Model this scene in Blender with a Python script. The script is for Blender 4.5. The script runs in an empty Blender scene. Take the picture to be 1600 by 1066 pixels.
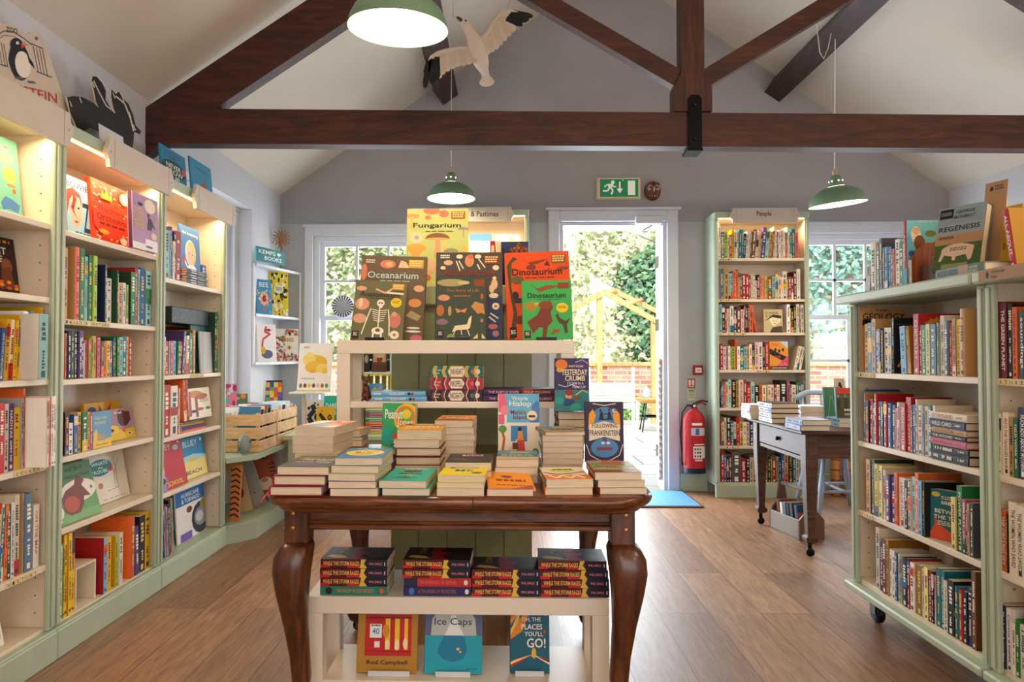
import bpy, math, random
from mathutils import Vector, Matrix
random.seed(7)
SC = bpy.context.scene
COL = SC.collection
R = math.radians

# ---------------------------------------------------------------- camera, world, light, exposure
CH = 1.11
YAW, PITCH, FPX = R(1.4), R(1.29), 1600 * 24 / 36
cam = bpy.data.cameras.new('camera'); co = bpy.data.objects.new('camera', cam); COL.objects.link(co)
cam.lens = 24; cam.sensor_width = 36; cam.shift_x = 36 / 1600; cam.clip_start = .05; cam.clip_end = 200
co.location = (0, 0, CH); co.rotation_euler = (R(90) + PITCH, 0, YAW)
SC.camera = co
SC.view_settings.view_transform = 'Standard'; SC.view_settings.look = 'None'
SC.view_settings.gamma = 1; SC.view_settings.exposure = 0.0
SC.cycles.use_denoising = True
SC.cycles.max_bounces = 8; SC.cycles.diffuse_bounces = 5; SC.cycles.sample_clamp_indirect = 6
world = bpy.data.worlds.new('sky'); SC.world = world; world.use_nodes = True
wn = world.node_tree; wn.nodes.clear()
wo = wn.nodes.new('ShaderNodeOutputWorld'); wb = wn.nodes.new('ShaderNodeBackground')
wb.inputs[0].default_value = (.86, .93, 1, 1); wb.inputs[1].default_value = 2.6
wn.links.new(wb.outputs[0], wo.inputs[0])

def light(name, kind, loc, energy, color, rot=(0, 0, 0), size=None, size_y=None, radius=None, spread=None):
    l = bpy.data.lights.new(name, kind); l.energy = energy; l.color = color
    if kind == 'AREA':
        l.shape = 'RECTANGLE'; l.size = size; l.size_y = size_y or size
        if spread: l.spread = spread
    elif radius: l.shadow_soft_size = radius
    o = bpy.data.objects.new(name, l); o.location = loc; o.rotation_euler = rot; COL.objects.link(o)
    return o
DAY = (.80, .90, 1.0); WARM = (1.0, .70, .42)
sun = light('sun', 'SUN', (0, 8, 10), 5.5, (1, .96, .88), (R(42), R(-14), 0)); sun.data.angle = R(12)
# daylight entering through the glazed openings, plus one added front fill
light('daylight_door', 'AREA', (.72, 5.95, 1.1), 95, DAY, (R(-90), 0, 0), .8, 2.1)
light('daylight_back_window', 'AREA', (-1.15, 5.95, 1.4), 34, DAY, (R(-90), 0, 0), .9, 1.3)
light('daylight_back_window_east', 'AREA', (2.9, 5.95, 1.4), 34, DAY, (R(-90), 0, 0), .9, 1.3)
light('daylight_west_window', 'AREA', (-2.9, 4.55, 1.45), 34, DAY, (0, R(-90), 0), 1.3, .9)
light('daylight_east_window', 'AREA', (3.95, 3.2, 1.35), 32, DAY, (0, R(90), 0), 1.3, 1.6)
light('daylight_front_glazing', 'AREA', (.9, -1.9, 1.5), 26, (1, .88, .74), (R(90), 0, 0), 4.0, 2.2)  # warm fill light added behind the camera to lift the interior

# ---------------------------------------------------------------- helpers
_c, _s, _cp, _sp = math.cos(YAW), math.sin(YAW), math.cos(PITCH), math.sin(PITCH)
_F = Vector((-_s * _cp, _c * _cp, _sp)); _R = Vector((_c, _s, 0)); _U = _R.cross(_F)
def at(px, py, X=None, Y=None, Z=None):
    """A point of the place: where the sight line of a photo pixel meets the plane X=, Y= or Z=."""
    d = _F + _R * ((px - 764) / FPX) - _U * ((py - 533) / FPX)
    if X is not None: k = X / d.x
    elif Y is not None: k = Y / d.y
    else: k = (Z - CH) / d.z
    return Vector((0, 0, CH)) + d * k

def lin(c):
    if isinstance(c, str):
        c = c.lstrip('#'); c = [int(c[i:i+2], 16) / 255 for i in (0, 2, 4)]
    return tuple((x / 12.92 if x <= .04045 else ((x + .055) / 1.055) ** 2.4) for x in c[:3]) + (1,)

class MB:
    """collects shapes with a colour per face; build() links ONE mesh object"""
    def __init__(s): s.v = []; s.f = []; s.c = []; s.sm = []
    def add(s, vs, fs, col='#ffffff', smooth=False, M=None):
        b = len(s.v)
        for p in vs:
            p = Vector(p); s.v.append(M @ p if M else p)
        for f in fs: s.f.append(tuple(b + i for i in f)); s.c.append(col); s.sm.append(smooth)
        return s
    def box(s, x0, x1, y0, y1, z0, z1, col='#ffffff', M=None):
        vs = [(x, y, z) for z in (z0, z1) for y in (y0, y1) for x in (x0, x1)]
        return s.add(vs, [(0,2,3,1), (4,5,7,6), (0,1,5,4), (2,6,7,3), (0,4,6,2), (1,3,7,5)], col, False, M)
    def bbox(s, x0, x1, y0, y1, z0, z1, r=.004, col='#ffffff', M=None):
        """box with chamfered edges"""
        r = min(r, (x1-x0)*.45, (y1-y0)*.45, (z1-z0)*.45)
        X = [(x0, x0+r), (x1, x1-r)]; Y = [(y0, y0+r), (y1, y1-r)]; Z = [(z0, z0+r), (z1, z1-r)]
        vs = []; idx = {}
        for i in (0,1):
            for j in (0,1):
                for k in (0,1):
                    for ax, p in enumerate([(X[i][0], Y[j][1], Z[k][1]), (X[i][1], Y[j][0], Z[k][1]), (X[i][1], Y[j][1], Z[k][0])]):
                        idx[i,j,k,ax] = len(vs); vs.append(p)
        fs = []
        for i in (0,1):
            q = [idx[i,0,0,0], idx[i,1,0,0], idx[i,1,1,0], idx[i,0,1,0]]; fs.append(q if i else q[::-1])
            q = [idx[0,i,0,1], idx[0,i,1,1], idx[1,i,1,1], idx[1,i,0,1]]; fs.append(q if i else q[::-1])
            q = [idx[0,0,i,2], idx[1,0,i,2], idx[1,1,i,2], idx[0,1,i,2]]; fs.append(q if i else q[::-1])
        for i in (0,1):
            for j in (0,1):
                a = [idx[i,j,0,0], idx[i,j,0,1], idx[i,j,1,1], idx[i,j,1,0]]; fs.append(a if (i+j) % 2 else a[::-1])
                a = [idx[i,0,j,0], idx[i,0,j,2], idx[i,1,j,2], idx[i,1,j,0]]; fs.append(a[::-1] if (i+j) % 2 else a)
                a = [idx[0,i,j,1], idx[0,i,j,2], idx[1,i,j,2], idx[1,i,j,1]]; fs.append(a if (i+j) % 2 else a[::-1])
                for k in (0,1):
                    t = [idx[i,j,k,0], idx[i,j,k,1], idx[i,j,k,2]]; fs.append(t if (i+j+k) % 2 else t[::-1])
        return s.add(vs, fs, col, False, M)
    def prism(s, pts, a0, a1, axis='y', col='#ffffff', M=None):
        """extrude a 2D outline along an axis; pts are the two other coordinates in order"""
        n = len(pts)
        def mk(p, a): return {'x': (a, p[0], p[1]), 'y': (p[0], a, p[1]), 'z': (p[0], p[1], a)}[axis]
        vs = [mk(p, a0) for p in pts] + [mk(p, a1) for p in pts]
        fs = [tuple(range(n)), tuple(range(2*n-1, n-1, -1))] + [(i, n+i, n+(i+1) % n, (i+1) % n) for i in range(n)]
        return s.add(vs, fs, col, False, M)
    def lathe(s, prof, n=24, col='#ffffff', M=None, cx=0, cy=0, smooth=True, close=False, caps=True):
        vs = []; fs = []
        for r, z in prof:
            for i in range(n):
                a = 2*math.pi*i/n; vs.append((cx + r*math.cos(a), cy + r*math.sin(a), z))
        m = len(prof)
        for j in range(m if close else m-1):
            k = (j+1) % m
            for i in range(n): fs.append((j*n+i, j*n+(i+1) % n, k*n+(i+1) % n, k*n+i))
        if not close and caps:
            if prof[0][0] > 1e-5: fs.append(tuple(range(n-1, -1, -1)))
            if prof[-1][0] > 1e-5: fs.append(tuple((m-1)*n+i for i in range(n)))
        return s.add(vs, fs, col, smooth, M)
    def tube(s, pts, r, n=8, col='#ffffff', M=None, radii=None, squash=None):
        P = [Vector(p) for p in pts]; vs = []; fs = []
        up = Vector((0, 0, 1))
        for i, p in enumerate(P):
            t = (P[min(i+1, len(P)-1)] - P[max(i-1, 0)]).normalized()
            u = t.cross(up)
            if u.length < .1: u = t.cross(Vector((0, 1, 0)))
            u.normalize(); w = u.cross(t); rr = radii[i] if radii else r
            for k in range(n):
                a = 2*math.pi*k/n; vs.append(p + u*(rr*math.cos(a)) + w*(rr*math.sin(a)*(squash or 1)))
        m = len(P)
        for j in range(m-1):
            for k in range(n): fs.append((j*n+k, j*n+(k+1) % n, (j+1)*n+(k+1) % n, (j+1)*n+k))
        fs.append(tuple(range(n-1, -1, -1))); fs.append(tuple((m-1)*n+i for i in range(n)))
        return s.add(vs, fs, col, True, M)
    def ball(s, c, r, col='#ffffff', n=12, M=None):
        if not hasattr(r, '__len__'): r = (r, r, r)
        vs = []; fs = []; h = n//2
        for j in range(h+1):
            ph = math.pi*j/h
            for i in range(n):
                a = 2*math.pi*i/n
                vs.append((c[0]+r[0]*math.sin(ph)*math.cos(a), c[1]+r[1]*math.sin(ph)*math.sin(a), c[2]-r[2]*math.cos(ph)))
        for j in range(h):
            for i in range(n): fs.append((j*n+i, j*n+(i+1) % n, (j+1)*n+(i+1) % n, (j+1)*n+i))
        return s.add(vs, fs, col, True, M)
    def loft(s, secs, col='#ffffff', smooth=True, M=None):
        n = len(secs[0]); vs = [p for q in secs for p in q]; fs = []
        for j in range(len(secs)-1):
            for k in range(n): fs.append((j*n+k, j*n+(k+1) % n, (j+1)*n+(k+1) % n, (j+1)*n+k))
        fs.append(tuple(range(n-1, -1, -1))); fs.append(tuple((len(secs)-1)*n+i for i in range(n)))
        return s.add(vs, fs, col, smooth, M)
    def mesh(s, name, mat):
        me = bpy.data.meshes.new(name); me.from_pydata([tuple(v) for v in s.v], [], s.f)
        me.materials.append(mat)
        at_ = me.color_attributes.new('Col', 'FLOAT_COLOR', 'CORNER')
        cache = {}; data = []; 
        for f, c in zip(s.f, s.c):
            if c not in cache: cache[c] = lin(c)
            data.extend(cache[c] * len(f))
        at_.data.foreach_set('color', data)
        me.polygons.foreach_set('use_smooth', s.sm)
        me.update(); return me
    def build(s, name, mat, parent=None, loc=None):
        o = bpy.data.objects.new(name, s.mesh(name, mat)); COL.objects.link(o)
        if parent: o.parent = parent
        if loc is not None: o.location = loc
        return o

def tag(o, label=None, cat=None, group=None, kind=None):
    if label: o['label'] = label
    if cat: o['category'] = cat
    if group: o['group'] = group
    if kind: o['kind'] = kind
    return o
def thing(name, label, cat, loc=(0, 0, 0), rz=0, group=None):
    o = bpy.data.objects.new(name, None); COL.objects.link(o); o.empty_display_size = .05
    o.location = loc; o.rotation_euler = (0, 0, rz)
    return tag(o, label, cat, group)
def struct(name, mb, mat): return tag(mb.build(name, mat), kind='structure')
def copy_tree(o, parent=None):
    c = o.copy(); COL.objects.link(c)
    if parent: c.parent = parent; 
    for ch in list(o.children): copy_tree(ch, c)
    return c

# flat lettering: outlines of the built-in font as filled faces
_tc = {}
def text_geo(t):
    if t not in _tc:
        cu = bpy.data.curves.new('lettering', 'FONT'); cu.body = t; cu.size = 1; cu.resolution_u = 2; cu.offset = .012
        o = bpy.data.objects.new('lettering', cu); COL.objects.link(o)
        me = o.to_mesh()
        vs = [(v.co.x, v.co.y) for v in me.vertices]; fs = [tuple(p.vertices) for p in me.polygons]
        o.to_mesh_clear(); bpy.data.objects.remove(o); bpy.data.curves.remove(cu)
        x0 = min([v[0] for v in vs], default=0); x1 = max([v[0] for v in vs], default=1)
        y0 = min([v[1] for v in vs], default=0); y1 = max([v[1] for v in vs], default=1)
        _tc[t] = ([((x-x0)/(x1-x0+1e-9), (y-y0)/(y1-y0+1e-9)) for x, y in vs], fs, (x1-x0)/(y1-y0+1e-9))
    return _tc[t]

class Art:
    """flat print in the unit square of a surface w x h metres: u to the right, v up; later marks lie over earlier ones"""
    def __init__(s, w, h): s.w = w; s.h = h; s.items = []
    def poly(s, pts, c): s.items.append((list(pts), [tuple(range(len(pts)))], c)); return s
    def rect(s, u0, v0, u1, v1, c): return s.poly([(u0, v0), (u1, v0), (u1, v1), (u0, v1)], c)
    def ell(s, u, v, ru, rv, c, n=14, a0=0, a1=360):
        p = [(u+ru*math.cos(R(a0+(a1-a0)*i/n)), v+rv*math.sin(R(a0+(a1-a0)*i/n))) for i in range(n if a1-a0 == 360 else n+1)]
        return s.poly(p, c)
    def line(s, pts, t, c):
        a = s.w / s.h
        for (x0, y0), (x1, y1) in zip(pts, pts[1:]):
            dx, dy = (x1-x0)*a, y1-y0; L = math.hypot(dx, dy) or 1; nx, ny = -dy/L*t/2/a, dx/L*t/2
            s.poly([(x0-nx, y0-ny), (x1-nx, y1-ny), (x1+nx, y1+ny), (x0+nx, y0+ny)], c)
        return s
    def text(s, t, u0, u1, v0, v1, c, rot=0):
        vs, fs, asp = text_geo(t)
        if rot == 0: p = [(u0+x*(u1-u0), v0+y*(v1-v0)) for x, y in vs]
        elif rot == -90: p = [(u0+y*(u1-u0), v1-x*(v1-v0)) for x, y in vs]      # reads top to bottom
        else: p = [(u1-y*(u1-u0), v0+x*(v1-v0)) for x, y in vs]
        s.items.append((p, fs, c)); return s
    def marks(s, u0, v0, u1, v1, c, n=3, seed=0):
        """a line of print too small to read"""
        rnd = random.Random(seed*77+n)
        for k in range(n):
            y1 = v1-(v1-v0)*k/n; y0 = y1-(v1-v0)/n*.55; x = u0
            while x < u1*.97:
                l = (u1-u0)*rnd.uniform(.08, .26); s.rect(x, y0, min(x+l, u1), y1, c); x += l+(u1-u0)*.05
        return s
    def to(s, mb, O, U, V, N, lift=.00015, base=.0003):
        O, U, V, N = Vector(O), Vector(U), Vector(V), Vector(N)
        for k, (p, fs, c) in enumerate(s.items):
            if min(min(q) for q in p) < 0 or max(max(q) for q in p) > 1:      # nothing printed beyond the edges
                if len(fs) == 1:
                    for ax, lim, sg in ((0, 0, 1), (0, 1, -1), (1, 0, 1), (1, 1, -1)):
                        out = []
                        for q, r in zip(p, p[1:]+p[:1]):
                            dq, dr = sg*(q[ax]-lim), sg*(r[ax]-lim)
                            if dq >= 0: out.append(q)
                            if dq*dr < 0: t = dq/(dq-dr); out.append((q[0]+(r[0]-q[0])*t, q[1]+(r[1]-q[1])*t))
                        p = out
                        if len(p) < 3: break
                    if len(p) < 3: continue
                    fs = [tuple(range(len(p)))]
                else: p = [(min(1, max(0, x)), min(1, max(0, y))) for x, y in p]
            mb.add([O+U*(x*s.w)+V*(y*s.h)+N*(base+lift*k*.3) for x, y in p], fs, c)

# ---------------------------------------------------------------- materials
def newmat(name):
    m = bpy.data.materials.new(name); m.use_nodes = True; nt = m.node_tree
    return m, nt, nt.nodes['Principled BSDF']
def noise(nt, scale, detail=3, mapping=None, rough=.5):
    n = nt.nodes.new('ShaderNodeTexNoise'); n.inputs['Scale'].default_value = scale; n.inputs['Detail'].default_value = detail
    n.inputs['Roughness'].default_value = rough
    if mapping: nt.links.new(mapping, n.inputs['Vector'])
    return n
def coord(nt, scale=(1, 1, 1), kind='Object'):
    t = nt.nodes.new('ShaderNodeTexCoord'); m = nt.nodes.new('ShaderNodeMapping'); m.inputs['Scale'].default_value = scale
    nt.links.new(t.outputs[kind], m.inputs['Vector']); return m.outputs[0]
def ramp(nt, fac, stops):
    r = nt.nodes.new('ShaderNodeValToRGB'); nt.links.new(fac, r.inputs[0])
    while len(r.color_ramp.elements) < len(stops): r.color_ramp.elements.new(.5)
    for e, (p, c) in zip(r.color_ramp.elements, stops): e.position = p; e.color = lin(c)
    return r.outputs[0]
def bump(nt, b, h, strength=.2, dist=.002):
    n = nt.nodes.new('ShaderNodeBump'); n.inputs['Strength'].default_value = strength; n.inputs['Distance'].default_value = dist
    nt.links.new(h, n.inputs['Height']); nt.links.new(n.outputs[0], b.inputs['Normal'])
def paint(name, c1, c2=None, rough=.5, scale=3, bm=.06):
    m, nt, b = newmat(name); v = coord(nt)
    n = noise(nt, scale, 4, v)
    nt.links.new(ramp(nt, n.outputs[0], [(.3, c1), (.7, c2 or c1)]), b.inputs['Base Color'])
    b.inputs['Roughness'].default_value = rough
    n2 = noise(nt, 180, 2, v); bump(nt, b, n2.outputs[0], bm, .001)
    return m
def attrmat(name, rough=.5, coat=0, metallic=0, var=.025, spec=.5):
    """colour of each face from the printed or painted colour, with a little mottling"""
    m, nt, b = newmat(name); a = nt.nodes.new('ShaderNodeAttribute'); a.attribute_name = 'Col'
    n = noise(nt, 14, 3, coord(nt)); mx = nt.nodes.new('ShaderNodeMix'); mx.data_type = 'RGBA'; mx.blend_type = 'MULTIPLY'
    mx.inputs[0].default_value = 1
    nt.links.new(a.outputs['Color'], mx.inputs[6])
    nt.links.new(ramp(nt, n.outputs[0], [(.3, (1-var, 1-var, 1-var)), (.7, (1, 1, 1))]), mx.inputs[7])
    nt.links.new(mx.outputs[2], b.inputs['Base Color'])
    b.inputs['Roughness'].default_value = rough; b.inputs['Metallic'].default_value = metallic
    b.inputs['Coat Weight'].default_value = coat; b.inputs['Specular IOR Level'].default_value = spec
    return m
def wood(name, c1, c2, c3, axis=0, rough=.35, scale=6, stretch=14, coat=0, bm=.15):
    m, nt, b = newmat(name); s = [stretch*1.0]*3; s[axis] = 1
    v = coord(nt, tuple(s)); n = noise(nt, scale, 6, v, .6); n.inputs['Distortion'].default_value = 1.2
    n2 = noise(nt, scale*4, 3, v)
    mx = nt.nodes.new('ShaderNodeMath'); mx.operation = 'MULTIPLY_ADD'; mx.inputs[1].default_value = .3
    nt.links.new(n2.outputs[0], mx.inputs[0]); nt.links.new(n.outputs[0], mx.inputs[2])
    nt.links.new(ramp(nt, mx.outputs[0], [(.48, c1), (.65, c2), (.82, c3)]), b.inputs['Base Color'])
    b.inputs['Roughness'].default_value = rough; b.inputs['Coat Weight'].default_value = coat; b.inputs['Coat Roughness'].default_value = .2
    bump(nt, b, mx.outputs[0], bm, .002)
    return m
def emis(name, c, strength):
    m, nt, b = newmat(name); b.inputs['Base Color'].default_value = lin(c)
    b.inputs['Emission Color'].default_value = lin(c); b.inputs['Emission Strength'].default_value = strength
    return m
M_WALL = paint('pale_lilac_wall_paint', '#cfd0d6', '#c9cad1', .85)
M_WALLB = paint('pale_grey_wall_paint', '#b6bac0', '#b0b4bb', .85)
M_CEIL = paint('white_ceiling_paint', '#d6cdbf', '#cdc4b6', .9, 1.2)
M_SAGE = paint('sage_green_paint', '#b6c4ae', '#aebca6', .4)
M_CREAM = paint('cream_shelf_laminate', '#e6dac6', '#dfd3bf', .5)
M_SIGN = paint('cream_sign_board', '#cfc3b6', '#c9bdb0', .5)
M_WHITE = paint('white_gloss_woodwork', '#d6dae4', '#cfd4df', .35)
M_LACK = paint('white_laminate', '#e4d9c8', '#dfd3c1', .35)
M_OLIVE = paint('olive_green_board_paint', '#7d7f55', '#76784f', .4)
M_BEAM = wood('dark_stained_beam', '#220c05', '#3b1608', '#50220c', 0, .62, 3, 8)
M_BEAMV = wood('dark_stained_post', '#220c05', '#3b1608', '#50220c', 2, .62, 3, 8)
M_BEAMY = wood('dark_stained_purlin', '#25120e', '#38201a', '#4a2c22', 1, .5, 3, 8)
M_OAK = wood('polished_brown_oak', '#331707', '#5e2d0f', '#81491c', 0, .3, 5, 10, .35)
M_OAKV = wood('polished_brown_leg_oak', '#2b1307', '#4c240c', '#643416', 2, .32, 4, 8, .35)
M_DESK = wood('dark_matt_desk_oak', '#2e1a10', '#4a2c1a', '#5e3a22', 0, .55, 5, 10)
M_PRINT = attrmat('printed_cover', .5, 0, spec=.3)
M_PRINT_M = attrmat('matt_print', .7)
M_PAINT = attrmat('coloured_paint', .45)
M_METAL = attrmat('tinted_metal', .35, 0, .9)
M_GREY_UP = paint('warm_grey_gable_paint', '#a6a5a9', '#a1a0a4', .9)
m, nt, b = newmat('book_page_edges')                       # fine layered lines of paper
v = coord(nt, (1, 60, 1)); n = noise(nt, 14, 3, v); n2 = noise(nt, 7, 2, coord(nt))
a = nt.nodes.new('ShaderNodeAttribute'); a.attribute_name = 'Col'; mx = nt.nodes.new('ShaderNodeMix'); mx.data_type = 'RGBA'; mx.blend_type = 'MULTIPLY'; mx.inputs[0].default_value = 1
nt.links.new(a.outputs['Color'], mx.inputs[6]); nt.links.new(ramp(nt, n.outputs[0], [(.3, '#d8d2c8'), (.65, '#ffffff')]), mx.inputs[7])
nt.links.new(mx.outputs[2], b.inputs['Base Color']); b.inputs['Roughness'].default_value = .8; bump(nt, b, n.outputs[0], .3, .001)
M_PAGES = m
m, nt, b = newmat('oak_plank_floor')                       # planks along Y
v = coord(nt); mp = nt.nodes.new('ShaderNodeMapping'); mp.inputs['Rotation'].default_value = (0, 0, R(90)); nt.links.new(v, mp.inputs[0])
br = nt.nodes.new('ShaderNodeTexBrick'); nt.links.new(mp.outputs[0], br.inputs['Vector'])
br.inputs['Scale'].default_value = 1; br.inputs['Brick Width'].default_value = 1.5; br.inputs['Row Height'].default_value = .22
br.inputs['Mortar Size'].default_value = .0022; br.inputs['Mortar Smooth'].default_value = .3; br.offset = .37; br.inputs['Bias'].default_value = 0
br.inputs['Color1'].default_value = lin('#000000'); br.inputs['Color2'].default_value = lin('#ffffff'); br.inputs['Mortar'].default_value = (.5, .5, .5, 1)
g = nt.nodes.new('ShaderNodeMapping'); g.inputs['Scale'].default_value = (20, 1.6, 1)
ad = nt.nodes.new('ShaderNodeVectorMath'); ad.operation = 'MULTIPLY_ADD'; ad.inputs[1].default_value = (0, 9, 0)
nt.links.new(br.outputs['Color'], ad.inputs[0]); nt.links.new(v, ad.inputs[2]); nt.links.new(ad.outputs[0], g.inputs[0])
n = noise(nt, 2.2, 7, g.outputs[0], .62); n.inputs['Distortion'].default_value = 1.6
base = ramp(nt, n.outputs[0], [(.30, '#75502f'), (.5, '#9c7350'), (.72, '#b8906a')])
tone = ramp(nt, br.outputs['Color'], [(0, '#c2b6ac'), (1, '#ffffff')])
mx = nt.nodes.new('ShaderNodeMix'); mx.data_type = 'RGBA'; mx.blend_type = 'MULTIPLY'; mx.inputs[0].default_value = 1
nt.links.new(base, mx.inputs[6]); nt.links.new(tone, mx.inputs[7])
mj = nt.nodes.new('ShaderNodeMix'); mj.data_type = 'RGBA'; nt.links.new(br.outputs['Fac'], mj.inputs[0]); nt.links.new(mx.outputs[2], mj.inputs[6]); mj.inputs[7].default_value = lin('#3a2416')
nt.links.new(mj.outputs[2], b.inputs['Base Color']); b.inputs['Roughness'].default_value = .5; b.inputs['Coat Weight'].default_value = .5; b.inputs['Coat Roughness'].default_value = .42
bump(nt, b, n.outputs[0], .12, .002)
M_FLOOR = m
m, nt, b = newmat('window_glass')                          # thin clear panes
nt.nodes.remove(b); tr = nt.nodes.new('ShaderNodeBsdfTransparent'); gl = nt.nodes.new('ShaderNodeBsdfGlossy'); gl.inputs['Roughness'].default_value = .02
ms = nt.nodes.new('ShaderNodeMixShader'); ms.inputs[0].default_value = .06
nt.links.new(tr.outputs[0], ms.inputs[1]); nt.links.new(gl.outputs[0], ms.inputs[2]); nt.links.new(ms.outputs[0], nt.nodes['Material Output'].inputs[0])
M_GLASS = m

# ---------------------------------------------------------------- room shell
XL, XR, YB, YF = -1.9, 3.654, 5.69, -2.2
EZ, XA = 2.47, .90                                          # eaves height, ridge line
AZ = EZ + .695 * (XR - XL) / 2
WT = .25
tag(MB().box(XL-.6, XR+.6, YF-.3, YB+.0, -.1, 0).build('floor', M_FLOOR), kind='structure')
def roofz(x): return EZ + .695 * ((x - XL) if x < (XL+XR)/2 else (XR - x))
XM = (XL+XR)/2
mb = MB()
mb.prism([(XL-.5, EZ-.3475), (XM, AZ), (XM, AZ+.12), (XL-.5, EZ-.2275)], YF-.25, YB+.25, 'y')
mb.prism([(XM, AZ), (XR+.5, EZ-.3475), (XR+.5, EZ-.2275), (XM, AZ+.12)], YF-.25, YB+.25, 'y')
struct('ceiling', mb, M_CEIL)
# openings in the back wall: (x0, x1, z0, z1)
DX0, DX1, DZ = at(875, 700, Y=YB).x, at(1043, 700, Y=YB).x, at(960, 347, Y=YB).z
WAx0, WAx1 = at(489, 400, Y=YB).x, at(672, 400, Y=YB).x
WBx0, WBx1 = at(1243, 400, Y=YB).x, at(1424, 400, Y=YB).x
WZ0, WZ1 = .64, at(500, 368, Y=YB).z
def wall_y(name, y0, y1, openings, split, matlow, matup):
    """gable wall with openings; the paint changes colour at height split"""
    xs = [XL] + [x for o in openings for x in o[:2]] + [XR]
    lo = MB()
    for i in range(0, len(xs), 2): lo.box(xs[i], xs[i+1], y0, y1, 0, split)
    for (a, c, z0, z1) in openings:
        if z0 > 0: lo.box(a, c, y0, y1, 0, z0)
        if z1 < split: lo.box(a, c, y0, y1, z1, split)
    w = struct(name, lo, matlow)
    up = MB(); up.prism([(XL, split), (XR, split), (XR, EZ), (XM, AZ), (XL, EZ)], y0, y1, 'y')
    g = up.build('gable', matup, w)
    return w
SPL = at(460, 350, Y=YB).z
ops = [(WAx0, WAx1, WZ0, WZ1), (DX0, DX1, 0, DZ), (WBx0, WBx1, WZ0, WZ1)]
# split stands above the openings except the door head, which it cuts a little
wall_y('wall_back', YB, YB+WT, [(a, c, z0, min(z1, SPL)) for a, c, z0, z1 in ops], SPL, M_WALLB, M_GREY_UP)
mb = MB()                                                    # left wall with the deep window recess
WLy0, WLy1, WLz0, WLz1 = 3.95, at(393, 400, X=XL).y, .62, at(393, 327, X=XL).z
mb.box(XL-.45, XL, YF, WLy0, 0, EZ); mb.box(XL-.45, XL, WLy1, YB+WT, 0, EZ)
mb.box(XL-.45, XL, WLy0, WLy1, 0, WLz0); mb.box(XL-.45, XL, WLy0, WLy1, WLz1, EZ)
struct('wall_left', mb, M_WALL)
mb = MB()
WRy0, WRy1, WRz0, WRz1 = 2.6, 4.2, .9, 1.92
mb.box(XR, XR+.45, YF, WRy0, 0, EZ); mb.box(XR, XR+.45, WRy1, YB+WT, 0, EZ)
mb.box(XR, XR+.45, WRy0, WRy1, 0, WRz0); mb.box(XR, XR+.45, WRy0, WRy1, WRz1, EZ)
struct('wall_right', mb, M_WALL)
wall_y('wall_front', YF-WT, YF, [(-1.1, 2.9, .3, 2.4)], 2.44, M_WALL, M_GREY_UP)

def sash(name, frame_name, x0, x1, z0, z1, y, cols=3, axis='y', sgn=1, rail=None, casing=.065, low_cols=None, recess=False):
    """box sash window: casing, two sashes with glazing bars, panes. axis 'y' = in a wall facing Y, 'x' = wall facing X"""
    def bx(mb, a0, a1, b0, b1, c0, c1):
        if axis == 'y': mb.box(a0, a1, min(b0, b1), max(b0, b1), c0, c1)
        else: mb.box(min(b0, b1), max(b0, b1), a0, a1, c0, c1)
    rail = rail or (z0+z1)/2; bk = -.0005 if not recess else .02
    if recess: x0 += casing+.001; x1 -= casing+.001; z0 += .036; z1 -= casing+.024
    cs = MB(); t = .05
    fr = lambda mb, a0, a1, c0, c1, w, y0, y1: (bx(mb, a0, a0+w, y0, y1, c0, c1), bx(mb, a1-w, a1, y0, y1, c0, c1), bx(mb, a0+w, a1-w, y0, y1, c0, c0+w), bx(mb, a0+w, a1-w, y0, y1, c1-w, c1))
    fr(cs, x0, x1, z0, z1, t, y+sgn*.02, y+sgn*.12)
    win = struct(name, cs, M_WHITE)
    ar = MB(); c = casing
    bx(ar, x0-c, x0, y-sgn*.018, y+sgn*bk, z0, z1+c); bx(ar, x1, x1+c, y-sgn*.018, y+sgn*bk, z0, z1+c); bx(ar, x0, x1, y-sgn*.018, y+sgn*bk, z1, z1+c)
    e_ = c if recess else c*1.2; bx(ar, x0-e_, x1+e_, y-sgn*.03, y-sgn*.0, z1+c, z1+c+.022)
    ar.build('window_frame', M_WHITE, win)
    sl = MB(); bx(sl, x0-c, x1+c, y-sgn*.07, y+sgn*bk, z0-.035, z0); sl.build('window_sill', M_WHITE, win)
    for nm, c0, c1, yy, nc in (('sash', rail-.0, z1-t, y+sgn*.05, cols), ('sash', z0+t, rail+.045, y+sgn*.09, low_cols or cols)):
        s_ = MB(); w = .04; fr(s_, x0+t, x1-t, c0, c1, w, yy, yy+sgn*.03)
        a0, a1 = x0+t+w, x1-t-w
        for k in range(1, nc): q = a0+(a1-a0)*k/nc; bx(s_, q-.011, q+.011, yy+sgn*.004, yy+sgn*.026, c0+w, c1-w)
        q = (c0+c1)/2; bx(s_, a0, a1, yy+sgn*.004, yy+sgn*.026, q-.011, q+.011)
        so = s_.build(nm, M_WHITE, win)
        g_ = MB(); bx(g_, a0, a1, yy+sgn*.013, yy+sgn*.017, c0+w, c1-w); g_.build('glass', M_GLASS, so)
    return win
RAILZ = at(500, 501, Y=YB+.05).z
sash('window_1', '', WAx0, WAx1, WZ0, WZ1, YB, 3, 'y', 1, RAILZ)
sash('window_2', '', WBx0, WBx1, WZ0, WZ1, YB, 3, 'y', 1, RAILZ, low_cols=2)
sash('window_3', '', WLy0, WLy1, WLz0, WLz1, XL-.12, 2, 'x', -1, 1.35, .06, recess=True)
sash('window_4', '', WRy0, WRy1, WRz0, WRz1, XR+.2, 3, 'x', 1, 1.4, .04, recess=True)
sash('window_5', '', -1.1, 2.9, .3, 2.4, YF, 5, 'y', -1, 1.4, .08)  # unseen front window, added as an opening for the fill light
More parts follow.
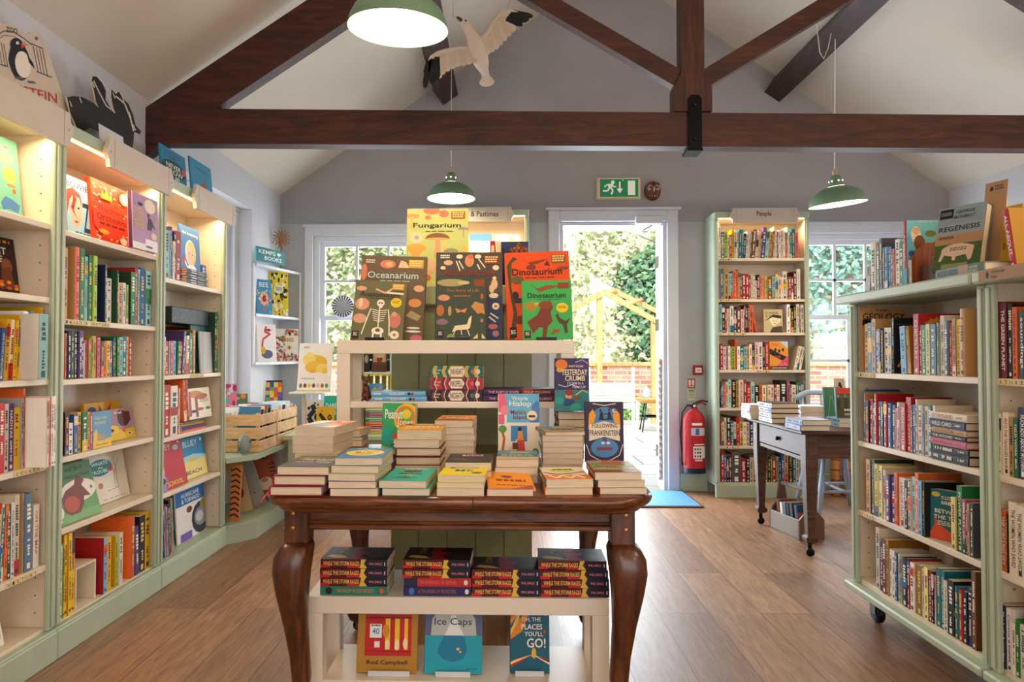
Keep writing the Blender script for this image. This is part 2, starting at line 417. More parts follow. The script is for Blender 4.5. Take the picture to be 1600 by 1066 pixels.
# door frame
mb = MB(); c = .095
for x0, x1 in ((DX0-c, DX0), (DX1, DX1+c)): mb.bbox(x0, x1, YB-.025, YB+.0, 0, DZ+c, .006)
mb.bbox(DX0, DX1, YB-.025, YB+.0, DZ, DZ+c, .006)
mb.box(DX0-c-.02, DX1+c+.02, YB-.045, YB, DZ+c, DZ+c+.02)
for x0, x1 in ((DX0, DX0+.03), (DX1-.03, DX1)): mb.box(x0, x1, YB, YB+WT, 0, DZ)
mb.box(DX0+.03, DX1-.03, YB, YB+WT, DZ-.03, DZ)
df = struct('trim_1', mb, M_WHITE)
# door leaf, swung outwards and folded back against the outer wall
mb = MB(); lx = DX1-.03
mb.bbox(DX1-.02, DX1+.80, YB+WT+.03, YB+WT+.075, .02, DZ-.03, .004)
door = struct('door_1', mb, M_WHITE)
hg = MB()
for z in (1.92, 1.38, .30): hg.box(lx-.003, lx+.001, YB+WT-.10, YB+WT+.03, z-.05, z+.05, '#6b6560')
hg.build('hinge', M_METAL, door)
dc = thing('door_closer', 'white overhead door closer with a folding metal arm above the open door', 'door closer')
mb = MB(); p0 = at(993, 343, Y=YB-.06); p1 = at(1034, 350, Y=YB-.06); mb.bbox(p0.x, p1.x, YB-.075, YB-.026, p1.z-.0, p0.z+.03, .006, '#d5d6db'); mb.build('body', M_PAINT, dc)
mb = MB(); z = p1.z-.012; e = at(993, 362, Y=YB+.05)
mb.tube([(p1.x-.08, YB-.05, z), (e.x, YB+.05, z-.05), (p1.x-.02, YB+.24, z-.08)], .007, 6, '#a5a5a8'); mb.build('arm', M_METAL, dc)
# painted skirting boards
mb = MB(); x0 = DX1+c; mb.bbox(x0, 1.66*1.0+.0, YB-.02, YB, 0, .15, .006); struct('baseboard_back', mb, M_SAGE)
mb = MB(); mb.bbox(2.55, XR, YB-.02, YB, 0, .15, .006); mb.bbox(-1.5, -.7, YB-.02, YB, 0, .15, .006); struct('baseboard_rear', mb, M_SAGE)
mb = MB(); mb.bbox(DX0-c, -.0, YB-.02, YB, 0, .15, .006) if DX0-c < 0 else mb.bbox(.24, DX0-c, YB-.02, YB, 0, .15, .006); struct('baseboard_middle', mb, M_SAGE)
mb = MB(); mb.bbox(XR-.02, XR, YF, YB-.02, 0, .15, .006); struct('baseboard_right', mb, M_SAGE)

# ---------------------------------------------------------------- roof timbers
YT = at(230, 224, X=XL).y                                   # truss plane, where the tie beam meets the wall
YT = 3.53
zb0, zt0 = at(800, 226, Y=YT).z, at(800, 171, Y=YT).z
truss = thing('roof_truss', 'dark stained timber roof truss spanning the room with king post and struts', 'roof truss')
zl = at(233, 224, Y=YT).z; zr = at(1600, 232, Y=YT).z; tl = at(330, 168, Y=YT).z; tr_ = at(1600, 180, Y=YT).z
k = (XR-XL)/(at(1600, 230, Y=YT).x-XL)
mb = MB(); mb.prism([(XL, zl), (XR, zl+(zr-zl)*k), (XR, tl+(tr_-tl)*k), (XL, tl)], YT, YT+.085, 'y')
mb.build('tie_beam', M_BEAM, truss)
px0, px1 = at(1064, 60, Y=YT).x, at(1100, 60, Y=YT).x; xa = (px0+px1)/2
bz = at(1080, 174, Y=YT).z
mb = MB(); mb.prism([(xa-.098, bz), (xa+.098, bz), (xa+.098, bz+.13), (px1-.0, bz+.20), (px1, roofz(px1)), (px0, roofz(px0)), (px0, bz+.20), (xa-.098, bz+.13)], YT-.004, YT+.09, 'y')
mb.build('king_post', M_BEAMV, truss)
def bar2(mb, a, b_, t, y0, y1):
    """straight timber in the truss plane from a to b, t deep below the line"""
    mb.prism([(a[0], a[1]-t), (b_[0], b_[1]-t), (b_[0], b_[1]), (a[0], a[1])], y0, y1, 'y')
for sg in (-1, 1):                                           # principal rafters and struts
    a = (XL, at(216, 167, Y=YT).z); sl = .66
    mb = MB(); top = [(a[0], a[1]), (xa, a[1]+sl*(xa-a[0]))]
    if sg > 0: top = [(2*xa-p[0], p[1]) for p in top]
    bar2(mb, top[0], top[1], .255, YT+.005, YT+.08)
    mb.build('rafter', M_BEAM, truss)
    s0 = at(1062, 107, Y=YT); s1 = at(880, 1, Y=YT); dx = s0.x-s1.x; dz = s1.z-s0.z; L = 1.5
    mb = MB(); p = [(xa-.06, s0.z), (xa-.06-L, s0.z+dz/dx*L)]
    # stop under the rafter
    def zr_(x): return a[1]+sl*(x-a[0])-.25
    xx = xa-.06
    while s0.z+dz/dx*(xa-.06-xx) < zr_(xx)+.1: xx -= .01
    p[1] = (xx, s0.z+dz/dx*(xa-.06-xx))
    if sg > 0: p = [(2*xa-q[0], q[1]) for q in p]
    bar2(mb, p[0], p[1], .105, YT+.012, YT+.075); mb.build('strut', M_BEAM, truss)
mb = MB(); q0 = at(1074, 150, Y=YT); q1 = at(1096, 233, Y=YT)
mb.prism([(q0.x, q1.z), (q1.x, q1.z), (q1.x, q0.z-.02), ((q0.x+q1.x)/2+.02, q0.z+.0), ((q0.x+q1.x)/2-.02, q0.z), (q0.x, q0.z-.02)], YT-.014, YT-.005, 'y', '#15171a')
mb.box(q0.x-.004, q1.x+.004, YT-.014, YT+.10, q1.z-.012, q1.z+.002, '#15171a')
for z in (q0.z-.05, q1.z+.05): mb.ball(((q0.x+q1.x)/2, YT-.016, z), (.012, .006, .012), '#24262a', 8)
mb.build('iron_strap', M_METAL, truss)
for i, sg in enumerate((-1, 1)):                             # purlins under the slopes, running back to the gable
    px = at(1222, 136, Y=YB); X = px.x if sg > 0 else 2*XM-px.x
    z = roofz(X)-.02; an = math.atan(.695)*(-1 if sg > 0 else 1)
    mb = MB(); mb.box(-.075, .075, YF, YB, -.15, .0, M=Matrix.Translation((X, 0, z)) @ Matrix.Rotation(-an, 4, 'Y'))
    tag(mb.build('purlin', M_BEAMY), ['dark timber purlin behind the hanging gull, under the west roof slope', 'dark timber purlin under the east roof slope beside the looped lamp cord'][i], 'purlin', 'purlins under the roof')
# ---------------------------------------------------------------- outside, seen through door and windows
m, nt, b = newmat('stone_paving'); v = coord(nt)
br = nt.nodes.new('ShaderNodeTexBrick'); nt.links.new(v, br.inputs['Vector']); br.inputs['Scale'].default_value = 1
br.inputs['Brick Width'].default_value = .9; br.inputs['Row Height'].default_value = .6; br.inputs['Mortar Size'].default_value = .012; br.offset = .4
br.inputs['Color1'].default_value = lin('#b9b6b0'); br.inputs['Color2'].default_value = lin('#cfccc4'); br.inputs['Mortar'].default_value = lin('#8a877f')
nt.links.new(br.outputs[0], b.inputs['Base Color']); b.inputs['Roughness'].default_value = .8; M_PAVE = m
m, nt, b = newmat('old_brickwork'); v = coord(nt); mp = nt.nodes.new('ShaderNodeMapping'); mp.inputs['Rotation'].default_value = (R(90), 0, 0); nt.links.new(v, mp.inputs[0])
br = nt.nodes.new('ShaderNodeTexBrick'); nt.links.new(mp.outputs[0], br.inputs['Vector']); br.inputs['Scale'].default_value = 1
br.inputs['Brick Width'].default_value = .235; br.inputs['Row Height'].default_value = .085; br.inputs['Mortar Size'].default_value = .008
br.inputs['Color1'].default_value = lin('#a5604a'); br.inputs['Color2'].default_value = lin('#c99c84'); br.inputs['Mortar'].default_value = lin('#c9c0b2')
nt.links.new(br.outputs[0], b.inputs['Base Color']); b.inputs['Roughness'].default_value = .9; M_BRICK = m
M_STONE = paint('pale_rubble_stone', '#cfc8a6', '#b3ae86', .95, 5, .5)
M_LEAF = attrmat('leaf', .5, 0, 0, .2)
M_TIMBER = wood('pale_pergola_timber', '#b3814a', '#c79a60', '#d6ae78', 2, .6, 4, 8)
struct('patio_ground', MB().box(-12, 14, YB+WT+.001, 22, -.12, -.02), M_PAVE)
WY = 12.6
struct('wall_garden', MB().box(-8, 10, WY, WY+.3, -.02, .93), M_BRICK)
tag(MB().bbox(-8, 10, WY-.04, WY+.34, .93, 1.0, .01).build('coping_rail', M_TIMBER), 'pale timber rail along the top of the garden brick wall', 'rail')
mb = MB(); nx, nz = 40, 14; rnd = random.Random(3); vs = []
for j in range(nz):
    for i in range(nx): vs.append((-11+24*i/(nx-1), WY+.6+3.2*(j/(nz-1))**1.3+rnd.uniform(-.3, .3), .6+7.0*j/(nz-1)))
mb.add(vs, [(j*nx+i, j*nx+i+1, (j+1)*nx+i+1, (j+1)*nx+i) for j in range(nz-1) for i in range(nx-1)], '#ffffff', True)
struct('hill_bank', mb, M_STONE)
def leaves(name, n, fn, cols, size, seed, label=None, cat=None, kind='stuff'):
    rnd = random.Random(seed); mb = MB()
    for _ in range(n):
        p, nrm = fn(rnd); s = size*rnd.uniform(.6, 1.3)
        t = Vector((rnd.uniform(-1, 1), rnd.uniform(-1, 1), rnd.uniform(-1, 1))); u = nrm.cross(t)
        if u.length < .05: continue
        u.normalize(); w = nrm.cross(u)
        w = (w+nrm*rnd.uniform(-.6, .6)).normalized(); c = rnd.choice(cols)
        mb.add([p-w*s, p+u*s*.55, p+w*s, p-u*s*.55], [(0, 1, 2, 3)], c)
    o = mb.build(name, M_LEAF)
    return tag(o, label, cat, None, kind)
def bank(rnd):
    x = rnd.uniform(-7.5, 8.5); t = rnd.random()
    p = Vector((x, WY+.55+3.2*t**1.3+rnd.uniform(-.12, .3), .7+7*t)); return p, Vector((rnd.uniform(-.5, .5), -1, rnd.uniform(.1, .9))).normalized()
leaves('ivy_foliage', 36000, bank, ['#a8b078', '#c6c894', '#8a9a60', '#dcdab0', '#7f9462', '#d0cf9e', '#e4e0bc'], .068, 5)
def bush(cx, cy, cz, rx, ry, rz):
    def f(rnd):
        a, h = rnd.uniform(0, 2*math.pi), rnd.uniform(-1, 1); r = math.sqrt(1-h*h); d = Vector((r*math.cos(a), -abs(r*math.sin(a)), h))
        q = rnd.uniform(.75, 1.08); return Vector((cx+rx*d.x*q, cy+ry*d.y*q, cz+rz*d.z*q)), (d+Vector((0, -.4, .3))).normalized()
    return f
GR = ['#4f7a52', '#6a9468', '#3c6544', '#86a878', '#557f4d']
leaves('leafy_shrub', 6000, bush(3.25, WY+1.5, 1.75, 1.25, 1.0, 1.6), GR, .075, 6, 'dense green laurel shrub behind the timber pergola, seen through the doorway', 'shrub', 'thing')
leaves('leafy_shrub', 6500, bush(6.9, WY+1.7, 2.6, 2.0, 1.2, 2.6), ['#6fa895', '#86b9a4', '#5a917e', '#9cc8b2'], .075, 7, 'blue-green creeper shrub climbing outside the window beside the People bookcase', 'shrub', 'thing')
leaves('leafy_shrub', 6000, bush(-3.4, WY+1.6, 2.3, 2.2, 1.1, 2.2), ['#a8b87c', '#c4cf98', '#8aa568', '#dadfb8'], .075, 8, 'pale green shrub outside the window by the corner shelves', 'shrub', 'thing')
leaves('grass_tuft', 700, bush(at(985, 655, Y=WY-.3).x, WY-.3, .12, .3, .22, .28), ['#7fa35a', '#93b56a', '#6a8f4a'], .05, 9, 'tuft of green grass growing at the foot of the garden brick wall', 'grass tuft', 'thing')
# pergola
pg = thing('pergola', 'pale timber pergola frame standing on the patio beyond the doorway', 'pergola')
PY = 11.5
def P(px, py, Y): return at(px, py, Y=Y)
for x, y0 in ((937, 456), (1022, 502)):
    p = P(x, y0, PY); mb = MB(); mb.bbox(p.x-.045, p.x+.045, PY, PY+.09, -.02, p.z, .006); mb.build('post', M_TIMBER, pg)
a_, b_, c_ = P(945, 452, PY), P(1030, 500, PY), P(880, 486, PY)
for q in (b_, c_):
    mb = MB(); mb.prism([(a_.x, a_.z-.10), (q.x, q.z-.10), (q.x, q.z), (a_.x, a_.z)], PY-.03, PY+.03, 'y'); mb.build('rafter', M_TIMBER, pg)
a2, b2 = P(962, 452, PY+.7), P(1040, 489, PY+.7)
mb = MB(); mb.prism([(a2.x, a2.z-.09), (b2.x, b2.z-.09), (b2.x, b2.z), (a2.x, a2.z)], PY+.67, PY+.73, 'y'); mb.build('rafter', M_TIMBER, pg)
mb = MB(); mb.tube([(a_.x, PY, a_.z-.05), (a2.x, PY+.7, a2.z-.05)], .045, 4); mb.build('ridge_bar', M_TIMBER, pg)
p1, p2 = P(983, 475, PY), P(1003, 468, PY+.7); mb = MB(); mb.tube([(p1.x, PY, p1.z), (p2.x, PY+.7, p2.z)], .035, 4); mb.build('purlin_bar', M_TIMBER, pg)
# garden bench
BY = 11.3; q0, q1 = at(918, 598, Y=BY), at(992, 600, Y=BY)
gb = thing('garden_bench', 'white slatted garden bench on the patio in front of the brick wall', 'bench', (q0.x, BY, -.02))
W = q1.x-q0.x
zz = [q0.z+.02-.11*i for i in range(5)]
mb = MB()
for z in zz[:4]: mb.bbox(0, W, 0, .02, z-.10, z-.008, .004, '#f4f4f2')
mb.build('backrest', M_PAINT, gb)
mb = MB()
for i in range(4): mb.bbox(0, W, -.42+.1*i, -.33+.1*i, .42, .445, .004, '#f4f4f2')
mb.build('seat', M_PAINT, gb)
for x in (.02, W-.03):
    for y, z in ((-.38, .42), (0, .95)): mb = MB(); mb.bbox(x-.025, x+.025, y-.02, y+.02, 0, z, .004, '#efefec'); mb.build('leg', M_PAINT, gb)
# bistro table
TY = 10.4; q = at(1020, 622, Y=TY); gt = thing('bistro_table', 'round wicker-topped patio table on dark metal legs beyond the doorway', 'table', (q.x, TY, -.02))
zt = q.z+.02; mb = MB(); mb.lathe([(.001, zt-.07), (.2, zt-.07), (.27, zt-.02), (.30, zt), (.001, zt)], 24, '#d9a552'); mb.build('table_top', M_PAINT, gt)
for a in (40, 130, 220, 310):
    mb = MB(); mb.tube([(.15*math.cos(R(a)), .15*math.sin(R(a)), zt-.06), (.25*math.cos(R(a)), .25*math.sin(R(a)), 0)], .011, 6, '#3b4048'); mb.build('leg', M_METAL, gt)
mb = MB(); mb.lathe([(.2, zt*.45), (.215, zt*.45)], 20, '#3b4048', smooth=False); mb.tube([(.2*math.cos(R(a)), .2*math.sin(R(a)), zt*.45) for a in range(0, 361, 20)], .008, 6, '#3b4048'); mb.build('foot_ring', M_METAL, gt)
q = at(1010, 618, Y=TY); mb = MB(); mb.lathe([(.001, 0), (.04, 0), (.05, .03), (.05, .11), (.03, .14), (.025, .16), (.02, .16)], 16, '#93b4d4')
mb.tube([(.05, 0, .11), (.08, 0, .09), (.08, 0, .05), (.05, 0, .03)], .006, 6, '#93b4d4')
tag(mb.build('blue_jug', M_PAINT, None, (q.x-.0, TY, zt-.02)), 'pale blue ceramic jug standing on the wicker patio table', 'jug')

# ---------------------------------------------------------------- bookcases
SAGE, CREAM, SIGNC = '#b0bea6', '#e4d5bd', '#cbbdad'
LED = emis('warm_led_strip', '#ffe6b8', 9)
def bookcase(label, loc, rz, W, D, shelves, top, plinth=.115, stile=.035, sign=None, sign_text=None, led=True, castors=False, boardtop=.05, group=None, proud=.02, energy=4.6, tiles=None, backless=False, over=(1, 1), outer=True):
    c = thing('bookcase', label, 'bookcase', loc, rz, group); t = .018
    for x in (0, W-t):
        mb = MB(); mb.box(x, x+t, .012, D, plinth-.0, top, CREAM)
        xi = x+t+.0004 if x == 0 else x-.0004
        for yy in (.055, D-.05):
            z = plinth+.06
            while z < top-.05:
                e = .0026; n_ = .0005
                mb.box(min(xi, xi-n_), max(xi, xi+n_), yy-e, yy+e, z-e, z+e, '#6b5a45'); z += .064
        mb.build('side_panel', M_PAINT, c)
        sg = 1 if x == 0 else -1; xo = 0 if x == 0 else W
        mb = MB(); a, b2 = sorted((xo, xo+sg*stile)); mb.bbox(a, b2, -.006, .012, plinth, top, .004, SAGE)
        a, b2 = sorted((xo+sg*.006, xo+sg*(stile-.012))); mb.bbox(a, b2, -.012, -.006, plinth+.01, top-.01, .003, SAGE)
        mb.build('front_stile', M_PAINT, c)
        if outer:
            mb = MB(); a, b2 = (-.0012, 0) if x == 0 else (W, W+.0012); mb.box(a, b2, .012, D, plinth, top, SAGE); mb.build('outer_face', M_PAINT, c)
    mb = MB(); mb.box(t, W-t, D-.008, D, plinth, top, CREAM); mb.build('back_panel', M_PAINT, c)
    for i, z in enumerate(shelves):
        mb = MB(); mb.bbox(t+.001, W-t-.001, .012 if i == len(shelves)-1 else .006, D-.009, z-.022, z, .002, CREAM); so = mb.build('shelf', M_PAINT, c)
        if tiles and tiles.get(i):
            for k, (x, tx) in enumerate(tiles[i]):
                for j, ch in enumerate(tx):
                    if ch == ' ': continue
                    mt = MB(); x_ = x+j*.0215; mt.bbox(x_, x_+.0195, .002, .006, z-.021, z-.0015, .001, '#e3cf9f')
                    Art(.0195, .0195).text(ch, .25, .75, .22, .8, '#2a2018').to(mt, (x_, .002, z-.021), (1, 0, 0), (0, 0, 1), (0, -1, 0))
                    mt.build('letter_tile', M_PRINT_M, so)
    if castors:
        mb = MB(); mb.bbox(-.02*over[0], W+.02*over[1], -.035, D+.02, plinth-.03, plinth, .006, SAGE); mb.build('base_board', M_PAINT, c)
        for x in (.09, W-.09):
            for y in (.05, D-.07):
                mb = MB(); Mx = Matrix.Translation((x, y, .043)) @ Matrix.Rotation(R(90), 4, 'X')
                mb.lathe([(.001, -.014), (.036, -.014), (.042, -.009), (.042, .009), (.036, .014), (.001, .014)], 20, '#2b2b2d', Mx)
                mb.box(x-.02, x+.02, y-.022, y-.017, .04, plinth-.03, '#77777a'); mb.box(x-.02, x+.02, y+.017, y+.022, .04, plinth-.03, '#77777a')
                mb.build('castor', M_METAL, c)
    else:
        mb = MB(); mb.bbox(0, W, -proud, .02, 0, plinth-.012, .003, SAGE); mb.bbox(0, W, -proud+.004, D-.001, plinth-.026, plinth-.002, .003, SAGE); mb.build('plinth', M_PAINT, c)
    mb = MB()
    if castors: mb.bbox(-.035*over[0], W+.035*over[1], -.05, D+.03, top, top+boardtop, .006, SAGE)
    else: mb.bbox(0, W, -.02, D, top, top+boardtop, .006, SAGE); mb.box(t, W-t, 0, D-.01, top-.012, top, CREAM)
    mb.build('top_board', M_PAINT, c)
    if led:
        mb = MB(); mb.box(.03, W-.03, .0, .009, top-.007, top-.0005); mb.build('light_strip', LED, c)
        l = light('bookcase_strip_light', 'AREA', (W/2, .03, top-.02), energy, (1, .74, .42), (R(-14), 0, 0), W-.1, .02); l.parent = c
    if sign:
        x0, x1, z0, z1 = sign; h = z1-z0; e = h*.18; ym = -.045
        mb = MB(); pts = [(x0+e, z0), (x1-e, z0), (x1-e*.7, z0+h*.25), (x1, z0+h*.42), (x1, z0+h*.58), (x1-e*.7, z0+h*.75), (x1-e, z1), (x0+e, z1), (x0+e*.7, z0+h*.75), (x0, z0+h*.58), (x0, z0+h*.42), (x0+e*.7, z0+h*.25)]
        mb.prism(pts, ym, ym+.018, 'y', SIGNC)
        for x in (x0+h*.42, x1-h*.42): mb.box(x-.0015, x+.0015, ym-.0008, ym, z0+.002, z1-.002, '#a89a8b')
        for x in (x0+e*1.2, x1-e*1.2): mb.ball((x, ym, z0+h*.5), (.004, .002, .004), '#8b8177', 8)
        mb.box(x0+h, x0+h+.03, ym+.018, -.0205, z0+.03, z1-.03, SIGNC); mb.box(x1-h-.03, x1-h, ym+.018, -.021, z0+.03, z1-.03, SIGNC)
        so = mb.build('sign_board', M_PAINT, c)
        if sign_text:
            tx, a, b2, v0, v1 = sign_text; mt = MB()
            Art(x1-x0, h).text(tx, a, b2, v0, v1, '#2e2b28').to(mt, (x0, ym, z0), (1, 0, 0), (0, 0, 1), (0, -1, 0)); mt.build('lettering', M_PRINT_M, so)
    return c
XC = -1.66                                                   # front plane of the wall bookcases
D1 = abs(XL)-abs(XC)-.002
bay = [1.732, 2.487, 3.243]; BW = .755
Z1 = [1.595, 1.326, 1.028, .72, .355, .125]; Z2 = [1.59, 1.252, 1.022, .73, .46, .115]; Z3 = [1.496, 1.016, .71, .4375, .105]
tl2 = {1: [(.005, 'ANIMALS'), (.17, '& NATURE')]}
bc1 = bookcase('sage and cream wall bookcase with the penguin poster on top', (XC, bay[0], 0), R(90), BW-.002, D1, Z1, 1.94, sign=(.2, .765, 1.885, 2.012), outer=False, tiles={3: [(.55, 'COOKERY')], 4: [(.52, 'HISTORY')]})
bc2 = bookcase('sage and cream wall bookcase with the black animal cut-out on top', (XC, bay[1], 0), R(90), BW-.002, D1, Z2, 1.94, sign=(.225, .785, 1.885, 2.012), outer=False, tiles=tl2)
bc3 = bookcase('sage and cream wall bookcase next to the west window recess', (XC, bay[2], 0), R(90), BW-.002, D1, Z3, 1.94, sign=(.25, .80, 1.885, 2.012), outer=False, tiles={1: [(.33, 'PUZZLES')]})
# tall back wall cases
PZ = [1.889, 1.563, 1.298, 1.003, .703, .403, .115]
Yp = YB-.25; pa, pb = at(1117, 600, Y=Yp).x, at(1266, 600, Y=Yp).x
s0, s1 = at(1141, 336, Y=Yp-.045), at(1250, 336, Y=Yp-.045); sz1, sz0 = at(1200, 325, Y=Yp-.045).z, at(1200, 348, Y=Yp-.045).z
bcP = bookcase('tall sage bookcase signed People beside the fire extinguisher', (pa, Yp, 0), 0, pb-pa, .248, PZ, at(1200, 341, Y=Yp).z, sign=(s0.x-pa, s1.x-pa, sz0, sz1), sign_text=('People', .38, .59, .36, .78), energy=6.5, tiles={0: [(.02, 'MEMOIR')], 1: [(.02, 'BIOGRAPHY')], 2: [(.02, 'ART & MUSIC')], 3: [(.33, 'MUSIC')], 5: [(.02, 'POLITICS')]})
aa, ab = at(676, 600, Y=Yp).x, at(827, 600, Y=Yp).x; s0, s1 = at(693, 336, Y=Yp-.045), at(803, 336, Y=Yp-.045)
bcA = bookcase('tall sage bookcase signed Arts and Pastimes behind the mushroom picture book', (aa, Yp, 0), 0, ab-aa, .248, [1.77]+PZ[1:], at(800, 337, Y=Yp).z, sign=(s0.x-aa, s1.x-aa, sz0+.02, sz1+.02), sign_text=('Arts & Pastimes', .2, .78, .34, .72), energy=6.5)
# freestanding cases on castors
XF = 1.5; YA1, YA0 = 3.0, 2.168
ZR = [1.043, .75, .458, .165]
bcG = bookcase('low sage bookcase on castors holding geology and chemistry books', (XF, YA1, 0), R(-90), YA1-YA0, .30, ZR, 1.335, plinth=.145, led=False, castors=True, boardtop=.038, over=(1, 0), tiles={0: [(.02, 'SCIENCE')], 2: [(.02, 'NATURE')]})
bcN = bookcase('low sage bookcase on castors holding nature books, nearest the camera', (XF, YA0-.006, 0), R(-90), .86, .30, ZR, 1.335, plinth=.145, led=False, castors=True, boardtop=.038, over=(0, 1), tiles={0: [(.02, 'NATURE')]})

# green boarded bookcase seen from behind, back of the table
gy = 2.95; g0, g1 = at(611, 600, Y=gy).x, at(831, 600, Y=gy).x; gz = at(720, 446, Y=gy).z
gc = thing('boarded_bookcase', 'olive green tongue-and-groove back of a bookcase on castors behind the table', 'bookcase', (g0, gy, 0)); W = g1-g0
mb = MB(); n = 5
for i in range(n): mb.bbox(W*i/n+.001, W*(i+1)/n-.001, 0, .014, .10, gz-.09, .003, '#858a5e')
mb.box(0, W, .008, .02, .10, gz-.09, '#6c714b'); mb.build('back_boards', M_PAINT, gc)
for x in (0, W-.02): mb = MB(); mb.bbox(x, x+.02, .02, .30, .10, gz-.09, .003, '#8e9468'); mb.build('side_panel', M_PAINT, gc)
mb = MB(); mb.bbox(-.015, W+.015, -.02, .32, gz-.09, gz, .008, '#a3a97c'); mb.build('top_board', M_PAINT, gc)
mb = MB(); mb.box(0, W, .0, .30, .08, .10, '#8e9468'); mb.build('base_board', M_PAINT, gc)
for x in (.07, W-.07):
    for y in (.04, .26):
        mb = MB(); mb.lathe([(.001, -.012), (.032, -.012), (.037, 0), (.032, .012), (.001, .012)], 18, '#55555a', Matrix.Translation((x, y, .037)) @ Matrix.Rotation(R(90), 4, 'X')); mb.box(x-.015, x+.015, y-.02, y-.016, .03, .08, '#77777a'); mb.build('castor', M_METAL, gc)

# ---------------------------------------------------------------- the big oak table
tx0, tx1 = at(410, 780, Y=1.87).x, at(1025, 780, Y=1.87).x; ty0, ty1 = 1.80, 2.90; TZ = .739
tb = thing('oak_table', 'polished brown oak extending table with curved legs, stacked with books', 'table', ((tx0+tx1)/2, (ty0+ty1)/2, 0))
hw, hd = (tx1-tx0)/2, (ty1-ty0)/2; cx_, cy_ = (tx0+tx1)/2, (ty0+ty1)/2
def rrect(w, d, r, z, n=7):
    p = []
    for qx, qy, a0 in ((1, 1, 0), (-1, 1, 90), (-1, -1, 180), (1, -1, 270)):
        for k in range(n): a = R(a0+90*k/(n-1)); p.append((qx*(w-r)+r*math.cos(a), qy*(d-r)+r*math.sin(a), z))
    return p
prof = [(-.05, -.052), (-.034, -.050), (-.028, -.043), (-.026, -.036), (-.012, -.033), (-.004, -.026), (0, -.016), (-.002, -.008), (-.008, -.002), (-.018, 0)]
secs = [rrect(hw+o, hd+o, .13+o, TZ+z) for o, z in prof]
mb = MB(); mb.loft(secs, '#ffffff', True)
topo = mb.build('table_top', M_OAK, tb)
mb = MB(); mb.box(.075-.0012-.03, .075+.0012-.03, -hd-.0008, -hd+.05, TZ-.05, TZ+.0004, '#140804'); mb.build('leaf_joint', M_PAINT, topo)
mb = MB()
ax, ay = .454, .43; az0 = .622
mb.box(-ax, ax, -ay+.01, -ay+.032, az0, TZ-.048); mb.bbox(-ax, ax, -ay-.002, -ay+.034, az0, az0+.018, .005); mb.bbox(-ax, ax, -ay+.004, -ay+.02, az0+.016, az0+.024, .003)
mb.box(-ax, ax, ay-.032, ay-.01, az0, TZ-.048)
for x in (-ax+.01, ax-.032): mb.box(x, x+.022, -ay, ay, az0, TZ-.048)
mb.build('apron', M_OAK, tb)
LEG = [(.052, .030, 0, .70), (.060, .032, 0, .7), (.10, .022, -.003, 1), (.16, .0225, -.006, 1), (.21, .0265, -.007, 1), (.27, .0275, -.003, 1), (.36, .033, .006, 1), (.45, .044, .014, 1), (.51, .0515, .016, 1), (.55, .0525, .012, 1), (.578, .046, .004, 1), (.592, .036, 0, 1)]
LEG = [(.040, .022, .006), (.050, .036, .010), (.068, .043, .012), (.088, .040, .010), (.105, .030, .004), (.14, .024, -.004)] + [l[:3] for l in LEG[3:]]
for sx in (-1, 1):
    for sy in (-1, 1):
        mb = MB(); secs = []
        lx_, ly_ = sx*.454, sy*(.43-.012)
        for z, w, o in LEG:
            ring = []
            for k in range(16):
                a = 2*math.pi*(k+.5)/16; ca, sa = math.cos(a), math.sin(a); e = .55
                q = (abs(ca)**(2/2.9)*math.copysign(1, ca), abs(sa)**(2/2.9)*math.copysign(1, sa))
                ring.append((lx_+sx*o+w*q[0], ly_+sy*o+w*q[1], z))
            secs.append(ring)
        mb.loft(secs, '#ffffff', True); mb.bbox(lx_-.033, lx_+.033, ly_-.033, ly_+.033, .588, TZ-.05, .003)
        leg = mb.build('leg', M_OAKV, tb)
        if sy < 0:
            mb = MB()
            for z in (.672, .632): mb.lathe([(.0, 0), (.0045, 0), (.0062, .001), (.0062, .003)], 12, '#b98a4a', Matrix.Translation((lx_+sx*.008, ly_-.0365, z)) @ Matrix.Rotation(R(-90), 4, 'X'))
            mb.build('screw_cap', M_METAL, leg)
        mb = MB(); mb.lathe([(.001, -.012), (.019, -.012), (.023, 0), (.019, .012), (.001, .012)], 16, '#1f1e20', Matrix.Translation((lx_+sx*.012, ly_+sy*.01, .0235)) @ Matrix.Rotation(R(90), 4, 'X')); mb.box(lx_+sx*.012-.008, lx_+sx*.012+.008, ly_+sy*.01-.017, ly_+sy*.01-.013, .015, .05, '#8c8072')
        mb.build('castor', M_METAL, leg)

def lack(label, x0, x1, y0, z0, H, shelf_z):
    c = thing('shelf_unit', label, 'shelf unit', ((x0+x1)/2, y0+.13, z0)); w = (x1-x0)/2
    mb = MB(); mb.bbox(-w, w, -.13, .13, H-.05, H, .0015); mb.build('top_board', M_LACK, c)
    for x in (-w, w-.05):
        for y in (-.13, .08): mb = MB(); mb.bbox(x, x+.05, y, y+.05, 0, H-.0502, .0015); mb.build('leg', M_LACK, c)
    mb = MB(); mb.bbox(-w+.05, w-.05, -.127, .127, shelf_z-.024, shelf_z, .0015); mb.build('shelf', M_LACK, c)
    return c
LZ = at(700, 934, Y=2.02).z; lx0, lx1 = at(478, 940, Y=2.02).x, at(952, 940, Y=2.02).x
lack('white laminate shelf unit on the floor under the oak table', lx0, lx1, 2.02, 0, LZ, .155)
UY = 2.58; UZ = at(700, 532, Y=UY).z; ux0, ux1 = at(526.5, 540, Y=UY).x, at(897.5, 540, Y=UY).x
lack('white laminate shelf unit standing on the back of the oak table', ux0, ux1, UY, TZ, UZ-TZ, at(700, 628, Y=UY).z-TZ)
USZ = at(700, 628, Y=UY).z

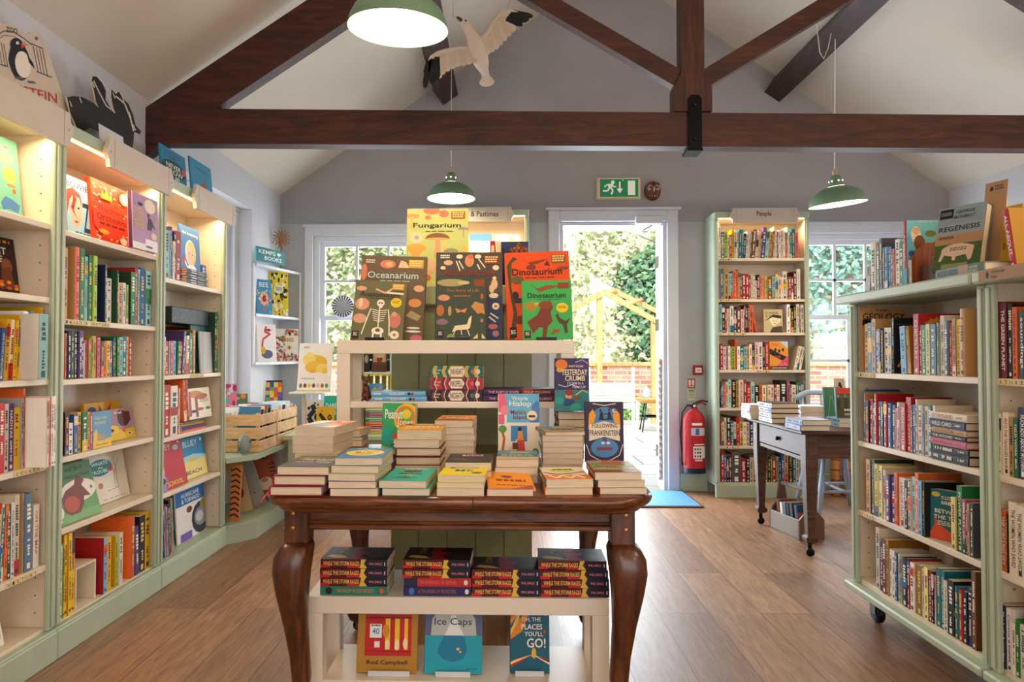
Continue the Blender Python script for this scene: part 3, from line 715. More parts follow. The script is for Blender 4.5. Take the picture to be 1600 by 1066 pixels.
# ---------------------------------------------------------------- writing desk, chair, trug
dx0, dy0, dy1, DZT = 1.655, 3.83, 4.62, .70
dk = thing('writing_desk', 'dark wooden writing desk on castors with a grey-lit drawer end', 'desk', (dx0, dy0, 0)); DW, DD = 1.15, dy1-dy0
mb = MB(); mb.bbox(-.03, DW, -.03, DD+.03, DZT-.022, DZT, .006); mb.build('desk_top', M_DESK, dk)
mb = MB()
for y in (.03, DD-.05): mb.box(.03, DW-.06, y, y+.02, DZT-.16, DZT-.022)
mb.box(DW-.08, DW-.06, .03, DD-.03, DZT-.16, DZT-.022); mb.box(.014, .03, .04, DD-.04, DZT-.175, DZT-.155); mb.build('apron', M_DESK, dk)
mb = MB(); mb.bbox(.012, .03, .068, DD-.068, DZT-.15, DZT-.03, .003); dr = mb.build('drawer', M_DESK, dk)
mb = MB(); mb.ball((.002, DD/2, DZT-.09), (.012, .014, .014), '#2a2522', 10); mb.build('knob', M_METAL, dr)
for x in (.035, DW-.06):
    for y in (.03, DD-.03):
        mb = MB(); secs = []
        for z, w in ((.075, .016), (.085, .030), (.105, .032), (.118, .019), (.2, .022), (.5, .034), (DZT-.16, .034), (DZT-.0225, .034)): secs.append([(x+w*a, y+w*c_, z) for a, c_ in ((-1, -1), (1, -1), (1, 1), (-1, 1))])
        mb.loft(secs, '#ffffff', False); lg = mb.build('leg', M_DESK, dk)
        mb = MB(); mb.lathe([(.001, -.010), (.020, -.010), (.024, 0), (.020, .010), (.001, .010)], 16, '#1c1a1a', Matrix.Translation((x-.004, y-.012, .025)) @ Matrix.Rotation(R(90), 4, 'X')); mb.box(x-.012, x+.010, y-.001, y+.004, .02, .08, '#2a2624'); mb.build('castor', M_METAL, lg)
CHB = '#9fb3cc'
ch = thing('wooden_chair', 'pale blue painted wooden chair tucked behind the writing desk', 'chair', (2.36, 4.98, 0), R(0))
mb = MB(); mb.loft([rrect(.19, .18, .08, .405), rrect(.20, .19, .08, .415), rrect(.195, .185, .08, .435)], CHB); mb.build('seat', M_PAINT, ch)
for sx in (-1, 1):
    for sy in (-1, 1): mb = MB(); mb.tube([(sx*.13, sy*.12, .41), (sx*.165, sy*.155, .2), (sx*.2, sy*.19, 0)], .016, 10, CHB, radii=[.014, .021, .012]); mb.build('leg', M_PAINT, ch)
mb = MB(); mb.tube([(-.17, -.16, .17), (.17, -.16, .17)], .01, 8, CHB); mb.tube([(-.17, .16, .17), (.17, .16, .17)], .01, 8, CHB); mb.tube([(.0, -.16, .17), (.0, .16, .17)], .01, 8, CHB); mb.build('stretcher', M_PAINT, ch)
for x in (-.12, -.0, .12):
    mb = MB(); mb.tube([(x, .15, .43), (x*1.1, .17, .6), (x*1.2, .2, .82)], .009, 8, CHB)
    mb.prism([(x+.034*math.cos(R(a))*(1+.12*math.cos(R(a*5))), .475+.036*math.sin(R(a))*(1+.12*math.cos(R(a*5)))) for a in range(0, 360, 15)], .158, .17, 'y', CHB); mb.build('spindle', M_PAINT, ch)
mb = MB(); mb.tube([(-.19, .185, .80), (-.1, .21, .84), (.1, .21, .84), (.19, .185, .80)], .02, 10, CHB); mb.build('top_rail', M_PAINT, ch)
# trug
q = at(1248, 838, Z=0)
tg = thing('wooden_trug', 'weathered wooden trug with a bar handle on the floor under the writing desk', 'trug', (1.765, 4.19, 0), R(10)); TW, TL = .165, .30
WOODG = '#8d8478'
mb = MB(); mb.box(0, TW, 0, TL, 0, .012, WOODG); mb.build('base', M_PAINT, tg)
for x in (0, TW-.012): mb = MB(); mb.bbox(x, x+.012, .0, TL, .0, .12, .002, WOODG); mb.build('side_board', M_PAINT, tg)
for y in (-.012, TL): mb = MB(); mb.prism([(0, 0), (TW, 0), (TW, .12), (TW*.72, .17), (TW*.6, .31), (TW*.4, .31), (TW*.28, .17), (0, .12)], y, y+.012, 'y', '#5f4636'); mb.build('end_board', M_PAINT, tg)
mb = MB(); mb.tube([(TW/2, -.02, .29), (TW/2, TL+.02, .29)], .012, 10, '#8f8a88'); mb.build('handle', M_PAINT, tg)

# ---------------------------------------------------------------- low angled unit with the crates
M_PINE = wood('pine_crate_wood', '#c9965c', '#dcb27c', '#e8c596', 0, .55, 4, 8)
lu = thing('window_shelf_unit', 'low sage shelf unit with an angled plinth under the west window', 'shelf unit', (0, 0, 0))
LZT = .508; pl = [(-1.645, 4.0), (-1.52, 4.16), (-1.52, YB-.003), (XL+.002, YB-.003), (XL+.002, 4.0)]
mb = MB(); mb.prism(pl, LZT-.03, LZT, 'z', SAGE); mb.build('top_board', M_PAINT, lu)
mb = MB(); mb.prism([(x-.0, y) for x, y in pl], 0, .10, 'z', SAGE); mb.prism([(x+(.01 if i < 3 else 0), y) for i, (x, y) in enumerate(pl)], .10, .112, 'z', SAGE); mb.build('plinth', M_PAINT, lu)
mb = MB(); mb.box(XL+.002, XL+.012, 4.0, YB-.003, .112, LZT-.03, '#cfc8bd'); mb.build('back_panel', M_PAINT, lu)
for y in (4.88, YB-.03): mb = MB(); mb.bbox(-1.60, -1.525, y, y+.022, .112, LZT-.03, .003, SAGE); mb.box(XL+.012, -1.60, y, y+.022, .112, LZT-.03, '#cfc8bd'); mb.build('divider', M_PAINT, lu)
def crate(label, x0, x1, y0, y1, z0, h):
    c = thing('pine_crate', label, 'crate', (x0, y0, z0), 0, 'pine crates on the low shelf'); w, d = x1-x0, y1-y0; sh = h/3
    for i in range(3):
        za, zb_ = i*sh+.004, (i+1)*sh-.010
        for nm, bx_ in (('slat', (0, w, 0, .009)), ('slat', (0, w, d-.009, d)), ('slat', (w-.009, w, .0095, d-.0095)), ('slat', (0, .009, .0095, d-.0095))):
            mb = MB(); mb.bbox(*bx_, za, zb_, .0015); mb.build(nm, M_PINE, c)
    mb = MB()
    for x in (.0095, w-.0295):
        for y in (.0095, d-.0295): mb.box(x, x+.02, y, y+.02, 0, h)
    mb.build('corner_post', M_PINE, c)
    mb = MB(); mb.box(.0095, w-.0095, .0095, d-.0095, 0, .008); mb.build('base', M_PINE, c)
    return c
crate('slatted pine crate packed with small books, the nearer of two on the low shelf', -1.885, -1.535, 4.24, 4.555, LZT, .245)
crate('slatted pine crate behind the nearer one, topped with white cards', -1.885, -1.535, 4.57, 5.0, LZT, .245)

# corner shelves
cs = thing('corner_shelf', 'white painted corner shelving beside the west window', 'shelf', (XL, YB, 0))
fy, fx = -.62, .175; WH = '#d6d8de'
def cprism(mb, z0, z1, inset=0): mb.prism([(.002, -.002), (.002, fy), (.03, fy), (fx, -.03), (fx, -.002)], z0, z1, 'z', WH)
czs = [at(401, 411, X=XL+.03).z, at(401, 490, X=XL+.03).z, at(401, 566, X=XL+.03).z]
for z in czs: mb = MB(); cprism(mb, z-.02, z); mb.build('shelf_board', M_PAINT, cs)
mb = MB(); mb.box(.0, .02, fy-.012, fy, czs[2]-.02, czs[0], WH); mb.build('side_panel', M_PAINT, cs)
mb = MB(); mb.box(fx, fx+.012, -.035, -.002, czs[2]-.02, czs[0], WH); mb.build('side_panel', M_PAINT, cs)

# ---------------------------------------------------------------- pendant lamps
M_BULB = emis('lit_shade_inside', '#fff4dc', 9)
def pendant(label, x, y, z, d=.36, tilt=0, tdir=0, cordtop=None, swag=None, energy=34, small=True):
    c = thing('pendant_lamp', label, 'lamp', (x, y, z), 0, None); r = d/2; GC = '#6f8f72'
    Mt = Matrix.Rotation(R(tdir), 4, 'Z') @ Matrix.Rotation(R(tilt), 4, 'X') @ Matrix.Rotation(R(-tdir), 4, 'Z')
    out = [(r, 0), (r*1.0, .006), (r*.97, .03), (r*.88, .062), (r*.70, .092), (r*.48, .112), (r*.30, .122), (r*.235, .135), (r*.21, .175), (r*.16, .195), (.012, .20)]
    inn = [(.012, .192), (r*.15, .185), (r*.2, .17), (r*.22, .13), (r*.47, .106), (r*.68, .086), (r*.85, .058), (r*.94, .028), (r*.97, .002)]
    mb = MB(); mb.lathe(out, 40, GC, Mt, caps=False); sh = mb.build('lamp_shade', M_PAINT, c)
    mb = MB(); mb.lathe(inn, 40, '#ffffff', Mt, caps=False); mb.build('shade_lining', M_BULB, sh)
    mb = MB(); mb.ball((0, 0, .055), (.04, .04, .05), '#ffffff', 14, Mt); mb.build('bulb', M_BULB, c)
    mb = MB(); mb.lathe([(.012, .196), (.016, .2), (.016, .225), (.008, .24)], 14, '#caa58a', Mt); mb.build('cord_grip', M_PAINT, c)
    for k in range(6):
        a = R(30+60*k); mb2 = MB(); mb2.ball((r*.222*math.cos(a), r*.222*math.sin(a), .158), .0045, '#ffffff', 8, Mt); mb2.build('light_hole', M_BULB, sh)
    t0 = Mt @ Vector((0, 0, .235)); mb = MB()
    pts = [tuple(t0)] + [(p[0]-x, p[1]-y, p[2]-z) for p in (cordtop or [(x, y, roofz(x))])]
    mb.tube(pts, .003, 6, '#e6dccb'); mb.build('cord', M_PAINT, c)
    l = light('pendant_bulb', 'SPOT', (0, 0, .03), energy, WARM, (0, 0, 0), radius=.05); l.data.spot_size = R(150); l.data.spot_blend = .6; l.parent = c
    return c
q = at(622, 46, Y=2.43); pendant('large green enamel pendant lamp, lit, hanging nearest above the oak table', q.x, q.y, q.z-.0, .36, 5, 20)
q = at(705, 311, Y=5.1); pendant('small green enamel pendant lamp, lit, hanging above the mushroom picture book', q.x, q.y, q.z)
q = at(1309, 320, Y=4.63); h0 = at(1305, 35, Y=4.63); r0 = at(1290, -60, Y=4.63)
pendant('green enamel pendant lamp, lit and tilted, hanging above the People bookcase window', q.x, q.y, q.z, .36, 7, -60, [tuple(h0), tuple(at(1300, 45, Y=4.6)), tuple(at(1294, 75, Y=4.6)), tuple(at(1287, 92, Y=4.6)), tuple(at(1281, 82, Y=4.6)), tuple(at(1276, 40, Y=4.6)), (at(1272, 0, Y=4.6).x, 4.6, roofz(at(1272, 0, Y=4.6).x))])
# unseen warm point lights added as fill, with no lamp bodies
for x, y in ((-.3, -.9), (2.2, -.5), (2.2, 1.1)):
    light('pendant_bulb', 'POINT', (x, y, 2.3), 38, WARM, radius=.12)
# ---------------------------------------------------------------- books
PAL = {'r': ('#b5202a', 'red'), 'm': ('#651a20', 'maroon'), 'o': ('#e0692a', 'orange'), 'y': ('#e9b81c', 'yellow'), 'Y': ('#eddd86', 'pale yellow'),
 'c': ('#e6dac2', 'cream'), 'w': ('#f0ece4', 'white'), 'g': ('#1f7a3c', 'green'), 'G': ('#9dbb2c', 'lime'), 't': ('#12798a', 'teal'), 'T': ('#93c8c2', 'pale teal'),
 'b': ('#2a62a8', 'blue'), 'B': ('#7ab0dc', 'light blue'), 'n': ('#1d2a52', 'navy'), 'k': ('#1a1a1d', 'black'), 'K': ('#4a4d54', 'charcoal'),
 's': ('#a3a5a8', 'grey'), 'p': ('#d0607e', 'pink'), 'P': ('#ecbcbc', 'pale pink'), 'u': ('#523a78', 'purple'), 'h': ('#6e4628', 'brown'),
 'H': ('#c89a62', 'tan'), 'd': ('#25482f', 'dark green'), 'O': ('#a8791e', 'ochre'), 'L': ('#8a9472', 'sage'), 'S': ('#56728e', 'slate blue'), 'C': ('#e86a58', 'coral')}
def lum(h): r, g, b_, _ = lin(h); return .3*r+.6*g+.1*b_
PAGE = '#e3d3b8'
def book(name, label, cat, M4, w, h, t, cover='#888888', spine=None, front=None, back=None, spine_art=None, hard=False, page=PAGE, group=None, parts=True):
    """spine at x=0, fore edge at +x, thickness centred on y, front cover towards -y, standing on z=0"""
    spine = spine or cover; c = min(.0026 if hard else .0009, t*.2); i = .004 if hard else .0006
    mb = MB()
    mb.box(0, w, -t/2, -t/2+c, 0, h, cover); mb.box(0, w, t/2-c, t/2, 0, h, cover)
    if hard: mb.prism([(0, -t/2+c), (0, t/2-c), (-.002, t/2-c*1.5), (-.0028, 0), (-.002, -t/2+c*1.5)], 0, h, 'z', spine); mb.box(0, c, -t/2+c, t/2-c, 0, h, spine)
    else: mb.box(-.0004, c, -t/2, t/2, 0, h, spine)
    if front: front.to(mb, (0, -t/2, 0), (1, 0, 0), (0, 0, 1), (0, -1, 0))
    if back: back.to(mb, (w, t/2, 0), (-1, 0, 0), (0, 0, 1), (0, 1, 0))
    if spine_art: spine_art.to(mb, (-.0028 if hard else -.0004, t/2, 0), (0, -1, 0), (0, 0, 1), (-1, 0, 0))
    o = mb.build(name, M_PRINT); o.matrix_world = M4
    tag(o, label, cat, group)
    if parts:
        pb = MB(); pb.box(c, w-i, -t/2+c, t/2-c, i, h-i, page); p = pb.build('pages', M_PAGES, o)
    return o
FAINT = set('LIFE|MAGGIE FARRELL|BE|LOVE|NOTES|OUR HISTORY|AND AWAY...|PROG RESET|THE CYPHERS|HOW TO|YES|Great Faults|THE BRAIN|GENIUS|GUNS, GERMS|THE BOOK|A DESIRE|SEPARATE|SOPHERA|NO WAY BUT GENTLY|RED SHELF|1001 DAYS|ANIMAL KINGDOM|THE WILD|BIRDS|SQUID|ALBERTINE|MOSQUITO|SHEPHERD|SANDMAN|MAPS|WAR DOCTOR|ELM|NATURE ATLAS|WILD|MYTHOS|A Better Way to Hope|THE BUG HOUSE GUIDE|THRILLER|DEATH BY LAND|BEDROCK|DONT STOP|MISS ADVENTURER|Finding home|ROASTING TIN|GREEN KITCHEN|Animals|THE JOLTINGS'.split('|'))   # print too faint in the photo to read
def art(w, h, bg, items):
    a = Art(w, h)
    if bg: a.rect(0, 0, 1, 1, bg)
    for it in items:
        k, v = it[0], it[1:]
        if k == 'r': a.rect(*v)
        elif k == 'e': a.ell(*v)
        elif k == 't' and v[0] in FAINT: a.marks(v[1], v[3], v[2], v[4]+(v[4]-v[3])*.5, v[5], 1, len(v[0]))
        elif k == 't': a.text(*v)
        elif k == 'l': a.line(*v)
        elif k == 'p': a.poly(*v)
        elif k == 'm': a.marks(*v)
    return a
ORD = 'first second third fourth fifth sixth seventh eighth ninth tenth eleventh twelfth thirteenth fourteenth fifteenth sixteenth seventeenth eighteenth nineteenth twentieth'.split()
def ordn(n):
    if n <= 20: return ORD[n-1]
    tens = {2: 'twenty', 3: 'thirty', 4: 'forty'}[n//10]
    return {2: 'twentieth', 3: 'thirtieth', 4: 'fortieth'}[n//10] if n % 10 == 0 else tens+'-'+ORD[n % 10-1]
import re
TOK = re.compile(r'^([a-zA-Z_])([a-zA-Z]?)(\d*)(?::([\d.]+))?(?:/(-?[\d.]+))?(?:=([^@]+))?(?:@(\w))?$')
def spine_print(t, h, col, rnd, text=None, tc=None):
    a = Art(t, h); dark = lum(col) < .25; ink = PAL[tc][0] if tc else rnd.choice(['#f2ead6', '#f2ead6', '#e3c46a'] if dark else ['#2a2622', '#2a2622', '#7a2320', '#274a6e'])
    if not text and rnd.random() < .25:
        k = rnd.choice('roygtbnkPcCH'); v0 = rnd.choice([0, .0, .72, .4]); a.rect(0, v0, 1, v0+rnd.uniform(.12, .3), PAL[k][0])
    if text and text not in FAINT:
        L = min(.8, len(text)*t*.46/h*1.15); a.text(text, .27, .73, .9-L, .9, ink, -90); a.marks2 = None
        if L < .6: a.text_rest = 0; _pm(a, .34, .66, .12, .86-L, ink, rnd)
    elif t > .006:
        v1 = rnd.uniform(.84, .94); v0 = v1-rnd.uniform(.3, .45); _pm(a, .26, .74, v0, v1, ink, rnd)
        _pm(a, .34, .66, rnd.uniform(.14, .2), v0-.07, ink, rnd)
    if rnd.random() < .8: a.rect(.3, .035, .7, .035+.35*t/h*1.4, ink)
    return a
def _pm(a, u0, u1, v0, v1, c, rnd):
    """print running down a spine, too small to read"""
    v = v1; st = (u1-u0)*a.w/a.h*.75
    while v > v0+st:
        if rnd.random() > .16: a.rect(u0+rnd.choice([0, 0, .07]), v-st*.72, u1-rnd.choice([0, 0, .07]), v, c)
        v -= st
def case_M(c): return Matrix.Translation(c.location) @ Matrix.Rotation(c.rotation_euler.z, 4, 'Z')
def plane_pt(c, inset, px, py=557):
    """where a photo sight line meets the plane a given depth inside a bookcase, in that bookcase's coordinates"""
    M_ = case_M(c); rz = round(math.degrees(c.rotation_euler.z))
    p0 = M_ @ Vector((0, inset, 0))
    w = at(px, py, X=p0.x) if abs(rz) == 90 else at(px, py, Y=p0.y)
    return M_.inverted() @ w, w
def row(c, z, px0, zs, toks, where, inset=.02, name='paperback', cat='book', group=None, headroom=.3, seed=0, fronts={}):
    rnd = random.Random(seed*31+len(toks)); M_ = case_M(c); D = (.236 if c in (bc1, bc2, bc3, bcP, bcA) else .28)
    T = []; x = px0
    for tk in toks.split():
        m_ = TOK.match(tk); assert m_, tk
        s_, cv, hh, wd, ln, tx, tc = m_.groups(); wd = float(wd or 30)/zs
        if s_ != '_': T.append((s_, cv or s_, float(hh)/zs, x, x+wd, float(ln or 0), tx, tc))
        x += wd
    n = 0
    for i, (s_, cv, hh, a, b_, ln, tx, tc) in enumerate(T):
        la, wa = plane_pt(c, inset, a); lb, wb = plane_pt(c, inset, b_)
        xa_, xb_ = la.x+.0004, lb.x-.0004; t = max(.004, (xb_-xa_)*math.cos(R(ln))); dep = abs(wa.y*_c)+abs(wa.x*_s)*0
        h = min(hh*wa.y/FPX, headroom/ math.cos(R(ln)) - t*abs(math.sin(R(ln)))-.002)
        w = min(h*rnd.uniform(.64, .74), D-inset-.012)
        ins = inset+rnd.uniform(0, .006)
        pv = xb_ if ln > 0 else xa_
        M4 = M_ @ Matrix.Translation((pv, ins, z+.0005)) @ Matrix.Rotation(R(ln), 4, 'Y') @ Matrix.Translation(((xa_+xb_)/2-pv if ln == 0 else (-t/2 if ln > 0 else t/2), 0, 0)) @ Matrix.Rotation(R(90), 4, 'Z')
        n += 1; sc, cc = PAL[s_], PAL[cv]
        nb = PAL[T[i-1][0]][1] if i > 0 else (PAL[T[i+1][0]][1] if len(T) > 1 else 'end')
        th = 'slim ' if t < .014 else ('thick ' if t > .034 else '')
        nw = lambda q: len(re.findall(r"[A-Za-z]+", q))
        for lab in (f"{th}{sc[1]} book beside {nb} one, {ordn(n)} from left, {where}", f"{sc[1]} book beside {nb} one, {ordn(n)} from left, {where}", f"{th}{sc[1]} book, {ordn(n)} from left, {where}", f"{sc[1]} book, {ordn(n)} from left, {where}"):
            if nw(lab) <= 15: break
        jit = lambda hx: '#%02x%02x%02x' % tuple(max(0, min(255, int(int(hx[k:k+2], 16)*f))) for k, f in zip((1, 3, 5), [rnd.uniform(.88, 1.1)]*3))
        col = jit(sc[0]); hard = rnd.random() < .25
        book(name, lab, cat, M4, w, h, t, jit(cc[0]), col, spine_art=spine_print(t, h, col, rnd, tx.replace('_', ' ') if tx else None, tc), hard=hard, group=group or ('books, '+where), front=art(w, h, None, fronts[n-1]) if n-1 in fronts else None)
def face(c, z, pxL, pxR, pyT, inset, lean, t, label, bg, items, name='picture_book', turn=0, hard=True, spine=None, cat='book', roll=0, group=None, back=None, page=PAGE):
    """a book standing cover outwards in a bookcase; its size comes from its edges in the photo at its own depth"""
    a, wa = plane_pt(c, inset, pxL); b_, wb = plane_pt(c, inset, pxR); top, wt = plane_pt(c, inset, (pxL+pxR)/2, pyT)
    w = abs(b_.x-a.x); h = (top.z-z)/math.cos(R(lean)) if lean < 60 else .2
    M4 = case_M(c) @ Matrix.Translation((min(a.x, b_.x), inset+t/2, z+.001+t*.5*math.sin(R(lean)))) @ Matrix.Rotation(R(turn), 4, 'Z') @ Matrix.Rotation(R(-lean), 4, 'X') @ Matrix.Rotation(R(roll), 4, 'Y')
    return book(name, label, cat, M4, w, h, t, bg, spine or bg, art(w, h, None, items), hard=hard, group=group, page=page)

# --- People bookcase
PL = 'People bookcase'
g = lambda i: PZ[i]+.0
hd_ = lambda i: (([2.19]+[z-.022 for z in PZ])[i]-PZ[i])-.003
row(bcP, PZ[0], 1123.5, 8.2, 'c455:32 S340:50 G340:38 c300:26 r305:30 y370:32 c360:26/1 c355:24/1 t370:40/2 t370:22/2 n320:30/3 c345:28/4=LIFE c345:26/4 d350:16/4 h370:48/5 c360:30/6 H350:28/6 s250:20/6 u395:52/5=MAGGIE_FARRELL T360:40/5 H340:42/5 h350:22/5 c400:30/2 c350:28/1 u340:16 c360:30 c360:30 c360:30 o330:18 c400:20 c330:24 t330:18 t370:42 C330:44=BE', 'top shelf of the '+PL, headroom=hd_(0), seed=1)
row(bcP, PZ[1], 1124.3, 8.2, 'p400:16 t375:42 H400:14 H395:52 T335:27 T335:30 C365:40 o355:24 H385:28 K330:24 r325:48 r325:36 r275:28 c310:30 c295:28 P240:26 k315:30 C305:32 H295:20 H295:20 y290:28 h290:64 T290:40 Y320:34 c300:38 P280:18 c355:56 S280:22 r290:34 h285:28 m355:42 w385:46=I_WROTE_IT', 'second shelf of the '+PL, headroom=hd_(1), seed=2)
row(bcP, PZ[2], 1124.5, 8.883, 'T390:40 k390:38 r335:28 c330:20 s330:24 c365:50 u325:42 h360:58 P320:40 m385:24 k390:36=LOVE m385:18 o385:56=NOTES _:32 C330:30/-12', 'third shelf of the '+PL, headroom=hd_(2), seed=3)
row(bcP, PZ[2], 1229.8, 8.883, 'w390:46 y330:16 k330:36 k380:40 c390:42 u330:16 c385:42', 'third shelf beyond the starlet portrait, '+PL, headroom=hd_(2), seed=4)
row(bcP, PZ[3], 1125, 8.883, 'r355:44 P320:38 s320:32 c330:30 y300:14 G320:52 o420:32 w325:40 t320:50 T320:40 H330:36 c355:40 k340:38 P380:50=OUR_HISTORY c380:58 n365:36 r385:46=CRAIG_BROWN', 'fourth shelf of the '+PL, headroom=hd_(3), seed=5)
row(bcP, PZ[3], 1239.5, 8.883, 'c330:38/13 c325:36/13 c315:34/13', 'fourth shelf past the music annual, '+PL, headroom=hd_(3), seed=6)
row(bcP, PZ[4], 1125.3, 5.765, 'k200:8 b215:18 o225:22 c230:20 T250:30 k248:42=AND_AWAY... O240:24 c250:46=MAJOR_LABELS@r r250:27 r205:36=PROG_RESET T230:34 k200:44 o200:26 c200:33 y205:15 c205:30 c205:26 r205:26 c205:26 k245:66 p230:26 g205:16 c205:40 k230:20 t225:28 c205:18 s235:22', 'fifth shelf of the '+PL, headroom=hd_(4), seed=7)
row(bcP, PZ[5], 1125.3, 5.765, 'r210:10 c210:20 c250:22 k265:38 t220:28 c210:22 r255:30 y210:32 c210:26 c210:30 n220:40 c205:30 t205:25 y205:23 r205:32 p205:20 k205:25 b205:30 t205:26 h205:30 c205:36 r205:30 n205:30 c205:36', 'sixth shelf of the '+PL, headroom=hd_(5), seed=8)
row(bcP, PZ[6], 1125.6, 5.765, 'r265:28 b240:22 k235:20 m240:24 K260:84=THE_CYPHERS r215:46=HOW_TO k230:32 c220:30 H230:30 t235:24 C235:22 c220:28 O240:27 k235:26 g230:15 r215:36=YES L225:24 k220:22 b240:26 H260:38 k250:42=FIRST_LADY t230:24 c230:30 s220:34', 'bottom shelf of the '+PL, headroom=hd_(6), seed=9)
face(bcP, PZ[2], 1194.5, 1223.8, 484, .02, 3, .025, 'cream biography faced out with a starlet in a wide hat', '#cbb98a', [('t', 'DARK', .08, .8, .8, .9, '#5f5138'), ('t', 'STAR', .08, .85, .66, .76, '#5f5138'), ('e', .6, .55, .3, .2, '#efe2c0'), ('e', .55, .5, .2, .22, '#f2e6c8'), ('p', [(.0, .48), (.5, .78), (.95, .72), (.9, .6), (.45, .66)], '#2d2720'), ('p', [(.3, .0), (.45, .22), (.95, .28), (1, 0)], '#4a3f30'), ('r', .46, .5, .54, .52, '#2d2720'), ('r', .62, .5, .7, .52, '#2d2720'), ('r', .53, .37, .63, .395, '#8a2e2a')], name='hardback')
face(bcP, PZ[3], 1203.2, 1232, 534, .02, 3, .03, 'bright orange and pink music biography faced out, titled with four numbers', '#e89a2a', [('p', [(0, .55), (.0, .75), (1, .42), (1, .2)], '#1d1b1c'), ('p', [(.55, 1), (1, 1), (1, .75)], '#bcd8ea'), ('p', [(.35, .12), (1, .5), (1, 0), (.35, 0)], '#d9477e'), ('r', 0, 0, 1, .12, '#4a2e22'), ('t', 'ONE', .1, .5, .84, .93, '#d23a6a'), ('t', 'TWO', .5, .92, .52, .62, '#f08a2a'), ('t', 'THREE', .05, .6, .4, .49, '#d23a6a'), ('t', 'FOUR', .38, .92, .15, .24, '#f0a32a'), ('t', 'CRAIG BROWN', .1, .9, .035, .085, '#f2ead6')]+[('e', .12+.2*i, .66+.04*(i % 2), .07, .06, '#3a2a26') for i in range(4)], name='hardback')
# --- Arts bookcase: the little that shows
for (a, b_, tp, lab, bg, it) in ((734, 768, 364, 'blue bird book faced out on the Arts and Pastimes bookcase', '#3f77a8', [('r', 0, 0, 1, .82, '#a8b3c2'), ('e', .55, .55, .3, .1, '#e8dcb8'), ('t', 'BAIL', .15, .85, .35, .5, '#eef0f2')]), (774, 812, 365, 'white book with a map drawing faced out on the Arts and Pastimes bookcase', '#e9e6e2', [('p', [(.4, .3), (.9, .2), (.95, .8), (.6, .95), (.45, .7)], '#dfb08a'), ('m', .1, .1, .4, .3, '#777777', 3, 1)])):
    face(bcA, 1.77, a, b_, tp, .1, 8, .012, lab, bg, it)
row(bcA, PZ[1]+.0, 676, 4, 'r150:20 c150:18 b150:24 h140:22 c150:18 y130:20 g150:22 k140:20 c130:20 r140:22 b150:22 c150:20', 'second shelf of the Arts and Pastimes bookcase', headroom=.28, seed=10)
# --- geology bookcase
GL = 'geology bookcase'
gh = lambda i: (([1.335]+[z-.022 for z in ZR])[i]-ZR[i])-.003
GF = {0: [('t', 'THE', .35, .6, .93, .96, '#2d2418'), ('t', 'GEOLOGY', .06, .97, .80, .90, '#241c12'), ('t', 'BEDROCK', .06, .97, .64, .75, '#241c12'), ('e', .7, .3, .2, .22, '#8f7250'), ('e', .7, .3, .12, .14, '#b08e68')],
 9: [('e', .3, .42, .14, .16, '#d8922a'), ('l', [(.25, .35), (.18, .2), (.1, .12)], .04, '#d8922a'), ('l', [(.35, .34), (.5, .2), (.48, .1)], .04, '#b8782a'), ('e', .6, .45, .18, .1, '#3a2c1a'), ('r', .05, .88, .9, .885, '#8a8a8a'), ('t', 'SQUID', .2, .7, .1, .14, '#a8a8a8')],
 12: [('e', .4, .7, .3, .22, '#d9a23a', 14, 0, 180), ('e', .4, .7, .2, .15, '#a5202a', 14, 0, 180)]+[('l', [(.4+.13*math.cos(R(a)), .7+.1*math.sin(R(a))), (.4+.33*math.cos(R(a)), .7+.25*math.sin(R(a)))], .025, '#d9a23a') for a in range(10, 180, 26)]}
row(bcG, ZR[0], 1340, 8.2, 'sH820:26=GEOLOGY _:57 H610:44 t625:52 H675:50 b550:38 K560:34 k540:26 c570:58=Great_Faults s575:46 k700:24 _:104 B600:66/-3 O600:50/-5 _:34 r760:66=CHEMISTRY@c r625:34 g625:60=Silent_Earth@c _:4 Y640:50=GAS_MAN@g S640:74 L660:50 c755:52 _:4 S690:58=THE_BRAIN@w r670:38/-1 O720:46 y715:56=THE_CULTURE_MAP@k H850:68', 'top shelf of the '+GL, inset=.007, headroom=gh(0), seed=11, name='science_book', fronts=GF)
row(bcG, ZR[1], 1346.6, 7.616, 'b610:24 H590:10 k490:34 r515:40=GENIUS k480:32 r590:34=GUNS,_GERMS S510:40 k520:36=THE_BOOK r530:42 b520:48 K510:38 p480:24 c555:44 r560:60=PERIODIC_TALES@w r640:56=JOHN_GREEN@c m560:22 b570:36 c640:32 w580:50 B560:16 c580:48=A_DESIRE@k t600:60=SEPARATE c615:34', 'second shelf of the '+GL, inset=.007, headroom=gh(1), seed=12, name='science_book')
face(bcG, ZR[1]+.13, 1470, 1515, 636, .18, 0, .02, 'white photographic book faced out behind the stacked hardbacks', '#c9c7c4', [('e', .7, .6, .22, .3, '#3a3a3a'), ('e', .72, .6, .12, .16, '#7a7672'), ('t', 'Kodak', .06, .4, .6, .75, '#5a6a8a')], name='hardback') if False else None
row(bcG, ZR[2], 1350.8, 6.268, 'H510:40 d530:38=David_Attenborough Y500:32 Y500:38 c490:8 _:6 c480:26 u440:44 u440:42 o500:28 _:4 w470:58=LAND_OF_PLENTY@r k460:30 c470:36 _:4 T530:34 o580:32=DEATH_BY_LAND@w B520:36=New_Forest@n k520:24', 'third shelf of the '+GL, inset=.007, headroom=gh(2), seed=13, name='nature_book')
row(bcG, ZR[2], 1481.8, 6.268, 'Y500:46 g630:54=POWER_PLANTS@w p520:32 k500:20 H500:24 K520:34=Finding_home@w', 'third shelf past the tides book, '+GL, inset=.007, headroom=gh(2), seed=14, name='nature_book')
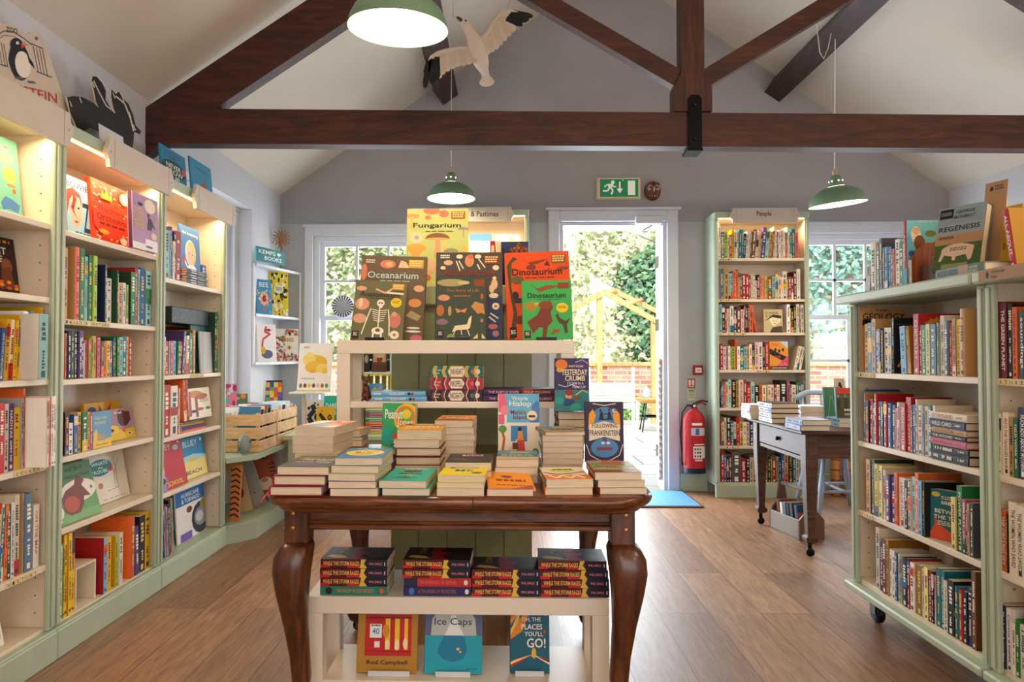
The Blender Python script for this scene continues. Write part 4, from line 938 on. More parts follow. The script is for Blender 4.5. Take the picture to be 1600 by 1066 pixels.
row(bcG, ZR[3], 1362.6, 5.074, 'c470:30 n380:28=WOLF@w m420:32 O430:20 w370:20 c370:22 b370:20 w370:20 L370:22 n370:38 r370:22 c370:38 B370:6 O380:46 c380:20 Y400:28 m390:26=A_WORLD_IN_A_SHELL@w k380:20 P380:12 t450:36 t450:28=WORLD_OF_WONDERS@w c390:32=Wilding k420:52=SOPHERA@w t400:34 r390:34 k400:32=NO_WAY_BUT_GENTLY@w n440:38=MISS_ADVENTURER h600:34', 'bottom shelf of the '+GL, inset=.007, headroom=gh(3), seed=15, name='nature_book')
# horizontal stack of hardbacks on its second shelf
zz_ = ZR[1]; rn = random.Random(5)
stk = [('k', .030, 'MYTHOS', 'lowest of the stack'), ('k', .024, 'A Better Way to Hope', 'second from the stack bottom'), ('p', .022, 'Magic Medicines', 'in the lower middle of the stack'), ('k', .017, 'THE WITCHES', 'in the middle of the stack'), ('H', .018, 'ONCE UPON A TOME', 'with tan spine, third from the stack top'), ('n', .027, 'WILD CARD', 'second from the stack top'), ('c', .024, 'STORYLAND', 'topmost of the stack')]
for i, (k, t, tx, lab) in enumerate(stk):
    col = PAL[k][0]; h = rn.uniform(.180, .198); w = .14; x1 = (case_M(bcG).inverted() @ Vector((XF, at(1512, 700, X=XF).y, 0))).x
    ink = '#f0e6cc' if lum(col) < .25 else '#8a5a28'
    sa = Art(t, h)
    if tx in FAINT: _pm(sa, .3, .7, .4, .93, ink, rn)
    else: sa.text(tx, .25, .75, .35, .93, ink, -90)
    _pm(sa, .38, .62, .08, .26, ink, rn)
    # spine outwards, top of the book to the left
    L = Matrix(((0, 0, -1, 0), (1, 0, 0, 0), (0, -1, 0, 0), (0, 0, 0, 1)))
    M4 = case_M(bcG) @ Matrix.Translation((x1-rn.uniform(0, .008), -.006+rn.uniform(0, .01), zz_+t/2+.0004)) @ L
    book('hardback', f'{PAL[k][1]} hardback lying flat, {lab} on the geology bookcase', 'book', M4, w, h, t, col, col, spine_art=sa, hard=True, group='hardbacks stacked flat on the geology bookcase'); zz_ += t+.0008
# the tides book, turned cover outwards
face(bcG, ZR[2], 1447, 1482, 768, .025, 2, .03, 'teal paperback with an orange starfish faced out between spines', '#1f6f7d', [('p', [(0, 0), (0, .12), (.12, .3), (.1, .48), (.22, .3), (.55, .18), (.6, .24), (.72, .2), (.6, .08), (1, .1), (1, 0)], '#d9563a'), ('t', 'LIFE', .3, .7, .66, .74, '#f2ead6'), ('t', 'BETWEEN', .12, .88, .53, .61, '#f2ead6'), ('t', 'THE TIDES', .1, .92, .41, .49, '#f2ead6'), ('m', .2, .28, .8, .38, '#e6dac2', 3, 4), ('e', .15, .9, .12, .05, '#e0b84a'), ('m', .3, .8, .75, .88, '#e6dac2', 2, 5)], name='paperback', hard=False, turn=28)
# --- nature bookcase
NL = 'nature bookcase'
row(bcN, ZR[0], 1551, 3.553, 'm412:38=THE_GREEN_PLANET@w m412:40=THE_GREEN_PLANET@w k405:30 o390:26=Hollow_Places@k K370:46=soundings@w b370:40 g360:30', 'top shelf of the '+NL, inset=.007, headroom=gh(0), seed=16, name='nature_book')
row(bcN, ZR[1], 1552.5, 3.553, 'r320:18 c330:18 c340:34=INTO_THE_TANGLED_BANK@k H320:28 g320:26=FIELD_WORK@w n385:46=MUCH_ADO_ABOUT_MOTHING@w b370:30', 'second shelf of the '+NL, inset=.007, headroom=gh(1), seed=17, name='nature_book')
row(bcN, ZR[2], 1556, 3.373, 'o310:34=THE_CIRCLING_SKY@w k300:10 c370:46=THE_WOMEN_WHO_SAVED@k c370:44=THE_WOMEN_WHO_SAVED@k t380:40', 'third shelf of the '+NL, inset=.007, headroom=gh(2), seed=18, name='nature_book')
row(bcN, ZR[3], 1554, 3.373, 'n320:36=The_Lark_Ascending@w w320:28=Corvus@k c260:18 g290:26 c280:28 d400:30=BIRDS@w c350:20', 'bottom shelf of the '+NL, inset=.007, headroom=gh(3), seed=19, name='nature_book')

# --- left wall bookcases
h1 = lambda i: (([1.94]+[z-.022 for z in Z1])[i]-Z1[i])-.003
h2 = lambda i: (([1.94]+[z-.022 for z in Z2])[i]-Z2[i])-.003
h3 = lambda i: (([1.94]+[z-.022 for z in Z3])[i]-Z3[i])-.003
CL = 'cookery bookcase'
row(bc1, Z1[2], -9, 6.267, 'u600:30/3 o610:20/3 b530:44/4=HOW_TO_START_A_REVOLUTION y620:48/4 c610:44/4 y600:26/4 y650:40/4 w690:40/4 c680:22/4 S690:40/4 C640:30/4 h600:22/3 r650:26/3 y720:26/3', 'third shelf of the '+CL, headroom=h1(2), seed=21, name='childrens_book')
row(bc1, Z1[2], 61.5, 6.267, 'Tw660:90', 'jutting from the third shelf of the '+CL, inset=-.045, headroom=.26, seed=22, name='childrens_book')
row(bc1, Z1[3], -7, 6.27, 'r700:44=ROASTING_TIN r700:58=RED_SHELF w680:46 u670:54=NADIYAS@w y620:62=GREEN_KITCHEN@h s700:26 o790:24', 'fourth shelf of the '+CL, headroom=h1(3), seed=23, name='cookbook')
row(bc1, Z1[3], 74.5, 6.27, 'w690:24 o690:22 w690:22 w690:22', 'jutting beside the cookbooks, '+CL, inset=-.05, headroom=.26, seed=24, name='cookbook')
row(bc1, Z1[4], -7, 6.27, 'r800:42/6 Y780:26/6 t740:26/4 m740:24/2 o740:32/2 d740:38=1001_DAYS w740:34=ATLAS c800:52 _:16 H790:14 S770:80 H700:16 _:4 w620:56=ON_THE_MAP@o', 'fifth shelf of the '+CL, headroom=h1(4), seed=25, name='childrens_book')
mp_ = [('e', .7, .75, .2, .06, '#f0d89a'), ('e', .78, .55, .14, .1, '#e9c66a'), ('p', [(.55, .18), (.65, .27), (.8, .25), (.95, .2), (.9, .1), (.72, .12), (.58, .1)], '#4a7fc0'), ('e', .8, .42, .1, .02, '#e8875a'), ('r', .1, .35, .48, .8, '#f2ead8'), ('t', 'MAPS', .14, .44, .55, .68, '#2a2a2a'), ('e', .75, .88, .08, .015, '#d98a9a'), ('e', .85, .36, .04, .03, '#e0703a')]
face(bc1, Z1[0], -45, 33.5, 205, .10, 6, .02, 'large teal world map atlas faced out on the cookery bookcase', '#7cc4ae', mp_)
face(bc1, Z1[1], -45, 30, 367, .12, 8, .02, 'dark rock music book faced out below the teal atlas', '#2a1a16', [('t', 'DONT STOP', .1, .9, .86, .92, '#e0893a'), ('t', 'HIT', .5, .8, .7, .82, '#efe6d6'), ('t', 'ME', .5, .7, .56, .67, '#efe6d6'), ('e', .78, .5, .12, .14, '#8a4a30'), ('p', [(.6, .1), (.66, .45), (.85, .5), (.92, .1)], '#6e3826')]+[('e', .3+.16*(i % 5), .12+.05*(i//5), .05, .03, ['#d9622a', '#e8a02a', '#8a2a1a'][i % 3]) for i in range(14)])
face(bc1, Z1[5], -20, 14, 955, .05, 12, .01, 'white book with a yellow owl drawing on the lowest shelf, cookery bookcase', '#ece7dc', [('e', .7, .3, .2, .2, '#8a8050'), ('e', .7, .3, .13, .14, '#e6c23a'), ('e', .7, .34, .05, .05, '#222222')])
# the middle bookcase
AL = 'animals bookcase'
row(bc2, Z2[0], 92, 7.6, 'b900:40=ATLAS@o o900:34', 'top shelf of the '+AL, headroom=.26, seed=26, name='childrens_book')
bo = [('t', 'BOWIE', .05, .95, .82, .92, '#3a4a58'), ('t', 'Z', .66, .96, .12, .62, '#16324a'), ('e', .38, .45, .26, .3, '#f2b79a'), ('p', [(.02, .35), (.05, .75), (.3, .82), (.6, .74), (.68, .5), (.55, .68), (.3, .7), (.15, .6)], '#c8341e'), ('p', [(.3, .75), (.45, .65), (.3, .45), (.42, .3), (.18, .48), (.28, .6)], '#d8202a'), ('e', .28, .5, .05, .02, '#2a3a4a'), ('e', .5, .5, .05, .02, '#2a3a4a'), ('e', .38, .26, .08, .02, '#a8323a'), ('m', .3, .03, .95, .1, '#23405a', 2, 3)]
face(bc2, Z2[0], 104, 142, 278, .08, 5, .02, 'pale blue picture biography with a red-haired singer on the cover', '#9cc8dc', bo)
so = [('e', .4, .38, .42, .27, '#e03a22'), ('t', 'The Story', .1, .8, .5, .6, '#6a1410'), ('t', 'Orchestra', .08, .85, .38, .48, '#6a1410'), ('m', .15, .28, .8, .34, '#6a1410', 1, 2), ('e', .83, .83, .13, .1, '#f2d48a'), ('e', .83, .83, .09, .07, '#f7ecc8'), ('p', [(.2, .72), (.25, .86), (.3, .78), (.36, .9), (.42, .78), (.48, .84), (.5, .72)], '#e8b42a')]
rn = random.Random(9)
so = [('e', rn.random()*.94+.03, rn.random()*.94+.03, .03, .012, rn.choice(['#f4c890', '#f2a04a', '#f7e6c8', '#c2200f'])) for _ in range(110)]+so+[('e', .75, .12, .09, .06, '#f4e4d0'), ('e', .75, .2, .04, .03, '#e8b090'), ('e', .25, .2, .13, .04, '#e8a03a')]
face(bc2, Z2[0], 144, 204, 288, .07, 4, .025, 'orange-red patterned orchestra story book in the middle of its shelf', '#e2431f', so)
pu = [('r', 0, .0, .5, .12, '#efe6e0'), ('r', .48, .02, .96, .22, '#efe6e6'), ('r', .5, .06, .75, .1, '#555555'), ('e', .68, .84, .22, .13, '#f2e2c8'), ('e', .3, .82, .1, .03, '#2a2030'), ('e', .62, .66, .06, .04, '#6a4a50'), ('p', [(.55, .4), (.6, .62), (.72, .62), (.9, .42), (.78, .48), (.72, .4)], '#3a3044'), ('m', .05, .35, .45, .75, '#d9b06a', 7, 3), ('e', .8, .3, .12, .07, '#e8c8b8')]
face(bc2, Z2[0], 206, 246, 306, -.02, 2, .022, 'lilac fairy picture book with a barcode jutting past the bookcase edge', '#b88fb4', pu, spine='#4a2a48')
row(bc2, Z2[1], 88.5, 7.61, 'L900:37 H880:22 c870:20 H870:44 _:86 CH890:56 g880:56 _:10 T780:36 _:10 g800:46 G800:52 _:92 Kn700:22 c540:55 _:74 gd640:16 H500:48 w500:36 _:16 G480:24 _:20 gd640:56 r690:34 T680:24 b700:54 _:12 T670:66', 'second shelf of the '+AL, headroom=h2(1), seed=27, name='picture_book')
row(bc2, Z2[2], 86.5, 8.882, 'C690:38 P600:34 c730:58=Diggers@k o650:24 _:20 n680:50 d680:42 d680:42 _:16 u670:46 u660:34 c500:12 p540:42 O560:36 G590:40 y590:40 _:6 p570:40 g560:24 h500:42 o510:30 y510:44 s510:42 n530:28 g560:28 g555:32 _:4 T555:46 t560:60 y550:28 r530:40', 'third shelf of the '+AL, headroom=h2(2), seed=28, name='picture_book')
row(bc2, Z2[3], 88, 5.33, 'S390:20 t370:30=River@w k360:30 m370:34 r300:6 w265:38 b330:36 y340:32 g330:44 y325:22 p320:20', 'fourth shelf of the '+AL, headroom=h2(3), seed=29, name='picture_book')
face(bc2, Z2[3], 136, 191, 629, .14, 4, .015, 'yellow butterfly board book behind the pony books', '#e8ae22', [('p', [(.4, .95), (.5, .75), (.62, .8), (.75, .97), (.7, .7), (.5, .6), (.38, .72)], '#c2401f'), ('e', .2, .8, .12, .1, '#2a4a7a')])
face(bc2, Z2[3], 150, 213, 641, .085, 7, .012, 'mauve board book with a brown horse head and yellow flower', '#a88aa0', [('r', 0, 0, 1, .32, '#e6c222'), ('p', [(.6, .55), (.58, .9), (.68, .98), (.78, .9), (.9, .88), (.92, .6), (.8, .42), (.68, .42)], '#5a2018'), ('e', .45, .36, .16, .13, '#efc83a'), ('e', .42, .33, .06, .05, '#5a2a1a'), ('e', .86, .16, .07, .06, '#f2ead8'), ('e', .86, .16, .035, .03, '#333333'), ('t', 'foal', .52, .7, .84, .93, '#f0e6d8'), ('e', .72, .3, .04, .08, '#d0382a')])
face(bc2, Z2[3], 147.5, 176, 643, .02, 2, .012, 'blue board book with a yellow pony, touch and feel', '#6a9cc8', [('p', [(0, 0), (.0, .2), (.25, .28), (.7, .22), (1, .24), (1, 0)], '#ecc41e'), ('p', [(.02, .15), (.05, .42), (.2, .55), (.24, .42), (.6, .3), (.68, .15)], '#efc63a'), ('p', [(.2, .2), (.25, .42), (.6, .36), (.68, .18)], '#b49a80'), ('t', 'thats not', .1, .75, .78, .87, '#d8e29a'), ('t', 'my pony', .1, .7, .62, .72, '#d8e29a'), ('m', .15, .06, .85, .1, '#6a4a20', 1, 3)])
face(bc2, Z2[4], 87, 110, 718, .05, 14, .01, 'pink picture book with a violet stripe beside the helping bear book', '#e08aa0', [('r', 0, 0, 1, .12, '#5a4aa0'), ('r', 0, .12, 1, .4, '#efe6e4'), ('e', .7, .5, .3, .12, '#f0b0b8')])
face(bc2, Z2[4], 146, 206, 709, .10, 11, .012, 'white picture book with a teal title bubble and ink trees', '#e6dfd2', [('e', .36, .72, .3, .17, '#137e84'), ('t', 'WHATS', .16, .56, .77, .84, '#d8efe4'), ('t', 'the', .3, .42, .70, .74, '#d8efe4'), ('t', 'TROUBLE', .12, .6, .61, .68, '#d8efe4'), ('e', .3, .3, .09, .12, '#e8ddcc'), ('e', .3, .36, .06, .06, '#b87a6a'), ('l', [(.65, .25), (.68, .6), (.6, .85)], .012, '#6a6460'), ('l', [(.68, .55), (.85, .85)], .01, '#6a6460'), ('l', [(.72, .25), (.74, .6), (.72, .9)], .012, '#6a6460'), ('l', [(.45, .22), (.75, .24)], .008, '#444444'), ('e', .6, .66, .05, .06, '#b8324a'), ('m', .3, .04, .9, .07, '#9a938a', 1, 5)])
face(bc2, Z2[4], 92, 162, 727, .022, 15, .012, 'green picture book with a brown bear, tilted on its shelf', '#68a05c', [('r', 0, .62, 1, 1, '#4f7c4c'), ('r', 0, 0, 1, .15, '#7ab06a'), ('e', .62, .5, .4, .2, '#e8ddd0'), ('p', [(.25, .2), (.22, .42), (.34, .55), (.55, .62), (.6, .74), (.72, .74), (.78, .66), (.7, .58), (.85, .36), (.7, .38), (.66, .24), (.55, .12), (.35, .12)], '#7a3420'), ('e', .42, .3, .16, .14, '#b8502a'), ('e', .1, .22, .12, .12, '#efe6d8'), ('r', .1, .05, .14, .2, '#efe6d8'), ('t', 'Bear and Bird', .18, .8, .86, .94, '#1e3a22'), ('t', 'Lend a Helping Hand', .1, .92, .72, .8, '#1e2a1e'), ('e', .9, .5, .03, .03, '#2a7aa0')])
row(bc2, Z2[5], 86.0, 5.924, 'r800:36=THE_BUG_HOUSE_GUIDE@w r800:38 w690:24 G690:22 y760:32 y760:32 y760:32 _:262 Br520:32 _:4 y500:36 _:40 Gy470:20 _:8 c480:32 _:66 o570:40 _:6 u450:44/-3 k520:54 y530:46', 'bottom shelf of the '+AL, headroom=h2(5), seed=30, name='picture_book')
a, _w = plane_pt(bc2, .03, 122); b2_, _w = plane_pt(bc2, .03, 144)
mb = MB(); W_ = .135
mb.box(0, W_, 0, .18, .15, .158, CREAM); mb.box(W_-.008, W_, 0, .18, .0, .15, CREAM); mb.box(0, .008, 0, .18, 0, .15, CREAM)
o = mb.build('display_box', M_PAINT, None); o.matrix_world = case_M(bc2) @ Matrix.Translation((a.x+.01, .035, Z2[5]+.0005)); tag(o, 'cream open display box on the lowest shelf beside the yellow annuals', 'box')
# window-side bookcase
BL = 'bookcase by the window'
row(bc3, Z3[0], 253.5, 8.882, 'Y690:30 T690:60 B690:22 u750:24 c550:24 n690:28 r710:68', 'top shelf of the '+BL, headroom=.3, seed=31, name='childrens_book')
row(bc3, Z3[0], 314, 8.882, 'b340:56', 'top shelf past the astronaut, '+BL, inset=.08, headroom=.3, seed=32, name='childrens_book')
face(bc3, Z3[0], 316, 337, 384, .13, 3, .02, 'green and yellow atlas behind the blue booklet, near the west window', '#5fa02a', [('r', 0, 0, 1, .45, '#6aa8dc'), ('r', 0, .8, 1, 1, '#e8e0d0'), ('e', .7, .25, .15, .12, '#2a4aa8'), ('e', .5, .15, .3, .1, '#e6c23a')], spine='#e0923a')
face(bc3, Z3[0], 283, 313.5, 355, .05, 3, .012, 'blue picture book with a smiling astronaut faced out', '#4a7ab0', [('e', .5, .55, .27, .23, '#d8e4ea'), ('e', .52, .55, .23, .21, '#f2b04a'), ('e', .5, .53, .2, .18, '#f0bc94'), ('e', .42, .54, .02, .015, '#222222'), ('e', .58, .53, .02, .015, '#222222'), ('p', [(.3, .3), (.25, .1), (.8, .1), (.78, .3), (.66, .35), (.42, .35)], '#f2eee6'), ('l', [(.32, .3), (.18, .4)], .04, '#f2eee6'), ('e', .15, .4, .05, .06, '#d0302a'), ('e', .45, .22, .03, .02, '#e8b42a'), ('e', .62, .22, .03, .02, '#2a5aa8'), ('e', .5, .14, .03, .02, '#b0303a'), ('e', .65, .14, .03, .02, '#2a7a4a'), ('t', 'Neil Armstrong', .1, .9, .84, .91, '#f4f0ea')])
mt = case_M(bc3); a, _w = plane_pt(bc3, .012, 290); b2_, _w = plane_pt(bc3, .012, 322)
L = Matrix(((0, 0, -1, 0), (1, 0, 0, 0), (0, -1, 0, 0), (0, 0, 0, 1)))
for i in range(6):
    t = .0125; z = Z3[0]+.0005+i*(t+.0006)+t/2; dx = .003*((i*7) % 3)
    sa = Art(t, .235).rect(.3, .55, .7, .8, '#e6e0d6').rect(.4, .15, .6, .45, '#b8b2a8')
    book('paperback', ['lowest', 'second lowest', 'third lowest', 'third highest', 'second highest', 'topmost'][i]+' black paperback of the flat stack before the astronaut book', 'book', mt @ Matrix.Translation((b2_.x-.0+dx-.01, .008+.004*(i % 2), z)) @ L, .03, .235, t, '#1a1a1d', '#1a1a1d', spine_art=sa, hard=False, group='black paperbacks stacked flat below the astronaut')
face(bc3, Z3[1], 249, 295, 507, .16, 2, .03, 'dark red book with a gold ring, at the back of its shelf', '#7a1c18', [('e', .88, .86, .05, .05, '#e0b86a'), ('e', .88, .86, .03, .03, '#7a1c18'), ('r', 0, .94, 1, 1, '#c9a878')])
face(bc3, Z3[1], 300, 325, 508, .055, 2, .012, 'dark teal book standing behind the pale grey folder', '#2a5a5e', [('e', .7, .85, .03, .02, '#e8e8e8'), ('e', .6, .78, .02, .015, '#e8e8e8')])
row(bc3, Z3[1], 249.5, 8.2, 'k520:60 w500:24 r440:40 T440:16 _:4 r445:36 B440:36 _:4 g430:44/3 r430:24/7 u560:28/6 H500:34/3 c500:36 _:6 g530:34 O570:38', 'second shelf of the '+BL, headroom=h3(1), seed=33, name='childrens_book')
row(bc3, Z3[1], 335.2, 8.2, 'd780:26 g780:18 _:8', 'far end of the second shelf, '+BL, headroom=h3(1), seed=34, name='childrens_book')
face(bc3, Z3[1], 314, 334, 519, .03, 3, .008, 'pale grey folder faced out among the puzzle books', '#b9b8bc', [('p', [(0, 0), (0, 1), (.35, 1), (.2, 0)], '#a3a49c'), ('p', [(.1, 0), (1, .1), (1, 0)], '#d9c6ae')], name='folder')
a, _w = plane_pt(bc3, .05, 268); b2_, _w = plane_pt(bc3, .05, 335); zt_ = plane_pt(bc3, .05, 300, 483)[0].z
mb = MB(); mb.bbox(0, b2_.x-a.x, 0, .16, 0, .085, .003, '#23302e')
aa_ = Art(b2_.x-a.x, .085)
for i in range(7):
    for j in range(3): aa_.line([(.05+.13*i+.04*(j % 2), .25+.25*j), (.09+.13*i+.04*(j % 2), .38+.25*j)], .04, '#5a7068')
aa_.to(mb, (0, 0, 0), (1, 0, 0), (0, 0, 1), (0, -1, 0))
o = mb.build('gift_box', M_PRINT); o.matrix_world = case_M(bc3) @ Matrix.Translation((a.x, .05, zt_-.085)); tag(o, 'dark green patterned box lying across the tops of the puzzle books', 'box')
row(bc3, Z3[2], 248.5, 5.327, 'Y460:26 k455:20 r440:52 c420:60 r390:18 w380:8', 'third shelf of the '+BL, headroom=h3(2), seed=35, name='childrens_book')
a, _w = plane_pt(bc3, .02, 283); 
for i, (k, t) in enumerate((('C', .012), ('u', .013), ('S', .008), ('O', .010), ('h', .009))):
    M4 = case_M(bc3) @ Matrix.Translation((a.x+.27-.004*i, .014+.006*(i % 3), Z3[2]+.0005+[0, .0125, .026, .0345, .045][i]+t/2)) @ L
    book('picture_book', f'{PAL[k][1]} picture book lying flat, {["lowest", "second from the bottom", "middle one", "second from the top", "topmost"][i]} under the leaf-tree book', 'book', M4, .18, .25-.006*i, t, PAL[k][0], PAL[k][0], hard=False, group='picture books lying flat under the leaf-tree book')
zf = Z3[2]+.056
face(bc3, zf, 298, 332, 607, .03, 7, .012, 'cream picture book with an autumn leaf tree, standing on flat books', '#ece2cc', [('e', .35, .8, .3, .12, '#c8862a'), ('e', .6, .72, .28, .1, '#b0602a'), ('p', [(.28, .05), (.3, .7), (.42, .7), (.4, .05)], '#8a4a24'), ('e', .2, .25, .14, .05, '#2a2228'), ('e', .5, .3, .16, .05, '#b8324a'), ('e', .85, .3, .12, .05, '#2a7a4a'), ('m', .5, .5, .9, .62, '#8a7a6a', 2, 4), ('p', [(.0, .1), (.06, .9), (.14, .9), (.1, .1)], '#b8324a')])
row(bc3, zf, 288.5, 5.327, 'o400:22/-6 o400:22/-6', 'on the flat picture books, '+BL, inset=.03, headroom=.225, seed=36, name='picture_book')
face(bc3, Z3[3], 246, 264, 721, .03, 10, .012, 'lilac picture book with a dark hill, beside the red schoolroom book', '#b8a0c8', [('r', 0, .55, 1, 1, '#e8c8b0'), ('e', .5, .3, .5, .14, '#3a3440'), ('r', 0, 0, 1, .2, '#9a88c4')])
face(bc3, Z3[3], 290, 327, 684, .06, 9, .012, 'blue and yellow beach picture book, faced out second of the three', '#3a8cb8', [('r', 0, 0, 1, .42, '#ecd884'), ('p', [(0, .42), (0, .55), (.5, .58), (1, .5), (1, .42)], '#a8d4dc'), ('t', 'BEACH', .12, .75, .1, .2, '#2a3a5a'), ('e', .86, .9, .04, .04, '#e8f0f0'), ('e', .4, .45, .14, .05, '#e0c060'), ('t', 'BLUEY', .12, .7, .78, .93, '#d8e8ee')])
face(bc3, Z3[3], 252, 296, 692, .03, 12, .012, 'red school picture book tilted on its shelf with yellow lettering', '#c03a4a', [('t', 'SCHOOL', .3, .85, .05, .15, '#f2cc2a'), ('e', .12, .2, .1, .09, '#e6b82a'), ('e', .25, .2, .09, .08, '#9a7ab8'), ('t', 'BLUEY', .08, .62, .82, .95, '#e8c8d0'), ('e', .78, .84, .1, .06, '#a8c8b8'), ('e', .9, .95, .03, .03, '#e8e8e8')])
face(bc3, Z3[4], 281, 324, 757, .07, 4, .008, 'blue weather fact book with a hurricane seen from space', '#e8e4e2', [('r', 0, .66, 1, 1, '#1a6fb0'), ('t', 'HURRICANE', .2, .82, .79, .87, '#f2f0ee'), ('t', '& TORNADO', .2, .84, .69, .77, '#f2f0ee'), ('t', 'EYEWITNESS', .28, .95, .92, .96, '#9ac4e8'), ('e', .85, .32, .34, .3, '#2a3444'), ('e', .85, .34, .24, .18, '#8a8f9a'), ('e', .8, .34, .14, .1, '#c4c4cc'), ('e', .95, .55, .12, .1, '#8a8a3a'), ('e', .45, .55, .1, .06, '#6a3a30'), ('r', .1, .0, .5, .16, '#7a5ab0')])
row(bc3, Z3[4], 246.8, 6.66, 'p500:36/2 g630:34/2 _:6 n560:12/-4 b560:12/-4 T540:12/-4 C560:14/-5 B540:12/-5 K560:14/-5 k600:16/-5 K580:16/-6 s600:14/-6', 'bottom shelf of the '+BL, headroom=h3(4), seed=37, name='magazine')
# ---------------------------------------------------------------- displays on and around the oak table
def disp(label, pxL, pxR, pyT, Y, z, t, bg, items, lean=8, turn=0, name='hardback', hard=True, spine=None, roll=0, page=PAGE, group=None, cat='book', back=None):
    """a book standing with its cover towards the room, its foot at depth Y on height z"""
    a, b_ = at(pxL, 600, Y=Y).x, at(pxR, 600, Y=Y).x; w = (b_-a)/math.cos(R(turn))
    k = math.cos(R(lean)); h = (at((pxL+pxR)/2, pyT, Y=Y).z-z)/k
    h = (at((pxL+pxR)/2, pyT, Y=Y+h*math.sin(R(lean))).z-z)/k
    M4 = Matrix.Translation((a, Y+t/2, z+.0008+t/2*math.sin(R(lean)))) @ Matrix.Rotation(R(turn), 4, 'Z') @ Matrix.Rotation(R(-lean), 4, 'X') @ Matrix.Rotation(R(roll), 4, 'Y')
    return book(name, label, cat, M4, w, h, t, bg, spine or bg, art(w, h, None, items), hard=hard, page=page, group=group)
def pile(pxL, pxR, pyB, books, depth=.2, zb=TZ, name='paperback', base='', labels=None, group=None, rot=0, pos=None, W=None):
    """books lying flat in a pile, spines to the left, feet to the camera. books: (thickness, cover, kind, dx, dy, turn, spine, page, top art)"""
    if pos is None:
        p, q = at(pxL, pyB, Z=zb), at(pxR, pyB, Z=zb); pos = p; W = q.x-p.x
    z = zb+.0006; L = Matrix.Rotation(R(-90), 4, 'X')
    for i, bk in enumerate(books):
        t, cover, kind = bk[0], bk[1], bk[2] if len(bk) > 2 else 'p'
        dx, dy, tn = (list(bk[3])+[0, 0, 0])[:3] if len(bk) > 3 else (0, 0, 0)
        spine = bk[4] if len(bk) > 4 and bk[4] else cover; ar = bk[5] if len(bk) > 5 else None
        w = W*(1.0 if kind == 'p' else 1.02); h = depth*(1 if kind == 'p' else 1.05)
        M4 = Matrix.Translation((pos.x+W/2+dx, pos.y+h/2+dy, z+t/2)) @ Matrix.Rotation(R(rot+tn), 4, 'Z') @ Matrix.Translation((-w/2, -h/2, 0)) @ L
        n = len(books); where = 'topmost' if i == n-1 else ('lowest' if i == 0 else ordn(i+1)+' up')
        lab = (labels or {}).get(i) or f'{bk[6] if len(bk) > 6 else "pale"} book, {where} in the pile {base}'
        book('hardback' if kind == 'h' else name, lab, 'book', M4, w, h, t, cover, spine, art(w, h, None, ar) if ar else None, hard=(kind == 'h'), group=group or 'books in the pile '+base, spine_art=spine_print(t, h, spine, random.Random(i+int(pxL*7)), None, None))
        z += t+.0007
    return z
rj = random.Random(11)
def J(a=.003): return (rj.uniform(-a, a), rj.uniform(-a, a), rj.uniform(-1.5, 1.5))
C1, C2 = '#7b2028', '#5a5650'
pile(421.5, 503, 775.5, [(.026, '#8a1f2a', 'h', (0, 0, 0), None, None, 'red'), (.027, '#8a1f2a', 'h', (.010, .004, -1), None, None, 'red'), (.022, '#5c564e', 'p', (.020, .006, -2), None, [('r', 0, .55, 1, 1, '#6b6a4e'), ('e', .5, .3, .4, .18, '#6a6072'), ('e', .3, .72, .22, .12, '#8a7a5a'), ('t', 'The Island', .2, .85, .55, .7, '#e8e2d2'), ('t', 'of Lost Things', .15, .9, .36, .47, '#e8e2d2')], 'grey-brown')], base='at the west table corner')
mb = MB(); pts = [at(431, 762, Y=1.87), at(420, 768, Y=1.84), at(412, 779, Y=1.78), at(406, 786, Y=1.775), at(400, 795, Y=1.775)]
mb.tube([tuple(p) for p in pts], .003, 5, '#c01f28', squash=.3); tag(mb.build('ribbon_bookmark', M_PRINT), 'red ribbon bookmark trailing over the table edge from the red hardbacks', 'ribbon')
OV = [('e', .5, .5, .42, .3, '#e9d24a'), ('t', 'The Thursday', .2, .8, .58, .7, '#2a4a6a'), ('t', 'Murder', .3, .7, .42, .55, '#2a4a6a'), ('m', .3, .28, .7, .36, '#2a4a6a', 1, 3), ('m', .2, .86, .8, .93, '#d8e4ec', 1, 2)]
pile(515, 589.5, 775.5, [(.019, '#d9d2c2', 'p', (.001, 0, 0), '#b8402a'), (.019, '#5a4a86', 'p', (-.002, .0, -1), '#5a4a86'), (.019, '#b9c8a0', 'p', (0, .002, -3)), (.020, '#7ab08a', 'p', (.006, .004, -2)), (.020, '#3f7fb4', 'p', (.010, .006, 1), None, OV, 'blue')], base='crowned by the blue and yellow cover')
HK = [('e', .5, .76, .22, .1, '#6a4a3a'), ('t', 'How To Kill', .25, .75, .5, .62, '#1d3a3a'), ('t', 'MY', .38, .62, .34, .46, '#f0d84a'), ('t', 'FAMILY', .3, .72, .2, .3, '#1d3a3a'), ('m', .25, .9, .8, .96, '#e8f4ee', 1, 2)]
pile(596, 670, 775, [(.019, '#35b8a8', 'p', (.004, 0, -1), None, None, 'teal'), (.020, '#2fb5a5', 'p', (-.002, -.001, -3), None, HK, 'bright teal')], base='of two below the dark-red hardbacks')
YL = [('t', 'FOLLOW', .25, .8, .52, .66, '#2f87b8'), ('t', 'ME', .3, .7, .28, .44, '#2f87b8'), ('e', .8, .18, .12, .06, '#3a5a6a'), ('m', .25, .8, .8, .92, '#5a6a2a', 2, 2), ('e', .2, .55, .06, .05, '#2f87b8')]
pile(683, 756.5, 775.5, [(.020, '#d8d0c0', 'p', (0, 0, 0)), (.014, '#e8d42a', 'p', (.003, .003, -2), None, None, 'yellow-edged'), (.020, '#f0dc1e', 'p', (.007, .002, -3), None, YL, 'bright yellow')], base='under the bright yellow cover')
